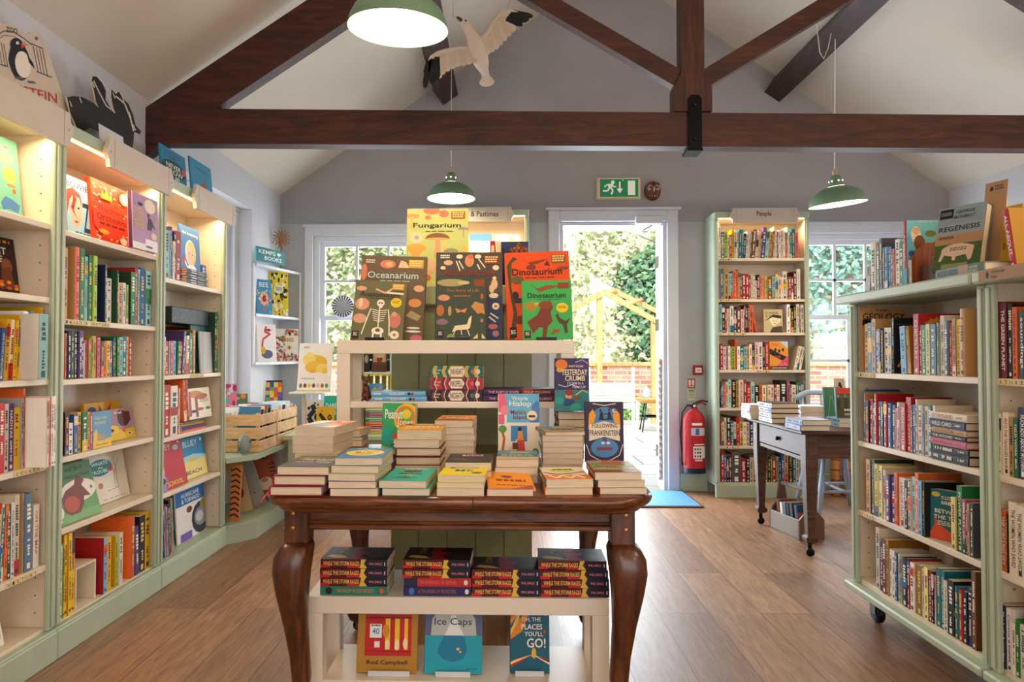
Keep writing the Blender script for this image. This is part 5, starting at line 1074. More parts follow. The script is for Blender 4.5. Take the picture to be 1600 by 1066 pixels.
OR = [('e', .45, .68, .12, .08, '#8a2a6a'), ('l', [(.38, .68), (.3, .74)], .02, '#8a2a6a'), ('l', [(.52, .68), (.6, .74)], .02, '#8a2a6a'), ('t', 'MOSQUITO', .2, .85, .3, .45, '#a83a2a'), ('m', .2, .14, .8, .22, '#a83a2a', 1, 3)]
pile(761, 833, 776, [(.019, '#b04a5a', 'p', (0, 0, 0), None, None, 'rose-edged'), ], base='below the loose orange cover')
p = at(762, 776, Z=TZ); mb = MB(); W = .128
Ao = art(W, .19, '#f39a1e', OR); M4 = Matrix.Translation((p.x+.001, p.y+.002, TZ+.0225)) @ Matrix.Rotation(R(4), 4, 'Z') @ Matrix.Rotation(R(3), 4, 'Y') @ Matrix.Rotation(R(4), 4, 'X')
mb.box(0, W, 0, .19, -.001, 0, '#f39a1e'); Ao.to(mb, (0, 0, 0), (1, 0, 0), (0, 1, 0), (0, 0, 1)); o = mb.build('paperback', M_PRINT); o.matrix_world = M4
pb = MB(); pb.box(.001, W-.001, .001, .189, -.004, -.0012, PAGE); pb.build('pages', M_PAGES, o); tag(o, 'thin orange paperback with a purple insect lying over the rose-edged book', 'book')
FC = [('r', 0, 0, 1, .35, '#e8853a'), ('e', .5, .72, .3, .14, '#c9d06a'), ('t', 'SANDMAN', .28, .74, .68, .78, '#3a3a1e'), ('l', [(.1, .3), (.25, .1), (.4, .3), (.55, .1), (.7, .3), (.85, .1)], .05, '#f2ead8'), ('l', [(.05, .55), (.3, .4), (.6, .45), (.95, .6)], .04, '#a8502a')]
pile(852, 926, 774, [(.020, '#f08a1e', 'p', (0, 0, 0), None, None, 'orange-edged'), (.021, '#e9dcc0', 'p', (-.003, -.001, 3), '#8a6a3a', FC, 'cream and orange')], base='of two left of the landscape cover')
LS = [('r', 0, .6, 1, .8, '#7a8a4a'), ('r', 0, .0, 1, .2, '#8a4a2a'), ('r', .3, .72, .8, .9, '#c8402a'), ('t', 'WAR DOCTOR', .1, .6, .35, .48, '#2a2a1e'), ('r', .1, .28, .9, .31, '#e8dcc0'), ('r', 0, .5, 1, .54, '#c9a86a')]
pile(937.5, 1010.5, 773, [(.018, '#8a7a6a', 'p', (0, 0, 0), '#b8402a'), (.019, '#d8ccb8', 'p', (-.006, .001, 1)), (.021, '#9a9a68', 'p', (-.014, -.002, 0), '#8a3a22', LS, 'green and red')], base='at the east table corner')
# second rank
AB = [('p', [(0, 0), (.5, 1), (1, .6), (.6, 0)], '#d86a5a'), ('p', [(.2, 0), (.4, .7), (.7, .3), (.55, 0)], '#7ab0b8'), ('p', [(.5, .3), (.8, 1), (1, 1), (1, .4)], '#e8a88a')]
pile(461, 527, 737, [(.028, '#ddd5c5', 'p', J()), (.028, '#ddd5c5', 'p', J()), (.028, '#ddd5c5', 'p', (0, 0, -6)), (.028, '#ddd5c5', 'p', (.0, .0, -6)), (.028, '#ece4da', 'p', (.008, .002, -8), None, AB, 'white, red and teal')], base='behind the red hardbacks', depth=.21)
pile(541, 566, 723, [(.03, '#c8bfae', 'p', J()), (.024, '#9a3a30', 'h', J(), None, None, 'rust-red'), (.02, '#d8cdb8', 'p', J(), None, None, 'cream'), (.012, '#4a4a7a', 'p', J(), None, None, 'violet'), (.025, '#a8794a', 'p', (0, 0, -8), None, [('e', .5, .5, .35, .3, '#e0b070')], 'brown')], base='beside the window-end pile', depth=.12)
pile(618.5, 688, 742, [(.028, '#d9cfba', 'p', J(.002)), (.027, '#6a1a20', 'h', (0, 0, 0), None, None, 'dark red'), (.027, '#6a1a20', 'h', (.001, .002, 0), None, None, 'dark red'), (.024, '#d9cfba', 'p', J(.002)), (.030, '#e0a23a', 'p', (.004, 0, 0), None, [('r', .0, .75, 1, 1, '#8a5a3a'), ('m', .1, .1, .9, .6, '#f2e0b0', 4, 2), ('e', .5, .85, .3, .1, '#e8c07a')], 'orange-topped')], base='holding the two dark-red hardbacks')
KK = [('e', .4, .5, .35, .3, '#b0522a'), ('r', 0, 0, 1, .2, '#7a4a2a'), ('m', .2, .3, .8, .6, '#f0d8a0', 2, 2)]
pile(681, 740, 729, [(.021, '#cfc6b6', 'p', J()) for _ in range(6)]+[(.024, '#d9924a', 'p', (0, 0, -2), None, KK, 'orange and brown')], base='of seven behind the dark grey cover')
RS = [('t', 'RESIST', .3, .8, .72, .88, '#e8e4e0'), ('t', 'THRILLER', .3, .8, .56, .68, '#b83a3a'), ('e', .3, .3, .2, .1, '#5a5a5e')]
pile(696, 768, 762, [(.022, '#8a8680', 'p', J(.002)), (.022, '#8a8680', 'p', J(.002)), (.025, '#3c3c40', 'p', (0, 0, -1), None, RS, 'dark grey')], base='topped with the dark grey thriller', depth=.17)
ML = [('r', 0, .55, 1, 1, '#5a8aa0'), ('r', 0, .3, 1, .55, '#2f6a7a'), ('r', 0, 0, 1, .3, '#c8b48a'), ('r', .3, .75, .8, .85, '#d8c24a'), ('m', .1, .35, .9, .5, '#e8dcc0', 2, 3)]
pile(774, 840, 756, [(.022, '#d0442a', 'p', J(.002), '#c8402a', None, 'red-edged'), (.023, '#d8ccb8', 'p', (.0, 0, 0)), (.024, '#3f7a8a', 'p', (.004, 0, -1), None, ML, 'blue landscape')], base='of three below the island cover', depth=.18)
NS = [('r', 0, .5, 1, 1, '#6a8a9a'), ('r', 0, 0, 1, .5, '#b08a5a'), ('t', 'SHEPHERD', .2, .9, .2, .38, '#2a2a2a'), ('r', .4, .7, .9, .85, '#d9a23a')]
pile(848, 911, 735, [(.018, '#d0c6b4', 'p', J(.003), '#5a7a8a') for _ in range(6)]+[(.012, '#8a8a7a', 'p', (-.004, 0, 8), None, NS, 'blue and tan')], base='of seven beside the moonlit couple cover', depth=.18)
zO = pile(872, 914, 718, [(.028, '#2a2a2c', 'p', J(.002), '#3a3632') for _ in range(6)], base='of black spines under the teacup book', depth=.16)
pile(928, 975, 733, [(.020, '#3a2226', 'p', (-.004, 0, 0), '#3a2226', None, 'dark')], base='under the moonlit couple cover', depth=.12, labels={0: 'dark paperback lying flat beneath the moonlit couple cover'})
zF = TZ+.022
# cover-out books among the piles
PJ = [('e', .75, .75, .4, .25, '#e6c22e'), ('e', .7, .78, .3, .18, '#e2783a'), ('e', .72, .8, .22, .12, '#6ab04a'), ('e', .74, .82, .14, .08, '#e8cf3a'), ('p', [(0, .0), (0, .3), (.5, .22), (1, .32), (1, 0)], '#9ac23a'), ('r', 0, 0, 1, .06, '#3a4a9a'), ('e', .15, .45, .2, .14, '#2ab0a0'), ('e', .4, .11, .35, .045, '#2c2c34'), ('t', 'Peanut', .08, .62, .74, .9, '#f6f2e6'), ('t', 'Jones', .45, .95, .6, .74, '#f6f2e6'), ('e', .42, .42, .06, .05, '#f0a060'), ('e', .42, .45, .08, .05, '#d9582a'), ('r', .38, .28, .48, .38, '#e8e0d0'), ('l', [(.4, .28), (.3, .16)], .03, '#3a6ab0'), ('l', [(.46, .28), (.55, .18)], .03, '#3a6ab0'), ('e', .66, .47, .08, .06, '#4a2a22'), ('e', .66, .44, .05, .04, '#8a5a3a'), ('r', .62, .3, .72, .4, '#e0b03a'), ('l', [(.3, .3), (.62, .36)], .02, '#2a3a5a')]
disp('green and yellow novel with a swirling rainbow cover, behind the dark-red hardbacks', 596, 648, 632, 2.34, TZ, .03, '#3aa86a', PJ, lean=7, turn=-8, name='paperback', hard=False, spine='#2a2a30')
VH = [('r', 0, .55, 1, 1, '#6ab8dc'), ('r', 0, .0, 1, .55, '#f0e6d4'), ('r', .0, .42, .2, .72, '#f2ece0'), ('r', .04, .52, .14, .68, '#7a8ab8'), ('e', .06, .86, .14, .16, '#e86a8a'), ('e', .14, .74, .1, .08, '#f08aa0'), ('e', .05, .6, .1, .08, '#e86a8a'), ('p', [(.78, .55), (.82, .82), (.95, .9), (1, .85), (1, .55)], '#4a86c8'), ('r', .3, .26, .7, .5, '#3f86c8'), ('p', [(.12, .0), (.2, .1), (.5, .34), (.6, .3), (.35, .0)], '#e0cfa8'), ('l', [(.08, .05), (.14, .3), (.06, .48)], .04, '#b8682a'), ('e', .1, .45, .1, .06, '#5a9a4a'), ('e', .52, .45, .05, .035, '#2a1e1e'), ('r', .49, .28, .55, .42, '#2a1e1e'), ('p', [(.46, .26), (.48, .42), (.58, .42), (.62, .26)], '#e8983a'), ('p', [(.44, .08), (.46, .28), (.62, .28), (.66, .08)], '#d9483a'), ('r', .34, .14, .48, .24, '#6a3a22'), ('t', 'Victoria', .32, .72, .9, .96, '#f6f4ee'), ('t', 'Hislop', .26, .8, .78, .89, '#f6f4ee'), ('t', 'Maria\'s', .3, .66, .68, .75, '#8a1e2a'), ('t', 'Island', .36, .68, .6, .67, '#8a1e2a'), ('e', .82, .66, .14, .085, '#c08a4a'), ('e', .82, .66, .125, .075, '#f2e6d0'), ('r', .74, .63, .9, .665, '#3a2a20'), ('e', .9, .1, .08, .06, '#4a9a5a'), ('r', .86, .03, .94, .08, '#5a8ac8')]
disp('illustrated island novel with pink blossom and a girl in red, standing on the table', 779, 843, 617, 2.47, TZ, .02, '#efe4d0', VH, lean=8)
YC = [('r', 0, 0, 1, .4, '#2f7f86'), ('e', .85, .85, .3, .2, '#4a3a6a'), ('e', .2, .88, .18, .1, '#e07a2a'), ('e', .15, .78, .1, .05, '#d9a23a'), ('t', 'YESTERDAY', .2, .95, .68, .79, '#f2e8c0'), ('t', 'CRUMB', .3, .88, .57, .67, '#f2e8c0'), ('t', 'STORM IN A', .36, .84, .5, .55, '#d8cfe0'), ('t', 'TEACUP', .5, .9, .43, .48, '#d8cfe0'), ('t', 'ANDY SAGAR', .4, .84, .83, .87, '#e8d8c0'), ('e', .4, .3, .1, .08, '#e89a72'), ('e', .42, .35, .13, .06, '#8a3a22'), ('p', [(.25, .1), (.3, .25), (.55, .22), (.6, .1)], '#2a4a7a'), ('r', .55, .22, .72, .3, '#8a4a2a'), ('e', .6, .08, .16, .07, '#2aa08a'), ('e', .12, .2, .14, .08, '#2aa08a'), ('l', [(.1, .5), (.3, .46), (.5, .5), (.7, .45)], .012, '#e8e4f0'), ('l', [(.6, .3), (.8, .4), (.95, .35)], .015, '#c9d86a'), ('l', [(.6, .92), (.8, .97), (.97, .9)], .015, '#b8a8d0')]
disp('purple and teal fantasy novel with a teacup storm, standing on black-spined books', 867, 921, 561, 2.45, zO, .022, '#3a3260', YC, lean=4, name='paperback', hard=False)
FF = [('e', .5, .7, .34, .22, '#4f86b8'), ('p', [(.08, .55), (.1, .8), (.2, .88), (.28, .78), (.2, .6)], '#f0a02a'), ('p', [(.92, .55), (.9, .8), (.8, .88), (.72, .78), (.8, .6)], '#f0a02a'), ('p', [(.1, .35), (.1, .62), (.5, .68), (.9, .62), (.9, .35), (.5, .42)], '#e9dcc4'), ('e', .5, .24, .36, .16, '#4f8ac0'), ('p', [(.42, .35), (.5, .42), (.58, .35)], '#3a5a8a'), ('e', .46, .32, .05, .022, '#e9dcc4'), ('e', .6, .32, .05, .022, '#e9dcc4'), ('r', .3, .2, .7, .25, '#8a3a4a'), ('t', 'FOLLOWING', .18, .84, .57, .64, '#2f2430'), ('t', 'FRANKENSTEIN', .12, .9, .44, .53, '#2f2430'), ('p', [(.36, .72), (.4, .84), (.46, .84), (.48, .72)], '#2a2238'), ('p', [(.58, .72), (.6, .84), (.66, .84), (.7, .72)], '#2a2238'), ('r', .34, .7, .72, .72, '#2a2238'), ('l', [(.42, .8), (.62, .8)], .014, '#2a2238'), ('e', .4, .86, .03, .02, '#2a2238'), ('e', .63, .87, .03, .02, '#2a2238'), ('e', .76, .86, .05, .03, '#f2e6c8'), ('e', .78, .865, .04, .025, '#4f86b8'), ('l', [(.02, .3), (.12, .12), (.4, .02)], .014, '#e8d8b0'), ('l', [(.98, .3), (.88, .12), (.6, .02)], .014, '#e8d8b0'), ('l', [(.2, .97), (.5, .94), (.8, .97)], .014, '#e8d8b0'), ('t', 'CATHERINE BRUTON', .04, .9, .01, .045, '#c86a9a')]
disp('deep purple novel with a running couple above a blue skull, standing on one book', 914.5, 974.5, 629, 2.25, zF, .022, '#372a4e', FF, lean=3, name='paperback', hard=False)

# --- on the white shelf unit: large museum books
GOLD = '#c9952a'
def museum(title, tc, gold='#b8741e', small=False, tv=(.73, .81)):
    return [('r', .72, .86, .95, .96, gold), ('m', .74, .87, .93, .95, '#f0d890', 3, 4), ('t', title, .1, .88, tv[0], tv[1], tc), ('m', .3, tv[0]-.04, .75, tv[0]-.025, tc, 1, 2)]
BIGP = [('r', .02, .02, .15, .15, '#33241c'), ('t', 'BIG', .05, .12, .07, .13, '#e8e0d0')]
def dots(seed, n, cols, a=(.05, .95), b_=(.05, .7), r=.04):
    q = random.Random(seed); o = []
    for _ in range(n): o.append(('e', q.uniform(*a), q.uniform(*b_), r*q.uniform(.5, 1.4), r*q.uniform(.3, .9), q.choice(cols), 9))
    return o
UY0 = UY+.02
OC = [('e', .4, .9, .12, .05, '#d9786a'), ('e', .42, .9, .06, .03, '#f0b060'), ('p', [(.56, .86), (.6, .95), (.68, .93), (.74, .86)], '#e0bb98'), ('e', .9, .62, .08, .04, '#d8a888'), ('e', .85, .45, .1, .05, '#e0955a'), ('p', [(.72, .3), (.8, .36), (.96, .3), (.9, .24)], '#a89a68'), ('e', .85, .16, .1, .012, '#e8e0d0'), ('e', .85, .12, .12, .012, '#e8e0d0'), ('e', .9, .04, .09, .04, '#c86a80'), ('e', .04, .8, .05, .1, '#c9785a'), ('m', .06, .9, .2, .95, '#e8ded0', 2, 5)]+museum('Oceanarium', '#b9d0cc', '#d0a040')
disp('large brown sea-life picture book, left back corner of the white shelf unit', 556, 660, 400, 2.70, UZ, .02, '#6a5842', OC, lean=10, roll=2, name='picture_book')
AJ = [('e', .12, .86, .1, .04, '#e0a080'), ('l', [(.4, .86), (.6, .8), (.75, .9)], .03, '#e0a890'), ('l', [(.6, .81), (.95, .8)], .03, '#e8dcc0'), ('e', .16, .6, .14, .1, '#d89878'), ('e', .13, .62, .04, .08, '#e8c8a8'), ('e', .14, .36, .13, .08, '#d8a080'), ('e', .82, .36, .12, .13, '#c87a68'), ('e', .8, .46, .05, .04, '#d8a080'), ('e', .84, .12, .09, .07, '#e8d8c0'), ('e', .84, .12, .03, .025, '#8a7a5a'), ('e', .82, .65, .11, .08, '#e9c62a'), ('m', .75, .63, .9, .68, '#7a6a1a', 2, 1),
 ('e', .52, .63, .075, .06, '#efe6cf'), ('r', .49, .55, .56, .59, '#efe6cf'), ('e', .495, .63, .018, .014, '#3a3a2a'), ('e', .545, .63, .018, .014, '#3a3a2a')]+[('l', [(.36+.01*k, .52-.035*k), (.5, .5-.035*k), (.66-.01*k, .52-.035*k)], .012, '#efe6cf') for k in range(6)]+[('l', [(.51, .56), (.51, .18)], .02, '#efe6cf'), ('l', [(.34, .53), (.26, .3), (.2, .1)], .018, '#efe6cf'), ('l', [(.68, .53), (.72, .32), (.74, .1)], .018, '#efe6cf'), ('e', .51, .17, .12, .06, '#efe6cf'), ('e', .51, .18, .05, .03, '#6b6a4c'), ('l', [(.43, .15), (.42, .0)], .03, '#efe6cf'), ('l', [(.58, .15), (.59, .0)], .03, '#efe6cf')]+museum('Anatomicum', '#2c2a1e', '#d0a040')+BIGP
disp('olive anatomy picture book with a skeleton, in front of the brown sea-life book', 547, 628, 438, 2.60, UZ, .014, '#6d6b4b', AJ, lean=10, roll=3.5, name='picture_book')
FU = [('e', .4, .97, .14, .05, '#e07a5a'), ('e', .6, .93, .08, .05, '#e07a5a'), ('e', .34, .88, .05, .03, '#e07a5a'), ('e', .08, .9, .12, .03, '#eea05a'), ('r', .05, .75, .1, .9, '#f0b46a'), ('e', .16, .62, .1, .07, '#d8cfae'), ('e', .16, .62, .04, .03, '#b8a880'), ('e', .5, .6, .2, .08, '#8a5a2c', 14, 0, 180), ('e', .5, .6, .2, .02, '#d9a868'), ('p', [(.45, .35), (.47, .6), (.54, .6), (.57, .35)], '#d9a070'), ('e', .15, .48, .17, .06, '#e8a84a'), ('p', [(.03, .48), (.12, .32), (.18, .32), (.28, .48)], '#e8a84a'), ('e', .72, .43, .12, .05, '#9a9468', 14, 0, 180), ('r', .71, .34, .73, .43, '#cfc8a0'), ('e', .92, .72, .09, .035, '#9a9090', 14, 0, 180), ('r', .91, .62, .93, .72, '#a8a098'), ('e', .94, .42, .04, .1, '#e8b85a'), ('e', .3, .1, .1, .05, '#d8603a'), ('e', .34, .24, .16, .1, '#dbb488')]+museum('Fungarium', '#2c2a1e', '#a86a1e')
disp('huge pale green mushroom picture book standing above everything on the green bookcase', 634, 731, 327, 2.99, gz, .024, '#c5cb78', FU, lean=6, name='picture_book')
AN = [('r', .78, 0, 1, .5, '#2c3858'), ('e', .18, .88, .07, .03, '#e0b080'), ('e', .5, .9, .07, .07, '#d88a5a'), ('e', .52, .95, .04, .03, '#c86a4a'), ('e', .1, .82, .04, .02, '#e8d8b8')]+[('l', [(.36+.05*k, .78+.03*k), (.3-.02*k+.06*k, .9)], .014, '#e8d8b8') for k in range(2)]+[('l', [(.64, .92), (.74, .82)], .014, '#e8d8b8'), ('l', [(.62, .86), (.66, .8)], .014, '#e8d8b8'), ('e', .35, .95, .05, .025, '#e8d8b8'), ('e', .63, .95, .05, .025, '#e8d8b8'), ('e', .9, .82, .05, .03, '#e8d8b8'), ('e', .88, .63, .05, .06, '#e0b890'), ('e', .84, .58, .04, .05, '#e0b890'), ('e', .87, .5, .07, .03, '#e8d0a8'), ('e', .9, .38, .055, .04, '#e8c8a0'), ('e', .9, .38, .02, .015, '#8a5a3a'), ('l', [(.82, .3), (.94, .24)], .014, '#e8d8b8'), ('l', [(.8, .26), (.9, .2)], .014, '#e8d8b8'), ('e', .86, .15, .07, .03, '#b86a5a'), ('e', .9, .07, .05, .035, '#a87a70'), ('e', .88, .7, .03, .02, '#e8d8b8'), ('m', .06, .92, .2, .97, '#efe8da', 2, 2)]+museum('Anatomicum', '#8a3a1c', '#8a3a1c')
disp('large dark grey anatomy picture book in the middle of the white shelf unit', 680, 785, 396, 2.70, UZ, .026, '#4d463f', AN, lean=8, name='picture_book', spine='#2c2c30')
SL = [('e', .3, .9, .3, .06, '#a89a68'), ('e', .55, .9, .12, .03, '#c8b880'), ('r', .76, .84, .97, .95, '#8a4220'), ('t', 'The Story of Life', .2, .86, .74, .8, '#b06a34'), ('m', .35, .66, .72, .7, '#b06a34', 1, 3), ('e', .15, .66, .12, .05, '#d89070'), ('e', .08, .46, .08, .09, '#b86a38'), ('e', .27, .45, .035, .08, '#b8985a'), ('p', [(.38, .5), (.5, .46), (.62, .5), (.58, .42), (.5, .44), (.42, .42)], '#d98a4a'), ('e', .12, .28, .12, .05, '#8a6a70'), ('p', [(.32, .12), (.38, .22), (.62, .24), (.66, .34), (.72, .38), (.7, .26), (.68, .18), (.6, .16), (.42, .15)], '#e8d8b0'), ('l', [(.4, .18), (.34, .06)], .014, '#e8d8b0'), ('l', [(.62, .18), (.68, .06)], .014, '#e8d8b0'), ('l', [(.5, .18), (.52, .08)], .014, '#e8d8b0'), ('p', [(.7, .52), (.78, .6), (.95, .56), (.98, .4), (.9, .42), (.84, .4)], '#c88a4a'), ('e', .92, .3, .03, .03, '#c87a4a'), ('p', [(.82, .04), (.88, .16), (.94, .04)], '#4a4a3a'), ('p', [(.74, .02), (.84, .1), (.84, .02)], '#d8c88a'), ('p', [(1, .02), (.92, .1), (.92, .02)], '#d8c88a'), ('e', .3, .05, .08, .04, '#8a9a5a'), ('e', .92, .68, .03, .05, '#b85a38'), ('e', .55, .03, .1, .02, '#7a6a48')]+BIGP
disp('dark green picture book with a leaping antelope, before the grey anatomy book', 681, 759, 433, 2.60, UZ, .012, '#3d4a3c', SL, lean=8, name='picture_book')
DO = [('p', [(.02, .0), (.1, .3), (.04, .6), (.02, .85), (.12, .95), (.2, .93), (.1, .88), (.08, .6), (.16, .3), (.1, 0)], '#4a4a22'), ('p', [(.2, .98), (.35, .88), (.7, .92), (.5, .86), (.4, .84)], '#8a3a1e'), ('e', .4, .82, .08, .03, '#7a3a20'), ('e', .8, .9, .07, .02, '#6a2a1a'), ('p', [(.6, .84), (.66, .9), (.7, .83)], '#5a2a1a'), ('e', .9, .8, .1, .02, '#8a4a2a'), ('e', .18, .68, .1, .05, '#6a5a2a'), ('e', .14, .5, .05, .05, '#3a2a30'), ('e', .2, .44, .1, .03, '#3a3038'), ('e', .2, .22, .08, .05, '#7a2a1a'), ('r', .03, .02, .14, .14, '#1a1612'), ('t', 'BIG', .05, .12, .06, .11, '#e8e0d0')]+museum('Dinosaurium', '#22201a', '#9a5a1e')
disp('large orange dinosaur picture book at the right of the white shelf unit', 794, 896, 397, 2.70, UZ, .024, '#e2501c', DO, lean=9, roll=-2, name='picture_book')
DG = [('p', [(.1, .98), (.3, .86), (.5, .92), (.8, .9), (.5, .84), (.35, .8)], '#9a4a2a'), ('p', [(.2, .1), (.08, .3), (.3, .42), (.4, .6), (.55, .66), (.62, .55), (.56, .45), (.6, .3), (.5, .22), (.46, .04), (.38, .04), (.4, .2), (.32, .2)], '#7a3a24'), ('e', .46, .58, .14, .07, '#8a4428'), ('e', .17, .56, .14, .08, '#a8862a'), ('e', .28, .6, .05, .03, '#c8a83a'), ('e', .8, .53, .12, .085, '#efc82a'), ('m', .72, .51, .88, .56, '#8a6a1a', 2, 1), ('p', [(.66, .4), (.7, .44), (.74, .36), (.86, .3), (.96, .36), (.88, .24), (.9, .1), (.84, .1), (.8, .24), (.72, .28)], '#5a3a34'), ('e', .66, .14, .08, .03, '#9a4a2a'), ('e', .6, .1, .04, .02, '#9a4a2a')]+[('r', .72, .86, .95, .96, '#8a4a22'), ('t', 'Dinosaurium', .1, .88, .7, .79, '#1a2a1a'), ('m', .3, .66, .75, .675, '#1a4a2a', 1, 2)]+BIGP
disp('green dinosaur picture book with a tyrannosaur, in front of the orange one', 818, 896, 440, 2.60, UZ, .012, '#3fae56', DG, lean=9, roll=-1, name='picture_book')
# plate stands' front lips below the big books
for a, b_, y in ((570, 600, 2.585), (700, 735, 2.585), (838, 870, 2.585)):
    p, q = at(a, 531, Y=y), at(b_, 531, Y=y); mb = MB(); mb.bbox(p.x, q.x, y, y+.05, UZ, UZ+.004, .001, '#2c2c2c'); mb.bbox(p.x, q.x, y, y+.003, UZ+.004, UZ+.012, .001, '#2c2c2c')
    tag(mb.build('book_stand', M_METAL), 'small black book stand foot under the %s book on the white unit' % ({570: 'olive skeleton', 700: 'dark green antelope', 838: 'green dinosaur'}[a]), 'book stand')
# standing books and carved pine cone on top of the green bookcase
for a, b_, tp, c1, lab in ((766, 774, 377, '#b02a28', 'red patterned book standing on the green bookcase behind the orange dinosaur book'), (775, 783, 377, '#d8ceae', 'cream book standing on the green bookcase behind the orange dinosaur book'), (784, 826, 378, '#2a3560', 'navy book standing behind the carved pine cone')):
    if b_-a < 20:
        p, q = at(a, 400, Y=3.0), at(b_, 400, Y=3.0); t = q.x-p.x; h = at(a, tp, Y=3.0).z-gz
        book('hardback', lab, 'book', Matrix.Translation(((p.x+q.x)/2, 3.0, gz+.0005)) @ Matrix.Rotation(R(90), 4, 'Z'), .15, h, t, c1, c1, spine_art=Art(t, h).rect(.2, .7, .8, .9, '#e8c88a').rect(.25, .2, .75, .5, '#e8c88a'), hard=True)
    else: disp(lab, a, b_, tp, 3.06, gz, .02, c1, [('r', .05, .05, .95, .95, '#2a3560')], lean=0)
q = at(811, 399, Y=3.0); mb = MB(); rr = .036
zc = at(811, 379, Y=3.0).z-gz
mb.lathe([(.001, 0), (.03, 0), (.034, zc*.5), (.03, zc-.10), (.02, zc-.095)], 16, '#5a2a18')
for j in range(7):
    zz = zc-.095+.012*j; r_ = .034*math.sin(math.pi*(.25+.75*(1-j/7))*.9+.15) if j < 6 else .008
    for k in range(10):
        a = 2*math.pi*(k+.5*(j % 2))/10; mb.ball((r_*math.cos(a), r_*math.sin(a), zz), (.010, .010, .011), '#8a4a22', 6)
mb.lathe([(.001, zc-.1), (.03, zc-.09), (.034, zc-.05), (.02, zc-.012), (.001, zc)], 14, '#6e3818')
tag(mb.build('carved_pine_cone', M_PAINT, None, (q.x, 3.0, gz)), 'carved brown wooden pine cone ornament behind the orange dinosaur book', 'ornament')

# --- middle shelf of the white unit
L2 = Matrix(((0, 0, -1, 0), (1, 0, 0, 0), (0, -1, 0, 0), (0, 0, 0, 1)))       # lying, spine to the camera, readable
def flat(label, pxR, Y, z, h, t, w, cover, spine, sart, cart=None, name='hardback', hard=True, dx=0, turn=0, group=None, page=PAGE):
    x1 = at(pxR, 600, Y=Y).x
    M4 = Matrix.Translation((x1+dx, Y, z+t/2+.0005)) @ Matrix.Rotation(R(turn), 4, 'Z') @ L2
    return book(name, label, 'book', M4, w, h, t, cover, spine, cart, spine_art=sart, hard=hard, group=group, page=page)
for i in range(2):
    t = .0185; sa = Art(t, .208).text('COUNT', .22, .78, .38, .66, '#f4f8fa', -90).ell(.5, .3, .3, .03, '#2a2a30').ell(.5, .24, .3, .025, '#b83a3a'); sa.marks(.35, .7, .65, .95, '#e8f2f8', 1, 2)
    flat(f'light blue hardback lying flat, {"lower" if i == 0 else "upper"} of the pair on the white unit', 667-(.0 if i == 0 else 2), UY+.006+.004*i, USZ+i*(t+.001), .208, t, .14, '#7ab8dc', '#79b5da', sa, group='light blue hardbacks on the white unit')
inks = [('#3a2230', '#6a3a4a', '#3a8a7a', 'maroon zigzag-spined', 'lowest'), ('#b8303a', '#5a2a5a', '#e0607a', 'red zigzag-spined', 'middle one'), ('#1f6f62', '#d9b04a', '#d8603a', 'green zigzag-spined', 'top one')]
for i, (c0, c1, c2, lb, po) in enumerate(inks):
    t = .0445; sa = Art(t, .20)
    for v in (.12, .3, .72, .9):
        for u in range(1): sa.poly([(0, v+.03), (.5, v+.07), (1, v+.03), (1, v-.01), (.5, v+.03), (0, v-.01)], c1); sa.poly([(0, v-.02), (.5, v+.02), (1, v-.02), (1, v-.035), (.5, v+.005), (0, v-.035)], '#e8d8a0')
    sa.poly([(0, .38), (.0, .62), (.5, .68), (1, .62), (1, .38), (.5, .32)], c1); sa.poly([(.08, .4), (.08, .6), (.5, .655), (.92, .6), (.92, .4), (.5, .345)], '#efe2cc')
    sa.text(['INKDEATH', 'INKSPELL', 'INKHEART'][i], .25, .75, .38, .62, '#2a1e22', -90); sa.text('Cornelia', .55, .72, .8, .93, '#e8dcc0', -90); sa.text('Funke', .3, .48, .83, .93, '#e8dcc0', -90); sa.ell(.5, .1, .22, .045, '#e8dcc8'); sa.ell(.5, .2, .2, .03, c2)
    flat(f'{lb} fantasy paperback, {po} of the three on the white unit', 754, UY+.008+.002*i, USZ+i*(t+.001), .2, t, .13, c0, c0, sa, name='paperback', hard=False, dx=.001*i, group='zigzag-spined fantasy paperbacks')
for i in range(2):
    t = .0235; sa = Art(t, .27).rect(0, 0, 1, .5, '#5a2236').rect(0, .3, 1, .45, '#b0482a').text('THE SUBTLE KNIFE', .3, .68, .5, .93, '#e8b8c0', -90).text('PHILIP PULLMAN', .3, .68, .06, .42, '#e8a8a8', -90)
    flat(f'purple fantasy hardback lying flat, {"lower" if i == 0 else "upper"} of two behind the island novel', 868, UY+.01+.004*i, USZ+i*(t+.001), .27, t, .16, '#3a1e4a', '#46265a', sa, dx=-.004*i, group='purple hardbacks on the white unit')
disp('small blue postcard book with a mountain standing beside the wooden rabbit', 577, 598, 600, 2.70, USZ, .006, '#3f98d8', [('p', [(.1, .5), (.4, .8), (.6, .6), (.9, .9), (.9, .5)], '#d9a23a'), ('r', 0, 0, 1, .3, '#e8f0f4'), ('p', [(.2, .4), (.5, .62), (.9, .4)], '#2a3a4a')], lean=6, name='paperback')
q = at(573, 626, Y=2.62); rb = MB(); BR = '#5e2c18'
rb.ball((0, 0, .022), (.020, .028, .022), BR, 14); rb.ball((0, -.012, .045), (.014, .016, .022), BR, 12); rb.ball((-.001, -.02, .068), (.011, .016, .012), BR, 12)
for s_ in (-1, 1): rb.tube([(s_*.006, -.012, .074), (s_*.010-.004, -.004, .088), (s_*.014-.006, .004, .102)], .004, 8, BR, radii=[.004, .006, .002]); rb.ball((s_*.009, -.032, .007), (.006, .012, .006), BR, 8)
rb.ball((.011, .022, .018), (.007, .007, .007), '#7a4226', 8)
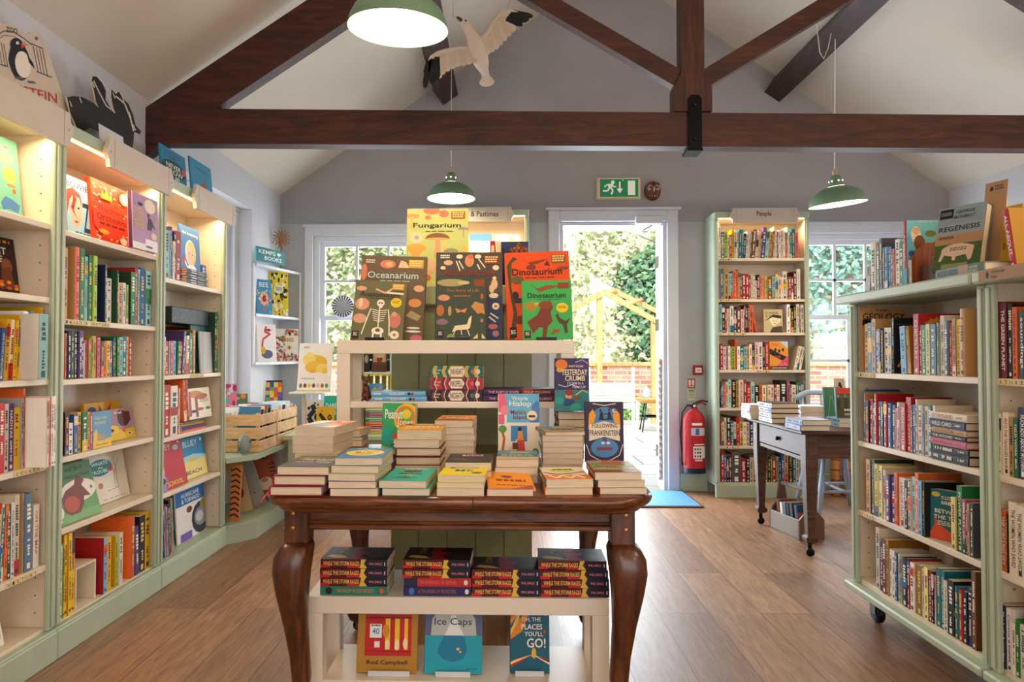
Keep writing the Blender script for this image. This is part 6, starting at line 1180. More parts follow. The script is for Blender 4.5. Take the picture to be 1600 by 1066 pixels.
tag(rb.build('wooden_rabbit', M_PAINT, None, (q.x, 2.62, USZ)), 'small brown wooden rabbit figure on the left of the white unit shelf', 'ornament')

# --- lower white unit
def wolf(i, st, px, n_, zb, dx=0, Y=2.035, first=None):
    pass
stk4 = [(606, ['T', 'W', 'W', 'W'], [0, 0, 0, 0], 'under the table, far left'), (736, ['N', 'V', 'W', 'W'], [0, .001, -.003, -.002], 'with the violet and red books below'), (843, ['W', 'W', 'W'], [0, 0, 0], 'of three, the shortest'), (951, ['W', 'W', 'W', 'W'], [0, -.001, -.004, -.008], 'beside the right table leg')]
for s_, (pxR, kinds, dxs, pos_) in enumerate(stk4):
    z = LZ; n = len(kinds)
    for i, kd in enumerate(kinds):
        t, h = .0258, .2; sa = Art(t, h); w = .13; ttl = None
        if kd == 'W':
            cv, sp = '#1c1418', '#5c1420'; sa.rect(0, .0, 1, .32, '#1d1c30').rect(0, .86, .35, 1, '#c8202a').rect(0, .42, .4, .6, '#c8202a').poly([(0, .3), (0, .42), (.5, .4), (1, .39), (1, .32), (.5, .35)], '#e0b84a').text('WHILE THE STORM RAGES', .28, .76, .42, .96, '#f0c25a', -90).text('PHIL EARLE', .38, .64, .08, .27, '#d8848a', -90).rect(.3, .03, .7, .045, '#c8c8d0'); nm = 'black and red'
        elif kd == 'T': cv, sp = '#1f6a5a', '#2f7a66'; sa.text('THE VALLEY OF LOST SECRETS', .3, .7, .2, .76, '#c08a4a', -90).ell(.5, .87, .4, .05, '#1a2a2a').ell(.5, .08, .3, .03, '#d8503a'); nm = 'teal'
        elif kd == 'N': cv, sp = '#2a2450', '#332c62'; sa.text('A THUNDER OF MONSTERS', .28, .72, .22, .78, '#9a6a3a', -90).ell(.5, .88, .4, .04, '#4a7ac0').ell(.5, .06, .3, .03, '#e8dcd0'); nm = 'violet'
        else: cv, sp = '#a82a2a', '#b83030'; sa.rect(0, .8, 1, 1, '#2a2a4a').text('THE VANISHING OF GRIFFINS', .28, .72, .22, .78, '#e06a5a', -90).ell(.5, .08, .3, .03, '#e8dcd0'); nm = 'red'
        top = i == n-1; ca = None
        if top: ca = Art(w, h).poly([(0, .3), (.3, .45), (.55, .3), (.7, .5), (1, .42), (1, .6), (.6, .62), (.3, .58), (0, .62)], '#8a1a22').poly([(.1, .6), (.3, .7), (.35, .9), (.2, .95), (.1, .8)], '#c8a24a').text('STORM', .5, .95, .7, .8, '#b08a3a').ell(.3, .2, .2, .1, '#3a2a2a')
        flat(f'{nm} paperback, {["lowest", "second up", "third up", "topmost"][i] if not top else "topmost"} in the pile {pos_}', pxR, 2.032, z, h, t, w, cv, sp, sa, ca, name='paperback', hard=False, dx=dxs[i], turn=[0, -.6, .8, -1.2][i], group='paperbacks piled under the oak table'); z += t+.0006
DZ_ = [('r', .12, .24, .9, .84, '#c01f22'), ('r', .12, .3, .9, .31, '#7a1414'), ('r', .12, .78, .9, .8, '#7a1414'), ('r', .46, .33, .54, .78, '#f0c42a'), ('r', .62, .33, .7, .78, '#f0c42a'), ('r', .78, .33, .84, .78, '#f0c42a'), ('e', .47, .6, .06, .1, '#d8902a'), ('e', .5, .4, .04, .07, '#f2e4a8'), ('e', .66, .4, .04, .08, '#f2e4a8'), ('e', .8, .42, .04, .08, '#f2e4a8'), ('r', .2, .5, .4, .7, '#e8ecee'), ('t', '40', .24, .36, .55, .64, '#3a8ac0'), ('m', .22, .65, .38, .69, '#555555', 1, 1), ('r', .28, .36, .37, .45, '#efeae0'), ('t', 'Dear Zoo', .12, .92, .89, .98, '#3a1a10'), ('t', 'Rod Campbell', .16, .84, .1, .18, '#3a1a10')]
disp('golden brown zoo board book with yellow cage bars on the lowest white shelf', 559, 652, 945, 2.065, .155, .02, '#b0802a', DZ_, lean=10, name='picture_book')
IC = [('r', 0, 0, 1, .56, '#1fa0b4'), ('p', [(.2, .56), (.1, .56), (.12, .8), (.25, .96), (.5, 1.0), (.75, .96), (.88, .8), (.9, .56)], '#b8bcb4'), ('p', [(.34, .56), (.42, .7), (.46, .86), (.54, .86), (.6, .7), (.68, .56)], '#e8e8e6'), ('p', [(.24, .4), (.22, .3), (.34, .2), (.5, .17), (.68, .22), (.74, .34), (.7, .5), (.66, .56), (.34, .56)], '#1a7aa0'), ('e', .52, .92, .11, .05, '#e8c0a0'), ('e', .6, .94, .05, .03, '#e8c0a0'), ('r', .44, .85, .48, .9, '#e8c0a0'), ('r', .56, .85, .6, .9, '#e8c0a0'), ('t', 'Ice Caps', .16, .82, .68, .82, '#2a5a6a'), ('e', .58, .36, .03, .02, '#f0c04a'), ('e', .62, .32, .02, .015, '#f0c04a'), ('m', .72, .06, .92, .08, '#0a5a6a', 1, 1)]
disp('turquoise picture book with a polar bear on an iceberg, lowest white shelf', 664, 753, 948, 2.065, .155, .014, '#5a6488', IC, lean=10, name='picture_book')
OP = [('p', [(0, 1), (0, .5), (.3, .62), (.55, 1)], '#d8862a')]
for k, cc in enumerate(['#e8c24a', '#a8302a', '#e8943a', '#2a4a8a', '#e8c24a']): OP.append(('p', [(0, .98-.09*k), (0, .93-.09*k), (.5-.07*k, .99-.05*k), (.55-.07*k, 1-.0*k)], cc))
for k, cc in enumerate(['#d8402a', '#f0dca8', '#2a2a30', '#b82a2a', '#f0c24a', '#f0dca8', '#a82a2a', '#2a2a30', '#e8943a', '#f0dca8', '#b82a2a', '#2a6a8a']):
    a0, a1 = -10+17*k, -10+17*(k+1); OP.append(('p', [(.55, .28), (.55+.75*math.cos(R(a0)), .2+.42*math.sin(R(a0))*.6-.2), (.55+.75*math.cos(R(a1)), .2+.42*math.sin(R(a1))*.6-.2)], cc))
OP += [('e', .6, .3, .06, .08, '#e0b03a'), ('t', 'OH, THE', .3, .78, .76, .83, '#f4eee0'), ('t', 'PLACES', .28, .82, .65, .73, '#f4eee0'), ('t', 'YOU\'LL', .36, .84, .55, .62, '#f4eee0'), ('t', 'GO!', .42, .9, .38, .52, '#f4eee0'), ('e', .7, .94, .12, .05, '#a8c8c8'), ('e', .7, .94, .1, .04, '#1f5a6a'), ('e', .9, .87, .03, .02, '#e8743a'), ('e', .88, .62, .03, .03, '#c8402a')]
disp('blue paperback with swirling red and yellow landscape stripes, lowest white shelf', 797.5, 858, 948, 2.075, .155, .012, '#1f5f74', [x for x in OP if not (x[0] == 'p' and min(v for _, v in x[1]) < 0)], lean=7, name='picture_book')
for a, b_, y in ((575, 640, 2.05), (680, 735, 2.05), (805, 850, 2.06)):
    p, q = at(a, 1050, Y=y), at(b_, 1050, Y=y); mb = MB(); mb.bbox(p.x, q.x, y-.0, y+.012, .1555, .160, .001, '#cfd4d8'); mb.bbox(p.x, q.x, y-.003, y, .1555, .172, .001, '#cfd4d8')
    tag(mb.build('book_stand', M_PAINT), {575: 'clear grey book stand under the golden zoo board book', 680: 'clear grey book stand under the turquoise iceberg book', 805: 'clear grey book stand under the swirling striped paperback'}[a], 'book stand')
# ---------------------------------------------------------------- corner shelves, low table and window things
def fl(o, label, cat, group=None): return tag(o, label, cat, group)
q0, q1 = at(398, 383, X=XL+.07), at(425, 414, X=XL+.07)
# small teal sign on the corner shelf
mb = MB(); yA, yB = at(398, 400, X=XL+.08).y, at(425, 400, X=XL+.08).y; zb = czs[0]; zt = at(400, 384, X=XL+.08).z
sgM = Matrix.Translation((XL+.08, yA+.03, zb+.001)) @ Matrix.Rotation(R(72), 4, 'Z'); W = .34; H = zt-zb
mb.box(0, W, 0, .012, 0, H, '#1f7f8a', sgM); A_ = Art(W, H).text('KEMPS', .08, .66, .56, .84, '#e8f2f2').text('BOOKS', .28, .88, .16, .44, '#e8f2f2').ell(.75, .72, .04, .09, '#e8f2f2').ell(.81, .72, .04, .09, '#e8f2f2').poly([(.715, .70), (.845, .70), (.78, .54)], '#e8f2f2')
A_.to(mb, sgM @ Vector((0, 0, 0)), sgM.to_3x3() @ Vector((1, 0, 0)), (0, 0, 1), sgM.to_3x3() @ Vector((0, -1, 0)))
fl(mb.build('shop_sign', M_PRINT), 'teal shop sign board leaning on top of the white corner shelves', 'sign')
# wooden tree ornament
q = at(439, 418, Y=5.5); h = at(439, 358, Y=5.5).z-czs[0]; mb = MB(); TB = '#a8793c'; cr = .075
mb.prism([(-.016, 0), (.016, 0), (.007, .03), (.006, h-cr*1.2), (-.006, h-cr*1.2), (-.007, .03)], -.004, .004, 'y', TB); mb.box(-.03, .03, -.015, .015, 0, .006, TB)
rnd = random.Random(4)
for k in range(15):
    a = 2*math.pi*k/15+.1; r1, r2 = cr*rnd.uniform(.25, .6), cr*rnd.uniform(.85, 1.08); cz = h-cr
    p = [(.012*math.cos(a), 0, cz-cr*.5+.012*math.sin(a)), (r1*math.cos(a), 0, cz+r1*math.sin(a)), (r2*math.cos(a+.15), 0, cz+r2*math.sin(a+.15))]
    mb.tube(p, .0035, 5, TB); mb.tube([p[1], (r2*.8*math.cos(a-.22), 0, cz+r2*.8*math.sin(a-.22))], .003, 5, TB); mb.ball(p[2], .007, TB, 6)
mb.tube([(0, 0, h-cr*1.9), (0, 0, h-.02)], .006, 6, TB)
fl(mb.build('wooden_tree', M_PAINT, None, (q.x, 5.5, czs[0]+.001)), 'flat cut-out wooden tree ornament on top of the corner shelves', 'ornament')
def corner_book(label, pxL, pxR, pyT, zsh, Y, turn, bg, items, lean=5, t=.012, **k):
    a, b_ = at(pxL, 500, Y=Y).x, at(pxR, 500, Y=Y).x; w = (b_-a)/math.cos(R(turn)); h = (at((pxL+pxR)/2, pyT, Y=Y).z-zsh)/math.cos(R(lean))
    return book('picture_book', label, 'book', Matrix.Translation((a, Y, zsh+.002)) @ Matrix.Rotation(R(turn), 4, 'Z') @ Matrix.Rotation(R(-lean), 4, 'X'), w, h, t, bg, art=None, front=art(w, h, None, items), hard=True) if False else book('picture_book', label, 'book', Matrix.Translation((a, Y, zsh+.002)) @ Matrix.Rotation(R(turn), 4, 'Z') @ Matrix.Rotation(R(-lean), 4, 'X'), w, h, t, bg, front=art(w, h, None, items), hard=True)
corner_book('blue bee picture book on the upper corner shelf', 401, 418, 436, czs[1], 5.14, 50, '#3f8fc0', [('e', .5, .45, .3, .2, '#e8a890'), ('e', .5, .45, .14, .1, '#8a3a2a'), ('t', 'BEE', .2, .8, .78, .92, '#d8ecf4')]+dots(1, 30, ['#e85a4a', '#f0e0c8', '#7ac0a8'], r=.05))
corner_book('yellow picture book with dark birds on the upper corner shelf', 421, 446, 424, czs[1], 5.40, 28, '#ecd42a', dots(2, 46, ['#2a2a2a', '#3a3428', '#f4f0e0'], b_=(.03, .97), r=.07)+[('e', .5, .6, .26, .1, '#e8ecd8'), ('m', .35, .56, .65, .64, '#3a6a5a', 2, 2)])
corner_book('white bird picture book on the lower corner shelf', 403, 424, 507, czs[2], 5.14, 50, '#eeeaf0', [('l', [(.5, .95), (.4, .8), (.7, .75), (.3, .6), (.25, .4), (.5, .25)], .05, '#c83a3a'), ('e', .5, .2, .3, .12, '#5a6a8a'), ('e', .3, .3, .12, .1, '#d9a82a'), ('e', .6, .85, .14, .04, '#a82a3a')])
corner_book('flowery bees picture book on the lower corner shelf', 429, 462, 514, czs[2], 5.44, 24, '#e4e2dc', dots(3, 60, ['#d85a6a', '#e8a0a8', '#4a7a4a', '#2a5a3a', '#c83a4a'], a=(.03, .42), b_=(.03, .75), r=.06)+dots(4, 40, ['#2a5a3a', '#c83a4a', '#e8a0a8', '#4a7a4a'], a=(.4, .97), b_=(.03, .22), r=.05)+dots(5, 30, ['#2a2a2a', '#c86a2a'], a=(.45, .95), b_=(.8, .97), r=.05)+[('t', 'Bees', .36, .8, .6, .78, '#b8862a'), ('e', .62, .42, .1, .06, '#e0a82a'), ('r', .6, .37, .64, .47, '#2a2a2a')])
# books and crates content
def tilted_card(i, x, y, z, w, h, c, tilt, k):
    pass
rnd = random.Random(21)
cols = ['#e9e6e0', '#f0eee8', '#2a4a6a', '#8a2a2a', '#d9e4ea', '#3a7a9a', '#e8c8b0', '#2a2a30', '#c8dce8', '#b8452f', '#efe9dc', '#5a8a5a']
cw = ['white', 'off-white', 'dark blue', 'dark red', 'pale blue', 'teal-blue', 'peach', 'black', 'sky-tinted', 'rust', 'ivory', 'green']
for ci, (y0, n) in enumerate(((4.255, 15), (4.59, 17))):
    for i in range(n):
        w = .118; t = .010; k = (i*5+ci*3) % 12; col_, r_ = i % 2, i//2
        x = -1.87+.165*col_+.01*(r_ % 2); y = y0+.028+r_*(.0315 if ci == 0 else .041)
        M4 = Matrix.Translation((x, y, LZT+.012)) @ Matrix.Rotation(R(-14), 4, 'X')
        book('small_book', f'small {cw[k]} booklet tilted back, {ordn(r_+1)} row on the {"wall" if col_ == 0 else "room"} side of the {"nearer" if ci == 0 else "farther"} crate', 'book', M4, w+.02, .245+.01*((i*3) % 4), t, cols[k], front=Art(w+.02, .25).marks(.15, .75, .85, .92, '#8a8a90', 3, i), hard=False, group='booklets in the %s pine crate' % ('nearer' if ci == 0 else 'farther'))
book('picture_book', 'chequered multicoloured elephant picture book standing behind the crates', 'book', Matrix.Translation((at(405, 620, Y=5.35).x, 5.30, LZT+.001)) @ Matrix.Rotation(R(18), 4, 'Z') @ Matrix.Rotation(R(-10), 4, 'X'), .19, at(415, 594, Y=5.35).z-LZT, .014, '#2a2a5a',
     front=art(.19, .4, None, [('r', .02+.16*i, .5+.1*j, .18+.16*i, .6+.1*j, ['#e8b42a', '#5ab04a', '#e0622a', '#2a5aa8', '#d94a8a', '#7a4ab0', '#e8dc5a'][(i*3+j*2) % 7]) for i in range(6) for j in range(5)]+[('t', 'ELM', .3, .7, .68, .78, '#f0d83a')]), hard=True)
# tall bright books in the window recess
for j, (px, py, c, lab, it) in enumerate(((352, 556, '#e07a98', 'pink and green patterned gift book in the west window recess', dots(6, 30, ['#5ab0a0', '#e8c8d8', '#b03a5a', '#4a8a4a'], b_=(.03, .97), r=.12)), (364, 596, '#4a7a5a', 'green and orange illustrated book in the west window recess', dots(7, 24, ['#e08a3a', '#2a4a3a', '#b8d0b0'], b_=(.03, .97), r=.12)))):
    X = XL+.03+.02*j; y = at(px-6, 600, X=X).y; w = .12; h = .30-.08*j
    book('picture_book', lab, 'book', Matrix.Translation((XL-.10, 4.62+.2*j, WLz0+.001)) @ Matrix.Rotation(R(30), 4, 'Z') @ Matrix.Rotation(R(-8), 4, 'X'), w+.04, h, .012, c, front=art(w+.04, h, None, it), hard=True)
# grey fish ornament by the crate
mb = MB(); q = at(350, 688, X=-1.60); 
mb.ball((0, 0, .062), (.03, .075, .06), '#7f8a80', 16); mb.ball((.028, .02, .075), (.004, .008, .008), '#20241f', 8); mb.loft([[(0, -.06, .05), (.008, -.06, .06), (0, -.06, .075), (-.008, -.06, .06)], [(0, -.1, .02), (.004, -.1, .06), (0, -.1, .11), (-.004, -.1, .06)]], '#76817a')
fl(mb.build('stone_fish', M_PAINT, None, (-1.60, 4.155, LZT)), 'smooth grey-green stone fish ornament in front of the nearer pine crate', 'ornament')
# leaning boards and large books inside the low unit
def slab(name, label, cat, x, y, w, h, t, rz, lean, roll, c, items, mat=None, z=.1125):
    mb = MB(); mb.bbox(0, w, 0, t, 0, h, .002, c); art(w, h, None, items).to(mb, (0, 0, 0), (1, 0, 0), (0, 0, 1), (0, -1, 0))
    o = mb.build(name, mat or M_PRINT); o.matrix_world = Matrix.Translation((x, y, z)) @ Matrix.Rotation(R(rz), 4, 'Z') @ Matrix.Rotation(R(-lean), 4, 'X') @ Matrix.Rotation(R(roll), 4, 'Y'); return tag(o, label, cat)
TG = [('e', .5, .55, .4, .4, '#b4502a'), ('e', .3, .72, .1, .05, '#2a2018'), ('e', .3, .72, .05, .025, '#c8b87a'), ('e', .75, .75, .1, .05, '#2a2018'), ('e', .75, .75, .05, .025, '#c8b87a'), ('e', .6, .25, .25, .12, '#e8d4c0'), ('e', .6, .32, .1, .04, '#c87a70')]+[('l', [(.05+.1*k, .98), (.12+.09*k, .8)], .03, '#2a1c18') for k in range(9)]+[('l', [(.02, .2+.08*k), (.25, .24+.07*k)], .025, '#2a1c18') for k in range(6)]+[('l', [(.98, .2+.08*k), (.8, .24+.07*k)], .025, '#2a1c18') for k in range(6)]
slab('picture_book', 'orange tiger-striped book at the front of the low window unit', 'book', -1.668, 4.10, .055, .34, .03, 4, 2, 2, '#c8743a', [('l', [(0, .1+.1*k), (.5, .14+.1*k), (1, .08+.1*k)], .03, '#2a1c18') for k in range(9)])
slab('wooden_board', 'pale burl wood board leaning inside the low window unit', 'board', -1.70, 4.30, .10, .36, .022, 20, 4, -13, '#b89a6a', [('e', .5, .35, .2, .1, '#5a4020'), ('e', .4, .75, .15, .08, '#7a5a30')], M_PRINT_M)
slab('storage_panel', 'grey panel with two dark screws leaning inside the low window unit', 'panel', -1.69, 4.44, .13, .34, .02, 20, 4, -18, '#8f8b86', [('e', .45, .7, .03, .02, '#222222'), ('e', .6, .25, .03, .02, '#222222')], M_PRINT_M)
slab('picture_book', 'large tiger face picture book leaning inside the low window unit', 'book', -1.76, 4.66, .22, .365, .02, 22, 4, -12, '#a04a2a', TG)
# striped paper rosette in the window
q = at(533, 478, Y=YB-.03); mb = MB()
for k in range(44):
    a0, a1 = 2*math.pi*k/44, 2*math.pi*(k+1)/44; r = .092; c = '#33415f' if k % 2 else '#d8dce6'
    mb.add([(0, -.004, 0), (r*math.cos(a0), -.004*(k % 2), r*math.sin(a0)), (r*math.cos(a1), -.004*((k+1) % 2), r*math.sin(a1)), (0, .002, 0), (r*math.cos(a0), .002, r*math.sin(a0)), (r*math.cos(a1), .002, r*math.sin(a1))], [(0, 1, 2), (3, 5, 4), (1, 4, 5, 2)], c)
fl(mb.build('paper_rosette', M_PRINT_M, None, (q.x, YB+.03, q.z)), 'navy and white folded paper rosette hanging in the west sash of the back window', 'decoration')
# low sage table by the back window with crates, books and a poster stand
LT = .57; lt = thing('display_table', 'low sage green display table under the back window, holding crates and books', 'table', (-1.12, 4.86, 0))
mb = MB(); mb.bbox(-.40, .40, -.24, .24, LT-.03, LT, .004, SAGE); mb.build('table_top', M_PAINT, lt)
mb = MB(); mb.box(-.36, .36, -.20, -.18, LT-.11, LT-.03, SAGE); mb.box(-.36, .36, .18, .20, LT-.11, LT-.03, SAGE); mb.build('apron', M_PAINT, lt)
for x in (-.37, .33):
    for y in (-.21, .17): mb = MB(); mb.bbox(x, x+.04, y, y+.04, 0, LT-.03, .003, SAGE); mb.build('leg', M_PAINT, lt)
cxl, cxr = at(563, 600, Y=4.78).x, at(612, 600, Y=4.78).x
def tcrate(label, z0, h, c, cin, bars):
    cc = thing('wooden_crate', label, 'crate', ((cxl+cxr)/2, 4.88, z0)); w = (cxr-cxl)/2
    for s_ in (-1, 1): mb = MB(); x0 = s_*w if s_ < 0 else w-.012; mb.bbox(x0, x0+.012, -.1, .12, 0, h, .001, c); mb.build('side', M_PAINT, cc)
    for z in (0, h-.012): mb = MB(); mb.bbox(-w+.012, w-.012, -.1, .12, z, z+.012, .001, c); mb.build('shelf_board', M_PAINT, cc)
    for k in range(bars):
        if bars == 4: x = -w+.014+(2*w-.028)*k/4; mb = MB(); mb.box(x+.002, x+(2*w-.028)/4-.012, .108, .12, .013, h-.013, cin)
        else: zz = .014+(h-.028)*k/bars; mb = MB(); mb.box(-w+.013, w-.013, .108, .12, zz, zz+(h-.028)/bars-.012, cin)
        mb.build('back_slat', M_PAINT, cc)
    return cc
zA = LT+.02; hA = at(580, 585, Y=4.78).z-zA
tcrate('lime yellow slatted crate standing on end on the low window table', LT+.0005, hA+.02, '#c9cc3a', '#b3ad2a', 4)
hB = .30; tcrate('teal slatted crate stacked on top of the lime crate', LT+hA+.022, hB, '#cfd8d6', '#2f6f78', 4-1)
z = LT+.014; nb = [('#e8a088', 'salmon'), ('#6a3a8a', 'purple'), ('#d8463a', 'red-orange'), ('#e8733a', 'orange'), ('#1f8f86', 'teal'), ('#8ac05a', 'light green'), ('#7a4a9a', 'violet'), ('#b83a6a', 'magenta'), ('#2a9a8a', 'sea green'), ('#c8d86a', 'lime'), ('#5a4a9a', 'indigo')]
for i, (c, nm) in enumerate(nb):
    t = .0155; x = cxl+.03; x1 = cxr-.016
    mb = MB(); mb.bbox(0, x1-x, 0, .15, 0, t, .001, c); mb.box(.03, x1-x-.03, -.0004, 0, t*.4, t*.6, '#e8e0d0')
    o = mb.build('notebook', M_PRINT, None, (x+.002*(i % 2), 4.80, z)); tag(o, f'{nm} notebook, {"lowest" if i == 0 else ("topmost" if i == len(nb)-1 else ordn(i+1)+" from the bottom")} in the lime crate', 'notebook', 'notebooks piled in the lime crate'); z += t+.0005
zB = LT+hA+.022+.0125
disp('brown fairy tale picture book standing in the teal crate', 581, 604, 546, 4.86, zB, .014, '#5a3a26', [('r', .06, .3, .94, .96, '#c8a878'), ('e', .5, .55, .2, .16, '#8a3a2a'), ('e', .5, .75, .35, .14, '#d8c09a'), ('r', .06, .3, .94, .42, '#6a4a2a')], lean=6, name='picture_book')
disp('dark narrow book with a pale animal in the teal crate', 567, 577, 548, 4.84, zB, .012, '#3a2c24', [('e', .5, .6, .3, .2, '#c8bca0')], lean=4, name='picture_book')
disp('cream picture book with large black patterned lettering on the low window table', 472, 503, 625, 4.66, LT, .014, '#ded4c4', [('l', [(.2, .1), (.5, .3), (.3, .5), (.6, .7), (.45, .85)], .14, '#2a2a2c'), ('e', .7, .5, .12, .1, '#2a2a2c'), ('e', .3, .75, .08, .05, '#2a2a2c'), ('e', .6, .9, .05, .03, '#2a2a2c'), ('e', .75, .85, .05, .03, '#2a2a2c'), ('t', 'BIGGER', .2, .8, .1, .25, '#f4f0e8', 90)], lean=8, name='picture_book')
disp('yellow picture book with a dark bird on the low window table', 494, 521, 636, 4.62, LT, .012, '#e9b81c', [('p', [(.2, .8), (.5, .6), (.8, .3), (.9, .05), (.6, .2), (.4, .45), (.1, .7)], '#2a2420'), ('e', .75, .62, .12, .1, '#2a2420'), ('e', .75, .62, .06, .05, '#c8862a'), ('e', .3, .85, .05, .02, '#2a2420')], lean=8, name='picture_book')
disp('teal book with white lettering behind the yellow bird book', 505, 527, 619, 4.74, LT, .014, '#1fa88e', [('t', 'DARE', .15, .9, .66, .8, '#e8f4ee'), ('t', 'TO BE', .3, .9, .5, .62, '#e8f4ee')]+dots(8, 16, ['#d8462a', '#e8c22a', '#7a4ab0'], b_=(.02, .4)), lean=6, name='picture_book')
# poster stand
ps = thing('poster_stand', 'small white display stand with a square post beside the corner shelves', 'stand', (at(486, 612, Y=4.5).x, 4.5, 0))
zs = at(486, 612, Y=4.5).z; mb = MB(); mb.bbox(-.115, .115, -.11, .11, zs-.012, zs, .002, '#eceae6'); mb.build('shelf_board', M_PAINT, ps)
mb = MB(); mb.bbox(-.055, -.03, -.02, .01, .012, zs-.012, .002, '#cfc3b6'); mb.build('post', M_PAINT, ps); mb = MB(); mb.bbox(-.14, .11, -.12, .12, 0, .012, .002, '#cfc3b6'); mb.build('base', M_PAINT, ps)
PO = [('e', .5, .62, .34, .14, '#ecc84a'), ('e', .3, .66, .2, .12, '#f0d878'), ('e', .66, .6, .2, .12, '#e8b83a'), ('e', .45, .5, .26, .12, '#e6bc48'), ('e', .7, .48, .16, .1, '#eed070'), ('e', .34, .76, .12, .05, '#f0dc8a'), ('e', .8, .42, .08, .06, '#e8c050'), ('e', .42, .42, .07, .04, '#d8a83a'), ('m', .12, .88, .3, .93, '#8a7a5a', 2, 1), ('m', .1, .24, .5, .28, '#8a8a8a', 2, 2), ('r', 0, 0, 1, .035, '#d8cc8a')]+[('e', .1+.13*k, .12, .05, .045, ['#8a7a6a', '#7a4a2a', '#e8c22a', '#6a5040', '#c8c0b4', '#a86a3a', '#2a9a8a'][k]) for k in range(7)]
disp('white poster with a yellow watercolour bear and a row of tiny book covers', 464, 516, 537, 4.46, zs, .006, '#eeebe6', PO, lean=12, name='poster', cat='poster')

# ---------------------------------------------------------------- on top of the wall bookcases
TT = 1.9905
def upright(px, py, X): return at(px, py, X=X)
def cut(name, label, cat, pts, X, c, t=.006, art_fn=None, lean=7, zb=TT, mat=None, edge='#e8dcc8'):
    """a flat board whose outline follows photo points in the plane of the wall, leaning back a little"""
    P3 = [at(x, y, X=X) for x, y in pts]; y0 = min(p.y for p in P3); z0 = zb
    out = [((p.y-y0), max(0, p.z-z0)) for p in P3]
    mb = MB(); n = len(out)
    mb.add([(a, 0, b_) for a, b_ in out]+[(a, t, b_) for a, b_ in out], [tuple(range(n)), tuple(range(2*n-1, n-1, -1))], c)
    mb.add([(a, 0, b_) for a, b_ in out]+[(a, t, b_) for a, b_ in out], [(i, n+i, n+(i+1) % n, (i+1) % n) for i in range(n)], edge)
    if art_fn: art_fn(mb, y0, z0, X)
    o = mb.build(name, mat or M_PRINT_M); o.matrix_world = Matrix.Translation((X, y0, zb+.0005)) @ Matrix.Rotation(R(90), 4, 'Z') @ Matrix.Rotation(R(-lean), 4, 'X')
    return tag(o, label, cat)
def L_(pts, X, y0, z0): return [((at(x, y, X=X).y-y0), at(x, y, X=X).z-z0) for x, y in pts]
def draw(mb, pts, X, y0, z0, c, lift): mb.add([(a, -lift, b_) for a, b_ in L_(pts, X, y0, z0)], [tuple(range(len(pts)))], c)
def stroke(mb, pts, X, y0, z0, c, lift, wpx=1.2):
    for (x0, y0_), (x1, y1) in zip(pts, pts[1:]):
        d = math.hypot(x1-x0, y1-y0_) or 1; nx, ny = -(y1-y0_)/d*wpx/2, (x1-x0)/d*wpx/2
        draw(mb, [(x0-nx, y0_-ny), (x1-nx, y1-ny), (x1+nx, y1+ny), (x0+nx, y0_+ny)], X, y0, z0, c, lift)
def el(cx, cy, rx, ry, n=16, sh=.0): return [(cx+rx*math.cos(2*math.pi*i/n), cy+ry*math.sin(2*math.pi*i/n)+sh*rx*math.cos(2*math.pi*i/n)) for i in range(n)]
def poster_art(mb, y0, z0, X):
    S = lambda pts, w=1.1, c='#4a4a50': stroke(mb, pts, X, y0, z0, c, .0006, w)
    D = lambda pts, c, l=.0008: draw(mb, pts, X, y0, z0, c, l)
    S([(-6, 62), (0, 55), (14, 48), (28, 50), (44, 60), (56, 70)], 1.6); S([(-2, 66), (12, 55), (28, 57), (50, 71)], 1)
    for x in (-3, 2, 7, 11): S([(x, 62+x*.6), (x+5, 102+x*.4)])
    for x in (58, 63, 68, 73): S([(x, 72+(x-58)*.4), (x+6, 112+(x-58)*.6)])
    S([(55, 68), (74, 76)], 1.8); S([(62, 112), (86, 121)], 1.8); S([(0, 100), (16, 104)], 1.8); D(el(64, 60, 3, 3), '#6a6a70')
    # a plain black and white penguin
    D(el(35, 96, 17, 30, 20, .2), '#17171a'); D(el(40, 101, 12.5, 21, 18, .2), '#e8dccb', .0011); D(el(31, 70, 10, 11, 16), '#17171a', .0012)
    D([(38, 68), (47, 71), (39, 76)], '#c8462a', .0014); D(el(33, 67, 2.6, 2.6, 10), '#f2efe8', .0015); D(el(33.5, 67, 1, 1, 8), '#17171a', .0017)
    D([(20, 80), (17, 92), (19, 104), (24, 92)], '#17171a', .0013); D([(47, 84), (56, 98), (59, 108), (50, 98)], '#17171a', .0013)
    D([(26, 120), (36, 120), (40, 124), (26, 123)], '#5a5a66', .001); D([(46, 126), (56, 127), (61, 131), (47, 130)], '#5a5a66', .001)
    def T(t, px, py, w, h, c, sk=.42):
        vs, fs, _ = text_geo(t); mb.add([(a, -.001, b_) for a, b_ in L_([(px+x*w, py-y*h+x*w*sk) for x, y in vs], X, y0, z0)], fs, c)
    T('ZOO', 16, 50, 18, 9, '#2a2a2c', .2); T('EINSTEIN', 6, 141, 86, 15, '#b8402a', .24); T('PENGUIN', 14, 170, 96, 17, '#b8402a', .25)
cut('poster_board', 'cream poster board with a penguin and zoo gates on top of the cookery bookcase', 'poster', [(-30, 215), (-30, 52), (-12, 40), (10, 36), (32, 40), (48, 54), (56, 50), (68, 50), (76, 62), (84, 92), (96, 130), (108, 170), (120, 222)], -1.80, '#cdb9a6', art_fn=poster_art, lean=3)
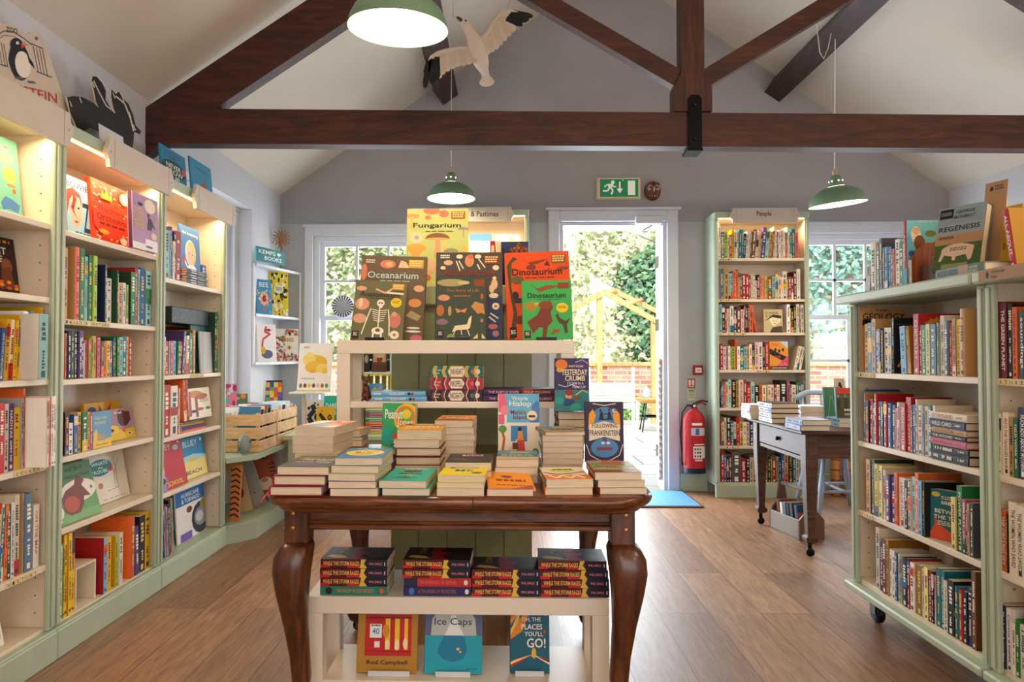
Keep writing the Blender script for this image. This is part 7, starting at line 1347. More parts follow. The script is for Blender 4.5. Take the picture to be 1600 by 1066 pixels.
def furry(mb, y0, z0, X):
    for (x, y) in ((112, 158), (128, 152), (150, 128), (166, 126), (182, 145), (196, 150), (206, 175), (212, 195)): stroke(mb, [(x, y), (x+3, y+9)], X, y0, z0, '#e0d2bc', .0008, 1.3)
    stroke(mb, [(186, 150), (200, 162), (208, 185), (212, 205)], X, y0, z0, '#cfc2ae', .0008, 2.4); stroke(mb, [(152, 126), (158, 140), (170, 165), (184, 176)], X, y0, z0, '#cfc2ae', .0008, 1.8)
cut('animal_cutout', 'black shaggy animal cut-out board with a raised tail on top of the bookcase', 'cutout', [(108, 152), (118, 150), (134, 152), (150, 161), (158, 168), (154, 158), (152, 142), (149, 126), (151, 119), (158, 120), (166, 130), (171, 142), (170, 156), (178, 170), (184, 178), (181, 165), (179, 152), (180, 139), (187, 147), (192, 143), (197, 153), (206, 162), (213, 180), (216, 196), (224, 205), (222, 210), (213, 206), (211, 222), (208, 236), (196, 234), (194, 220), (180, 214), (160, 208), (142, 200), (132, 206), (124, 212), (120, 196), (112, 176)], -1.78, '#17120f', art_fn=furry, lean=3, edge='#d8c8b0')
def card_art(items, w, h):
    return items
for (pl_, pr, pt, pb_, lab, c, its) in ((253, 292, 227, 284, 'dark blue picture book with white title lettering on top of the middle bookcase', '#2f7da0', [('e', .5, .5, .5, .22, '#1f4a4a'), ('t', 'NEVER', .2, .78, .5, .62, '#e8e4dc'), ('t', 'GROW', .15, .85, .34, .48, '#e8e4dc'), ('t', 'UP', .4, .7, .2, .32, '#e8e4dc'), ('t', 'Roald Dahl', .2, .8, .84, .92, '#5a3a6a'), ('m', .3, .72, .6, .8, '#5a3a6a', 1, 1), ('e', .9, .55, .08, .1, '#c8523a')]), (300, 333, 246, 303, 'teal picture book with a brown fox figure on top of the window-side bookcase', '#3a8aa8', [('e', .6, .2, .14, .16, '#b0502a'), ('e', .6, .42, .1, .1, '#a85a34'), ('l', [(.55, .5), (.42, .66)], .02, '#7a5a4a'), ('l', [(.66, .5), (.72, .68)], .02, '#7a5a4a'), ('t', 'Roald Dahl', .25, .75, .78, .84, '#5a3a6a')])):
    X = -1.74; a, b_ = at(pl_, 260, X=X), at(pr, 290, X=X); h = (at((pl_+pr)/2, pt+8, X=X).z-TT)
    book('picture_book', lab, 'book', Matrix.Translation((X, a.y, TT+.001)) @ Matrix.Rotation(R(90), 4, 'Z') @ Matrix.Rotation(R(-5), 4, 'X'), b_.y-a.y, h, .01, c, front=art(b_.y-a.y, h, None, its), hard=True)
mb = MB(); y0, y1 = at(158, 200, X=-1.70).y, at(196, 220, X=-1.70).y; mb.box(0, y1-y0, 0, .002, 0, .10, '#c9c6c8'); o = mb.build('paper_card', M_PRINT_M); o.matrix_world = Matrix.Translation((-1.70, y0, TT+.0005)) @ Matrix.Rotation(R(90), 4, 'Z') @ Matrix.Rotation(R(-6), 4, 'X'); tag(o, 'blank pale grey card propped before the black animal cut-out', 'card')
mb = MB(); mb.bbox(0, .07, 0, .09, 0, .085, .003, '#5a4028'); tag(mb.build('cardboard_box', M_PAINT, None, (-1.80, at(213, 230, X=-1.78).y+.0, TT+.0005)), 'small brown cardboard box on the bookcase top behind the black cut-out', 'box')

# ---------------------------------------------------------------- on the wall beside the door
def plate(px0, px1, py0, py1, Y=YB): a, b_ = at(px0, py1, Y=Y), at(px1, py0, Y=Y); return a.x, b_.x, a.z, b_.z
x0, x1, z0, z1 = plate(932.5, 1002, 276.5, 311, YB-.05)
es = thing('exit_sign', 'green emergency exit sign with running figure above the door', 'sign', ((x0+x1)/2, YB, (z0+z1)/2)); w, h = (x1-x0)/2, (z1-z0)/2
M_EXIT = attrmat('backlit_green_panel', .3); nt = M_EXIT.node_tree; bb = nt.nodes['Principled BSDF']; aN = [n_ for n_ in nt.nodes if n_.bl_idname == 'ShaderNodeAttribute'][0]
nt.links.new(aN.outputs['Color'], bb.inputs['Emission Color']); bb.inputs['Emission Strength'].default_value = .25
mb = MB(); mb.loft([[(-w, 0, -h), (w, 0, -h), (w, 0, h), (-w, 0, h)], [(-w, -.03, -h), (w, -.03, -h), (w, -.03, h), (-w, -.03, h)], [(-w+.012, -.05, -h+.008), (w-.012, -.05, -h+.008), (w-.012, -.05, h-.008), (-w+.012, -.05, h-.008)]], '#e2ceae', False); mb.build('housing', M_PAINT, es)
A_ = Art(2*w*.86, 2*h*.82); A_.rect(0, 0, 1, 1, '#0b7a4e'); WH_ = '#dfe6d8'
A_.rect(.73, .1, .92, .9, WH_); A_.rect(.50, .42, .54, .85, WH_).poly([(.44, .46), (.6, .46), (.52, .2)], WH_)
A_.ell(.34, .82, .045, .11, WH_).poly([(.2, .72), (.3, .74), (.36, .68), (.3, .5), (.22, .52)], WH_).line([(.3, .68), (.36, .56), (.43, .58)], .07, WH_).line([(.24, .7), (.16, .66), (.12, .54)], .07, WH_).line([(.28, .54), (.34, .36), (.3, .14)], .09, WH_).line([(.26, .54), (.2, .34), (.08, .34)], .09, WH_).ell(.6, .93, .015, .04, '#5affb0')
mb = MB(); A_.to(mb, (-w*.86, -.0505, -h*.82), (1, 0, 0), (0, 0, 1), (0, -1, 0)); mb.build('sign_face', M_EXIT, es)
q = at(1020, 298, Y=YB-.03); mb = MB(); OW = '#5e2f1c'; rx, rz_ = .068, .082
mb.ball((0, 0, 0), (rx, .05, rz_), OW, 22)
for s_ in (-1, 1):
    mb.ball((s_*.027, -.036, .018), (.026, .014, .030), '#a08c78', 14); mb.ball((s_*.025, -.048, .020), (.010, .008, .011), '#1a1412', 12); mb.ball((s_*.025, -.0545, .023), (.003, .003, .003), '#efe6d0', 8)
    mb.tube([(s_*.008, -.05, .055), (s_*.03, -.045, .06), (s_*.052, -.03, .045)], .006, 6, '#8a5636'); mb.tube([(s_*.012, -.046, -.03), (s_*.035, -.04, -.045), (s_*.05, -.028, -.03)], .006, 6, '#7a4a30')
mb.loft([[(-.010, -.048, .02), (.010, -.048, .02), (.004, -.05, .03), (-.004, -.05, .03)], [(-.009, -.064, .0), (.009, -.064, .0), (.006, -.058, .012), (-.006, -.058, .012)], [(-.001, -.058, -.026), (.001, -.058, -.026), (.001, -.054, -.02), (-.001, -.054, -.02)]], '#c9b8a0')
for k in range(9): mb.ball((-.04+.01*k, -.044+abs(k-4)*.003, -.045-.004*(k % 2)), (.006, .006, .009), '#b8a088' if k % 2 else '#3e2014', 6)
fl(mb.build('owl_mask', M_PAINT, None, (q.x, YB-.02, q.z)), 'carved brown owl face mask on the wall beside the exit sign', 'mask')
x0, x1, z0, z1 = plate(1082, 1097, 571, 586, YB); mb = MB(); mb.bbox(x0, x1, YB-.035, YB, z0, z1, .004, '#9e1f26'); Art(x1-x0, z1-z0).rect(.18, .25, .82, .75, '#e8e6e4').ell(.36, .5, .05, .06, '#2a2a2a').ell(.5, .5, .05, .06, '#2a2a2a').ell(.64, .5, .05, .06, '#2a2a2a').to(mb, (x0, YB-.035, z0), (1, 0, 0), (0, 0, 1), (0, -1, 0))
fl(mb.build('fire_alarm_point', M_PRINT), 'small red fire alarm call point on the wall above the extinguisher', 'fire alarm')
x0, x1, z0, z1 = plate(1074.5, 1086, 592, 626, YB); mb = MB(); mb.box(x0, x1, YB-.004, YB, z0, z1, '#d8dcc0'); Art(x1-x0, z1-z0).rect(0, .55, 1, 1, '#b02a30').rect(.12, .7, .42, .95, '#efe6dc').rect(.55, .7, .88, .95, '#efe6dc').marks(.1, .58, .9, .66, '#efe6dc', 1, 2).rect(.1, .42, .9, .5, '#5a9a6a').marks(.1, .08, .9, .4, '#8a9a6a', 4, 3).to(mb, (x0, YB-.004, z0), (1, 0, 0), (0, 0, 1), (0, -1, 0))
fl(mb.build('instruction_sign', M_PRINT), 'narrow red and pale extinguisher instruction sign on the wall', 'sign')
q0, q1 = at(1085, 738, Y=YB-.10), at(1085, 640, Y=YB-.10); ex = thing('fire_extinguisher', 'red fire extinguisher mounted on the wall between door and People bookcase', 'fire extinguisher', (q0.x, YB-.10, q0.z)); H = q1.z-q0.z; r = .087
mb = MB(); mb.lathe([(.001, 0), (r*.95, 0), (r, .01), (r, .045), (r*.99, .05), (r, H*.15), (r, H*.80), (r*.93, H*.88), (r*.7, H*.95), (r*.35, H), (.03, H+.01), (.001, H+.01)], 32, '#b81f26'); cyl = mb.build('cylinder', M_PRINT, ex)
mb = MB(); mb.lathe([(r+.001, .0), (r+.001, .042)], 32, '#1a2030', caps=False); mb.build('base_band', M_PRINT, cyl)
def curved(mb, a0, a1, z0, z1, c, n=8, off=.0012):
    for k in range(n):
        u, v = R(a0+(a1-a0)*k/n), R(a0+(a1-a0)*(k+1)/n); rr = r+off; mb.add([(rr*math.sin(u), -rr*math.cos(u), z0), (rr*math.sin(v), -rr*math.cos(v), z0), (rr*math.sin(v), -rr*math.cos(v), z1), (rr*math.sin(u), -rr*math.cos(u), z1)], [(0, 1, 2, 3)], c)
for a0, a1, f0, f1, c in ((-30, 50, .60, .72, '#c8ccd4'), (-26, 30, .76, .80, '#f0eeec'), (-14, 46, .45, .47, '#e8dcd0'), (-12, 30, .20, .225, '#e8dcd0')):
    mb = MB(); curved(mb, a0, a1, H*f0, H*f1, c); mb.build('printed_band', M_PRINT, cyl)
mb = MB(); curved(mb, -20, 55, H*.24, H*.43, '#e8e4e0')
mb.build('instruction_label', M_PRINT, cyl); mb = MB(); curved(mb, -8, 12, H*.61, H*.71, '#4a6aa8', 3, .0016); mb.build('printed_band', M_PRINT, cyl); mb = MB()
for i in range(3):
    for j in range(3): curved(mb, -14+13*i, -6+13*i, H*(.26+.055*j), H*(.295+.055*j), ['#3a3a3a', '#a8622a', '#2a2a2a'][(i+j) % 3], 2, .002)
mb.build('label_print', M_PRINT, cyl)
mb = MB(); mb.lathe([(.022, H+.005), (.022, H+.03), (.015, H+.045), (.001, H+.045)], 14, '#2a2a2c'); mb.tube([(.0, -.01, H+.035), (.05, -.03, H+.06), (.09, -.04, H+.04)], .007, 6, '#b02028'); mb.tube([(-.01, -.01, H+.05), (.05, -.03, H+.075), (.10, -.04, H+.065)], .007, 6, '#3a3a3c'); mb.ball((.0, -.028, H+.028), (.014, .008, .014), '#d8d4cc', 10); mb.build('valve_handle', M_METAL, ex)
mb = MB(); mb.tube([(-.015, -.01, H+.03), (-.06, -.02, H+.035), (-.105, -.02, H-.02), (-.115, -.02, H*.6), (-.11, -.02, H*.3), (-.10, -.02, H*.12)], .009, 10, '#26262a'); mb.build('hose', M_PRINT_M, ex)
mb = MB(); mb.box(-.03, .03, .085, .1, H*.6, H*.9, '#a8a8aa'); mb.build('wall_bracket', M_METAL, ex)
# rope by the door
q0, q1 = at(1031, 566, Y=YB+.05), at(1031, 750, Y=YB+.05); mb = MB(); n = 60; xx = DX1-.045
for s_ in (0, math.pi): mb.tube([(xx+.010*math.cos(s_+i*.9), YB+.06+.010*math.sin(s_+i*.9), q0.z+(q1.z-q0.z)*i/n) for i in range(n+1)], .011, 6, '#b8aca0')
mb.lathe([(.014, 0), (.016, .0), (.016, .035), (.014, .035)], 12, '#b8903a', Matrix.Translation((xx, YB+.06, q0.z-.01))); mb.tube([(xx, YB+.06, q0.z+.02), (xx+.004, YB+.05, q0.z+.05), (xx+.012, YB+.04, q0.z+.05)], .006, 6, '#a8a8aa')
fl(mb.build('rope', M_PRINT_M), 'thick twisted grey rope hanging from a brass ferrule inside the doorway', 'rope')
a, b_, c_ = at(1003, 768, Z=0), at(1100, 794, Z=0), at(1070, 762, Z=0)
mb = MB(); mx0, mx1 = at(985, 794, Z=0).x, at(1100, 794, Z=0).x; my0, my1 = at(1050, 794, Z=0).y, YB-.02
mb.bbox(mx0, mx1, my0, my1, .0, .012, .003, '#5a4a4a'); mb.box(mx0+.02, mx1-.02, my0+.02, my1-.02, .0121, .0135, '#4f8fc4'); Art(mx1-mx0, my1-my0).ell(.33, .55, .06, .1, '#a8d0e8').ell(.4, .5, .05, .06, '#a8d0e8').to(mb, (mx0, my0, .0135), (1, 0, 0), (0, 1, 0), (0, 0, 1))
fl(mb.build('doormat', M_PRINT_M), 'bright blue doormat with a dark edge inside the open door', 'doormat')

# ---------------------------------------------------------------- hanging gull
def gull():
    Y = 4.5; GS = .83; g = thing('gull_figure', 'white gull figure with black wing tips hanging below the west roof slope', 'hanging bird'); C0 = at(745, 85, Y=Y); g.location = C0
    def V(px, py, dy=0): p = at(px, py, Y=Y); return (p.x-C0.x, dy, p.z-C0.z)
    WC = '#e3d3c2'; mb = MB(); line = [(a_, b_, c_*GS, d_*GS) for a_, b_, c_, d_ in [(716, 38, -.10, .012), (722, 42, -.09, .026), (728, 46, -.08, .038), (735, 56, -.05, .043), (742, 68, -.02, .066), (748, 84, .02, .074), (753, 97, .05, .058), (756, 105, .07, .036), (759, 113, .08, .03)]]
    secs = []
    for i, (x, y, dy, r) in enumerate(line):
        c = Vector(V(x, y, dy)); p, q = line[max(i-1, 0)], line[min(i+1, len(line)-1)]; t = (Vector(V(q[0], q[1], q[2]))-Vector(V(p[0], p[1], p[2]))).normalized()
        u = t.cross(Vector((0, 1, 0))).normalized(); w_ = u.cross(t); secs.append([c+u*(r*math.cos(2*math.pi*k/14))+w_*(r*.8*math.sin(2*math.pi*k/14)) for k in range(14)])
    mb.loft(secs, WC); body = mb.build('body', M_PRINT_M, g)
    mb = MB(); mb.tube([V(722, 42, -.08), V(718, 39.5, -.095), V(715.5, 37.5, -.1)], .01, 8, '#4a3a2c', radii=[.014, .010, .003]); mb.build('beak', M_PRINT_M, body)
    mb = MB()
    for x, y in ((729, 43.5),): mb.ball(V(x, y, -.098), .006, '#1a1512', 8)
    mb.build('eye', M_PRINT_M, body)
    def wing(name, lead, feath):
        """lead: leading edge points; feath: trailing tip per feather, with colour"""
        mb = MB(); n = len(feath); th = .010
        for i, (bx, by, tx, ty, wd, col) in enumerate(feath):
            b_, t_ = Vector(V(bx, by, -.012+.002*(i % 2))), Vector(V(tx, ty, -.012+.002*(i % 2))); d = (t_-b_).normalized(); s_ = d.cross(Vector((0, 1, 0))).normalized(); L__ = (t_-b_).length; w2 = wd/237
            top = [b_-s_*w2*.9, b_+s_*w2*.9, b_+d*L__*.75+s_*w2, t_-d*L__*.06+s_*w2*.6, t_, t_-d*L__*.06-s_*w2*.6, b_+d*L__*.75-s_*w2]; k = len(top)
            mb.add(top+[p+Vector((0, .004, 0)) for p in top], [tuple(range(k)), tuple(range(2*k-1, k-1, -1))]+[(j, k+j, k+(j+1) % k, (j+1) % k) for j in range(k)], col)
        mb.tube([V(*p) for p in lead], .02, 10, WC, radii=[.030]+[.020]*(len(lead)-3)+[.015, .007], squash=.55)
        w_ = mb.build('wing', M_PRINT_M, g)
    K_ = '#1c1815'
    F = []; Lw = [(735, 78), (715, 78), (698, 81), (682, 85), (672, 92), (668, 98)]
    tips = [(742, 100), (733, 102), (724, 104), (715, 105), (707, 109), (699, 113), (692, 118), (687, 124)]
    for i, (tx, ty) in enumerate(tips):
        u = i/7; bx = 738-u*54; by = 77+u*8; F.append((bx, by, tx, ty, 6.2, ['#dccab6', '#e3d3c2'][i % 2]))
    for i, (tx, ty) in enumerate([(684, 127), (679, 131), (675, 133), (664, 139)]): F.append((683-i*4.5, 90+i*3, tx, ty, 4.6, K_))
    F.append((672, 92, 665, 120, 5, K_)); F.append((680, 92, 672, 108, 5, '#e3d3c2'))
    wing('wing', [(738, 76, 0), (715, 77, -.01), (697, 80, -.01), (684, 84, -.01), (674, 90, -.01), (668, 98, 0)], F)
    F = []; tips = [(757, 84), (763, 86), (770, 83), (777, 78), (783, 72), (790, 65), (797, 58), (804, 50)]
    for i, (tx, ty) in enumerate(tips):
        u = i/7; F.append((752+u*35, 62-u*40, tx, ty, 6.0, ['#dccab6', '#e3d3c2'][i % 2]))
    for i, (tx, ty) in enumerate([(817, 41), (824, 34), (827, 32), (833, 27)]): F.append((791+i*3, 30-i*3.3, tx, ty, 4.4, K_))
    wing('wing', [(750, 66, 0), (762, 52, -.01), (772, 34, -.01), (783, 21, -.01), (797, 18, -.01), (812, 20, 0)], F)
    mb = MB(); 
    for i, a in enumerate((-24, -12, 0, 12, 24)):
        p0 = Vector(V(758, 108, .06)); d = Vector(V(758+20*math.sin(R(a+10)), 108+20*math.cos(R(a+10)), .08))-p0; s_ = d.normalized().cross(Vector((0, 1, 0))).normalized()
        top = [p0-s_*.012, p0+s_*.012, p0+d*.85+s_*.026, p0+d, p0+d*.85-s_*.026]; top = [q+Vector((0, .001*i, 0)) for q in top]; mb.add(top+[q+Vector((0, .004, 0)) for q in top], [(0, 1, 2, 3, 4), (9, 8, 7, 6, 5)]+[(j, 5+j, 5+(j+1) % 5, (j+1) % 5) for j in range(5)], WC)
    mb.build('tail', M_PRINT_M, g)
    mb = MB(); hk = Vector(V(708, 28, -.02)); mb.tube([V(728, 56, -.04), V(718, 42, -.1), tuple(hk), (hk.x, hk.y, roofz(C0.x+hk.x)-C0.z)], .0022, 5, '#c8b8a8'); hk2 = Vector(V(826, 12, 0)); mb.tube([V(790, 22, 0), (hk2.x, 0, roofz(C0.x+hk2.x)-C0.z)], .0015, 5, '#c8b8a8'); mb.build('hanging_wire', M_PRINT_M, g)
gull()

# ---------------------------------------------------------------- on the low bookcases
GT = 1.3735
row(bcG, GT, 1362, 8.885, 'c690:74=ANIMAL_KINGDOM@k _:3 S640:48 K730:36 S600:30 B600:42 b590:45 n560:22 o560:28 w680:62=THE_WILD@k _:4 g630:50 H600:8', 'along the top of the '+GL, inset=.03, headroom=.5, seed=41, name='nature_book')
fx = plane_pt(bcG, .03, 1350+567/8.885)[0].x; fx2 = plane_pt(bcG, .03, 1350+622/8.885)[0].x; t = fx2-fx; wq = .21; hq = .255
AB_ = [('e', .16, .78, .09, .13, '#e8dcc0'), ('e', .16, .84, .07, .06, '#d8a87a'), ('e', .22, .66, .1, .12, '#7a4a2a'), ('e', .42, .8, .1, .05, '#6a7a3a'), ('e', .72, .82, .14, .06, '#4a3a34'), ('l', [(.85, .84), (.96, .92), (.94, .98)], .02, '#4a3a34'), ('l', [(.62, .84), (.55, .9)], .02, '#4a3a34'), ('t', 'NATURE ATLAS', .2, .85, .93, .98, '#8ac0c8'), ('e', .9, .5, .05, .04, '#e8dcc0'), ('e', .08, .5, .06, .05, '#2a5a8a'), ('e', .92, .36, .05, .04, '#2a5a8a')]
book('picture_book', 'red-spined pale blue owl book beside the arched wooden bookend', 'book', case_M(bcG) @ Matrix.Translation(((fx+fx2)/2, .03, GT+.0005)) @ Matrix.Rotation(R(90), 4, 'Z'), wq, hq, t-.001, '#6cbcc8', '#a82a34', front=art(wq, hq, None, AB_), spine_art=Art(t, hq).rect(0, 0, 1, .28, '#3a8aa8').text('Animals', .25, .7, .4, .8, '#e8c8c0', -90), hard=True)
book('picture_book', 'tall cream book at the back of the row on the geology bookcase', 'book', case_M(bcG) @ Matrix.Translation((fx-.03, .262, GT+.0005)), .25, .30, .01, '#e0d2b8', hard=True)
M_BE = wood('orange_brown_bookend_wood', '#6a2c10', '#96481c', '#b0602a', 2, .35, 5, 8, .2)
def cz(px, py, X): return at(px, py, X=X)
# wooden house-shaped bookend with a dog's head
Xb = XF+.03; ly = (case_M(bcG).inverted() @ at(1424, 400, X=Xb)).x
be = thing('bookend', 'orange-brown arched wooden bookend with a carved dog head', 'bookend', tuple(case_M(bcG) @ Vector((fx2+.004, .03, GT+.0005))), R(-90))
mb = MB(); mb.prism([(0, 0), (.15, 0), (.15, .10), (.105, .165), (.045, .165), (0, .10)], 0, .022, 'x'); mb.build('arched_panel', M_BE, be)
mb = MB(); mb.bbox(.0222, .17, .02, .13, 0, .012, .003, '#4a2414'); mb.build('base', M_PAINT, be)
mb = MB(); DB = '#5a2c18'; mb.loft([[(.0225, .03, .012), (.0225, .11, .012), (.0225, .11, .075), (.0225, .03, .075)], [(.08, .04, .012), (.08, .10, .012), (.08, .10, .07), (.08, .04, .07)], [(.105, .045, .03), (.105, .095, .03), (.105, .09, .085), (.105, .05, .085)]], DB, False)
mb.ball((.12, .07, .09), (.03, .026, .032), DB, 14); mb.ball((.152, .07, .082), (.024, .014, .014), '#6a3820', 12); mb.ball((.174, .07, .084), (.006, .008, .007), '#201410', 8)
for s_ in (-1, 1): mb.ball((.112, .07+s_*.026, .085), (.012, .006, .026), '#4a2212', 10); mb.ball((.136, .07+s_*.014, .1), (.004, .004, .005), '#e0b070', 8)
mb.build('dog_head', M_PAINT, be)
bx_ = case_M(bcG) @ Vector((.012, .03, GT+.0005)); b2e = thing('bookend', 'dark wooden bookend with a small grey animal head at the window end', 'bookend', tuple(bx_), R(-90))
mb = MB(); mb.bbox(-.035, .05, 0, .1, 0, .014, .003, '#5a3424'); mb.build('base', M_PAINT, b2e)
mb = MB(); mb.loft([[(.02, .02, .014), (.048, .02, .014), (.048, .08, .014), (.02, .08, .014)], [(.012, .025, .08), (.046, .025, .08), (.046, .075, .08), (.012, .075, .08)], [(.03, .035, .125), (.046, .035, .125), (.046, .065, .125), (.03, .065, .125)]], '#8a6a5a', False); mb.ball((.004, .05, .07), (.026, .018, .018), '#8a8684', 12); mb.build('animal_head', M_PAINT, b2e)
# upright display at the camera end
def onG(px, Xp): return (case_M(bcN).inverted() @ at(px, 450, X=Xp))
GTz = GT
def gface(label, px0, px1, pyT, Xp, rz, lean, t, bg, its, z=GT, name='hardback', spine=None, roll=0, h=None, back=None):
    a, b_ = at(px0, 430, X=Xp), at(px1, 430, X=Xp); w = abs(a.y-b_.y); h = h or (at((px0+px1)/2, pyT, X=Xp).z-z)/math.cos(R(lean))
    return book(name, label, 'book', Matrix.Translation((Xp, a.y, z+.0008)) @ Matrix.Rotation(R(rz), 4, 'Z') @ Matrix.Rotation(R(-lean), 4, 'X') @ Matrix.Rotation(R(roll), 4, 'Y'), w, h, t, bg, spine or bg, front=art(w, h, None, its), hard=True)
gface('open white text page book propped behind the dog bookend', 1426, 1464, 378, 1.60, -78, 6, .012, '#b8b4b0', [('m', .15, .78, .85, .86, '#6a6a6a', 2, 1), ('m', .12, .2, .9, .7, '#8a8a8a', 12, 2)], spine='#c8b43a')
yR = at(1470, 420, X=1.56).y; RG = [('r', 0, .72, 1, 1, '#7d8f96'), ('r', 0, .55, 1, .72, '#8a94a0'), ('r', 0, 0, 1, .40, '#3f5a2c'), ('r', 0, .40, 1, .56, '#a5805e'), ('r', .03, .82, .32, .97, '#16181a'), ('m', .06, .86, .28, .92, '#8a8f92', 2, 1), ('t', 'GEORGE', .38, .78, .88, .93, '#2a343a'), ('t', 'MONBIOT', .34, .8, .80, .85, '#2a343a'), ('t', 'REGENESIS', .05, .92, .61, .69, '#1c2428'), ('m', .08, .48, .4, .53, '#3a2c20', 2, 3), ('e', .5, .3, .34, .1, '#d0b49a'), ('p', [(.18, .3), (.12, .14), (.18, .14), (.26, .26), (.4, .24), (.42, .14), (.48, .14), (.52, .24), (.68, .24), (.76, .12), (.82, .14), (.86, .34), (.7, .38), (.3, .38)], '#d0b49a'), ('r', .2, .02, .75, .09, '#8a8a5a'), ('m', .35, .28, .7, .34, '#5a5048', 2, 2)]
regM = lambda dy, dz, lean: Matrix.Translation((1.535, yR-dy, GT+dz)) @ Matrix.Rotation(R(-62), 4, 'Z') @ Matrix.Rotation(R(-lean), 4, 'X')
book('hardback', 'tall grey and green farming hardback with a paper band, leaning on the low bookcase', 'book', regM(.005, .034, 14), .155, .235, .038, '#5f7078', front=art(.155, .235, None, RG), hard=True)
stM = Matrix(((0, 0, -1, 0), (1, 0, 0, 0), (0, -1, 0, 0), (0, 0, 0, 1)))
sa = Art(.034, .24).rect(0, .0, 1, .3, '#3f5a2c').rect(0, .3, 1, .5, '#a5805e').text('REGENESIS', .25, .75, .52, .95, '#1c2428', -90).text('GEORGE', .55, .8, .12, .28, '#c8d0c0', -90).text('MONBIOT', .2, .45, .1, .28, '#c8d0c0', -90)
pR = at(1541, 415, X=1.50)
book('hardback', 'grey farming hardback lying flat, spine out, under the leaning copy', 'book', Matrix.Translation((1.495, pR.y, GT+.017)) @ Matrix.Rotation(R(-90), 4, 'Z') @ stM, .15, .24, .034, '#6f8088', '#74858c', spine_art=sa, hard=True)
a, b_ = at(1530, 300, X=1.62), at(1556, 300, X=1.62); mb = MB(); W = .075
mb.box(0, W, 0, .003, 0, .34, '#a5805e'); Art(W, .34).ell(.3, .93, .08, .025, '#2a221a').marks(.45, .9, .85, .96, '#4a3a2a', 2, 1).to(mb, (0, 0, 0), (1, 0, 0), (0, 0, 1), (0, -1, 0)); o = mb.build('prize_card', M_PRINT_M); o.matrix_world = Matrix.Translation((1.63, a.y+.03, GT+.001)) @ Matrix.Rotation(R(-70), 4, 'Z') @ Matrix.Rotation(R(-8), 4, 'X'); tag(o, 'brown card prize sign sticking up behind the leaning farming hardback', 'sign')
YB_ = [('m', .1, .05, .9, .2, '#7a5a1a', 2, 1), ('t', 'WILD', .15, .8, .3, .42, '#8a6a1a'), ('m', .1, .5, .9, .9, '#b08a2a', 5, 2), ('r', .5, 0, .53, 1, '#efe0a0')]
book('hardback', 'yellow gilt-lettered hardback behind the leaning farming book', 'book', Matrix.Translation((1.66, yR-.13, GT+.001)) @ Matrix.Rotation(R(-80), 4, 'Z') @ Matrix.Rotation(R(-8), 4, 'X'), .17, .24, .02, '#c79a2a', front=art(.17, .24, None, YB_), hard=True)
row(bcN, GT, 1579, 6.6, 'rO640:72/-10=ALL_ABOUT@w', 'leaning near the end of the low bookcase top', inset=.05, headroom=.4, seed=42, name='hardback')
mb = MB(); lyA = at(1530, 430, X=1.45); 
mb.box(0, .42, -.0012, 0, 0, .036, '#a5805e'); Art(.42, .036).ell(.09, .5, .014, .3, '#2a221a').text('Wainwright', .13, .27, .52, .82, '#2a221a').text('Prize', .13, .19, .14, .42, '#2a221a').marks(.6, .3, .9, .8, '#5a4a3a', 3, 4).to(mb, (0, -.0012, 0), (1, 0, 0), (0, 0, 1), (0, -1, 0))
o = mb.build('shelf_label', M_PRINT_M); o.matrix_world = Matrix.Translation((1.4488, lyA.y, 1.336)) @ Matrix.Rotation(R(-90), 4, 'Z'); tag(o, 'long brown card prize label fixed along the front edge of the low bookcase top', 'label')

# ---------------------------------------------------------------- on and under the writing desk
def dpile(px, py, W, n, t, cover, spine, base, depth=.2, rot=0, art_=None, zb=DZT, words='dark-covered', kind='h', Y=None):
    p = at(px, py, Z=zb)
    pile(0, 0, 0, [(t, cover, kind, (rj.uniform(-.003, .003), rj.uniform(-.003, .003), rj.uniform(-2, 2)), spine, art_ if i == n-1 else None, words) for i in range(n)], depth=depth, zb=zb, base=base, rot=rot, pos=p, W=W)
dpile(1172, 655, .15, 5, .018, '#e4e2e6', '#e4e2e6', 'at the far corner of the desk', words='white', kind='p', depth=.16)
dpile(1206, 662, .165, 4, .030, '#2a2c34', '#e2e2e8', 'of four on the writing desk', depth=.2, words='black-edged')
dpile(1252, 652, .165, 2, .036, '#e4e2e2', '#dfe0e8', 'at the back of the writing desk', words='white-jacketed', depth=.18)
BC = [('r', 0, 0, 1, .5, '#8a9ab8'), ('r', .1, .55, .9, .9, '#b8605a'), ('m', .2, .6, .8, .85, '#e8dcd8', 2, 2)]
dpile(1253, 674, .158, 2, .030, '#6a7fa8', '#7a8ab0', 'of two at the near desk edge', depth=.2, art_=BC, words='blue and red')
dpile(1312, 668, .15, 2, .024, '#7aa0b8', '#8ab0c4', 'under the red and olive display book', words='pale blue', depth=.17, kind='p')
mb = None
zD = DZT+.0495
disp('red and olive book with a crowd of faces, propped on the pale blue books', 1308, 1336, 607, 4.02, zD, .02, '#4a4a26', [('r', 0, .8, 1, 1, '#c8452f')]+[('e', .1+.2*i, .72-.02*(i % 2), .09, .07, ['#8a8468', '#6a6448'][i % 2]) for i in range(5)]+[('r', .05+.2*i, .3, .18+.2*i, .66, ['#3a3a22', '#54542c'][i % 2]) for i in range(5)]+[('t', 'ALBERTINE', .4, .95, .18, .26, '#e8e0d0'), ('m', .4, .08, .95, .15, '#e8e0d0', 2, 2)], lean=6, spine='#8ab0b8')
disp('green hardback propped upright on the desk beside the crowd book', 1290, 1312, 606, 4.25, DZT, .02, '#4a8062', [('r', .2, .1, .8, .14, '#d8c8a8'), ('l', [(.2, .15), (.45, .75)], .01, '#a8c8b0'), ('l', [(.8, .15), (.55, .75)], .01, '#a8c8b0')], lean=8)
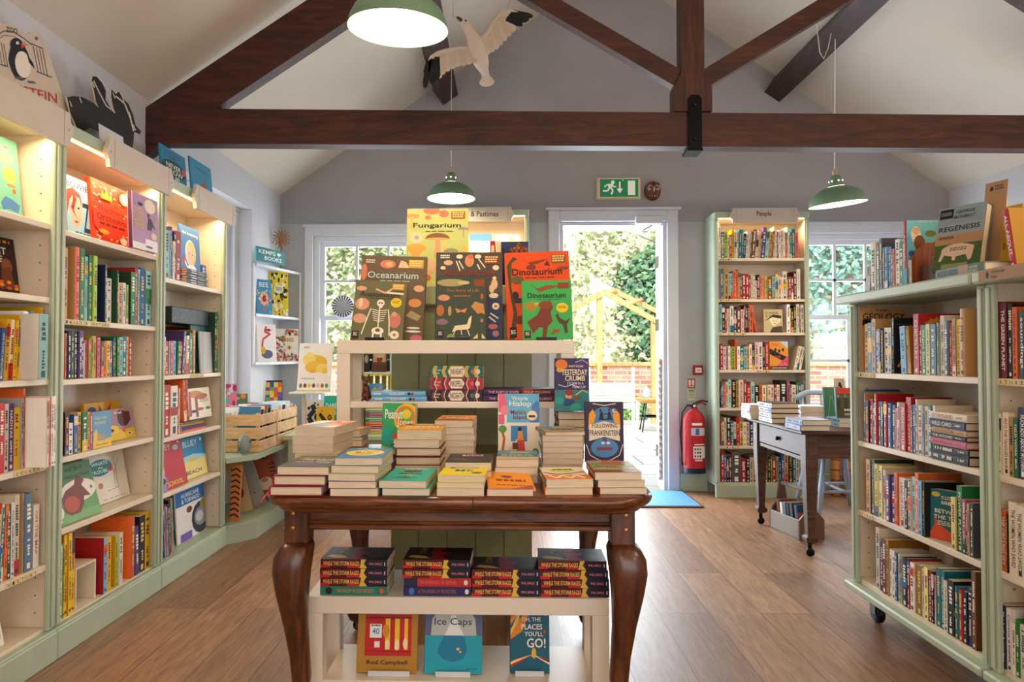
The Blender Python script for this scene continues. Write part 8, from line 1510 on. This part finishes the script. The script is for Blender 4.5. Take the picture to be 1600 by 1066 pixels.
disp('cream book with a looping black drawing at the back of the desk', 1307, 1323, 592, 4.45, DZT, .014, '#cabb9c', [('l', [(.2, .5), (.5, .9), (.8, .6), (.5, .5)], .05, '#2a2620'), ('e', .4, .75, .14, .09, '#2a2620'), ('e', .4, .75, .08, .06, '#cabb9c')], lean=6)
p = case_M; TZ0 = .0125
TGM = Matrix.Translation((1.765, 4.19, 0)) @ Matrix.Rotation(R(10), 4, 'Z')
for (y, c, lab, its, w) in ((.025, '#1f4a66', 'dark blue paperback with an orange sunset standing at the front of the trug', [('r', 0, .55, 1, .75, '#b8603a'), ('p', [(0, .5), (.5, .62), (1, .52), (1, .3), (0, .3)], '#1a2430'), ('t', 'VERA', .1, .85, .1, .24, '#d8482f')], .128), (.075, '#4a464a', 'grey paperback standing behind the orange sunset book in the trug', [('m', .1, .4, .9, .8, '#8a8688', 4, 2)], .128)):
    book('paperback', lab, 'book', TGM @ Matrix.Translation((.018, y, TZ0)) @ Matrix.Rotation(R(-10), 4, 'X'), w, .19, .026, c, front=art(w, .19, None, its), hard=False)
for i in range(4):
    t = .024; k = 'kSwh'[i]
    book('paperback', f'{PAL[k][1]} paperback filed in the trug, {ordn(i+1)} behind the two faced-out books', 'book', TGM @ Matrix.Translation((.02, .12+i*.036, TZ0)) @ Matrix.Rotation(R(-8), 4, 'X'), .125, .185-.006*(i % 3), t, PAL[k][0], group='paperbacks filed in the trug')
# picture frames and rolled mats by the back wall behind the chair
for i, x in enumerate((2.62, 2.71)):
    mb = MB(); mb.lathe([(.001, 0), (.032, 0), (.033, .02), (.033, .50), (.02, .505), (.001, .50)], 14, '#c07a32')
    for k in range(6): mb.lathe([(.0335, .04+.08*k), (.0345, .045+.08*k), (.0335, .05+.08*k)], 14, '#7a4218')
    o = mb.build('bamboo_roll', M_PAINT, None, (x, 5.52, 0)); o.rotation_euler = (R(-6), R(4), 0); tag(o, ['orange-brown bamboo roll leaning behind the blue chair, nearer the People bookcase', 'orange-brown bamboo roll leaning behind the blue chair, farther from the People bookcase'][i], 'roll')
mb = MB(); x0, x1 = 2.72, 3.25; mb.bbox(0, x1-x0, 0, .02, 0, .42, .003, '#b8a890'); Art(x1-x0, .42).rect(.05, .06, .95, .94, '#d8ccb4').ell(.3, .7, .12, .1, '#4a3a6a').ell(.45, .6, .1, .12, '#a87a3a').ell(.7, .72, .1, .1, '#5a3a2a').ell(.6, .4, .2, .1, '#c8a86a').to(mb, (0, 0, 0), (1, 0, 0), (0, 0, 1), (0, -1, 0))
o = mb.build('framed_picture', M_PRINT_M, None, (2.80, 5.40, .0)); o.rotation_euler = (R(-10), 0, 0); o.location.z = .25; 
mb = MB(); mb.bbox(0, .6, 0, .22, 0, .249, .004, '#7a6a58'); st = mb.build('low_bench', M_PAINT, None, (2.78, 5.36, 0)); tag(st, 'low brown bench against the back wall behind the blue chair', 'bench'); tag(o, 'pale framed picture leaning on the low bench behind the blue chair', 'picture')
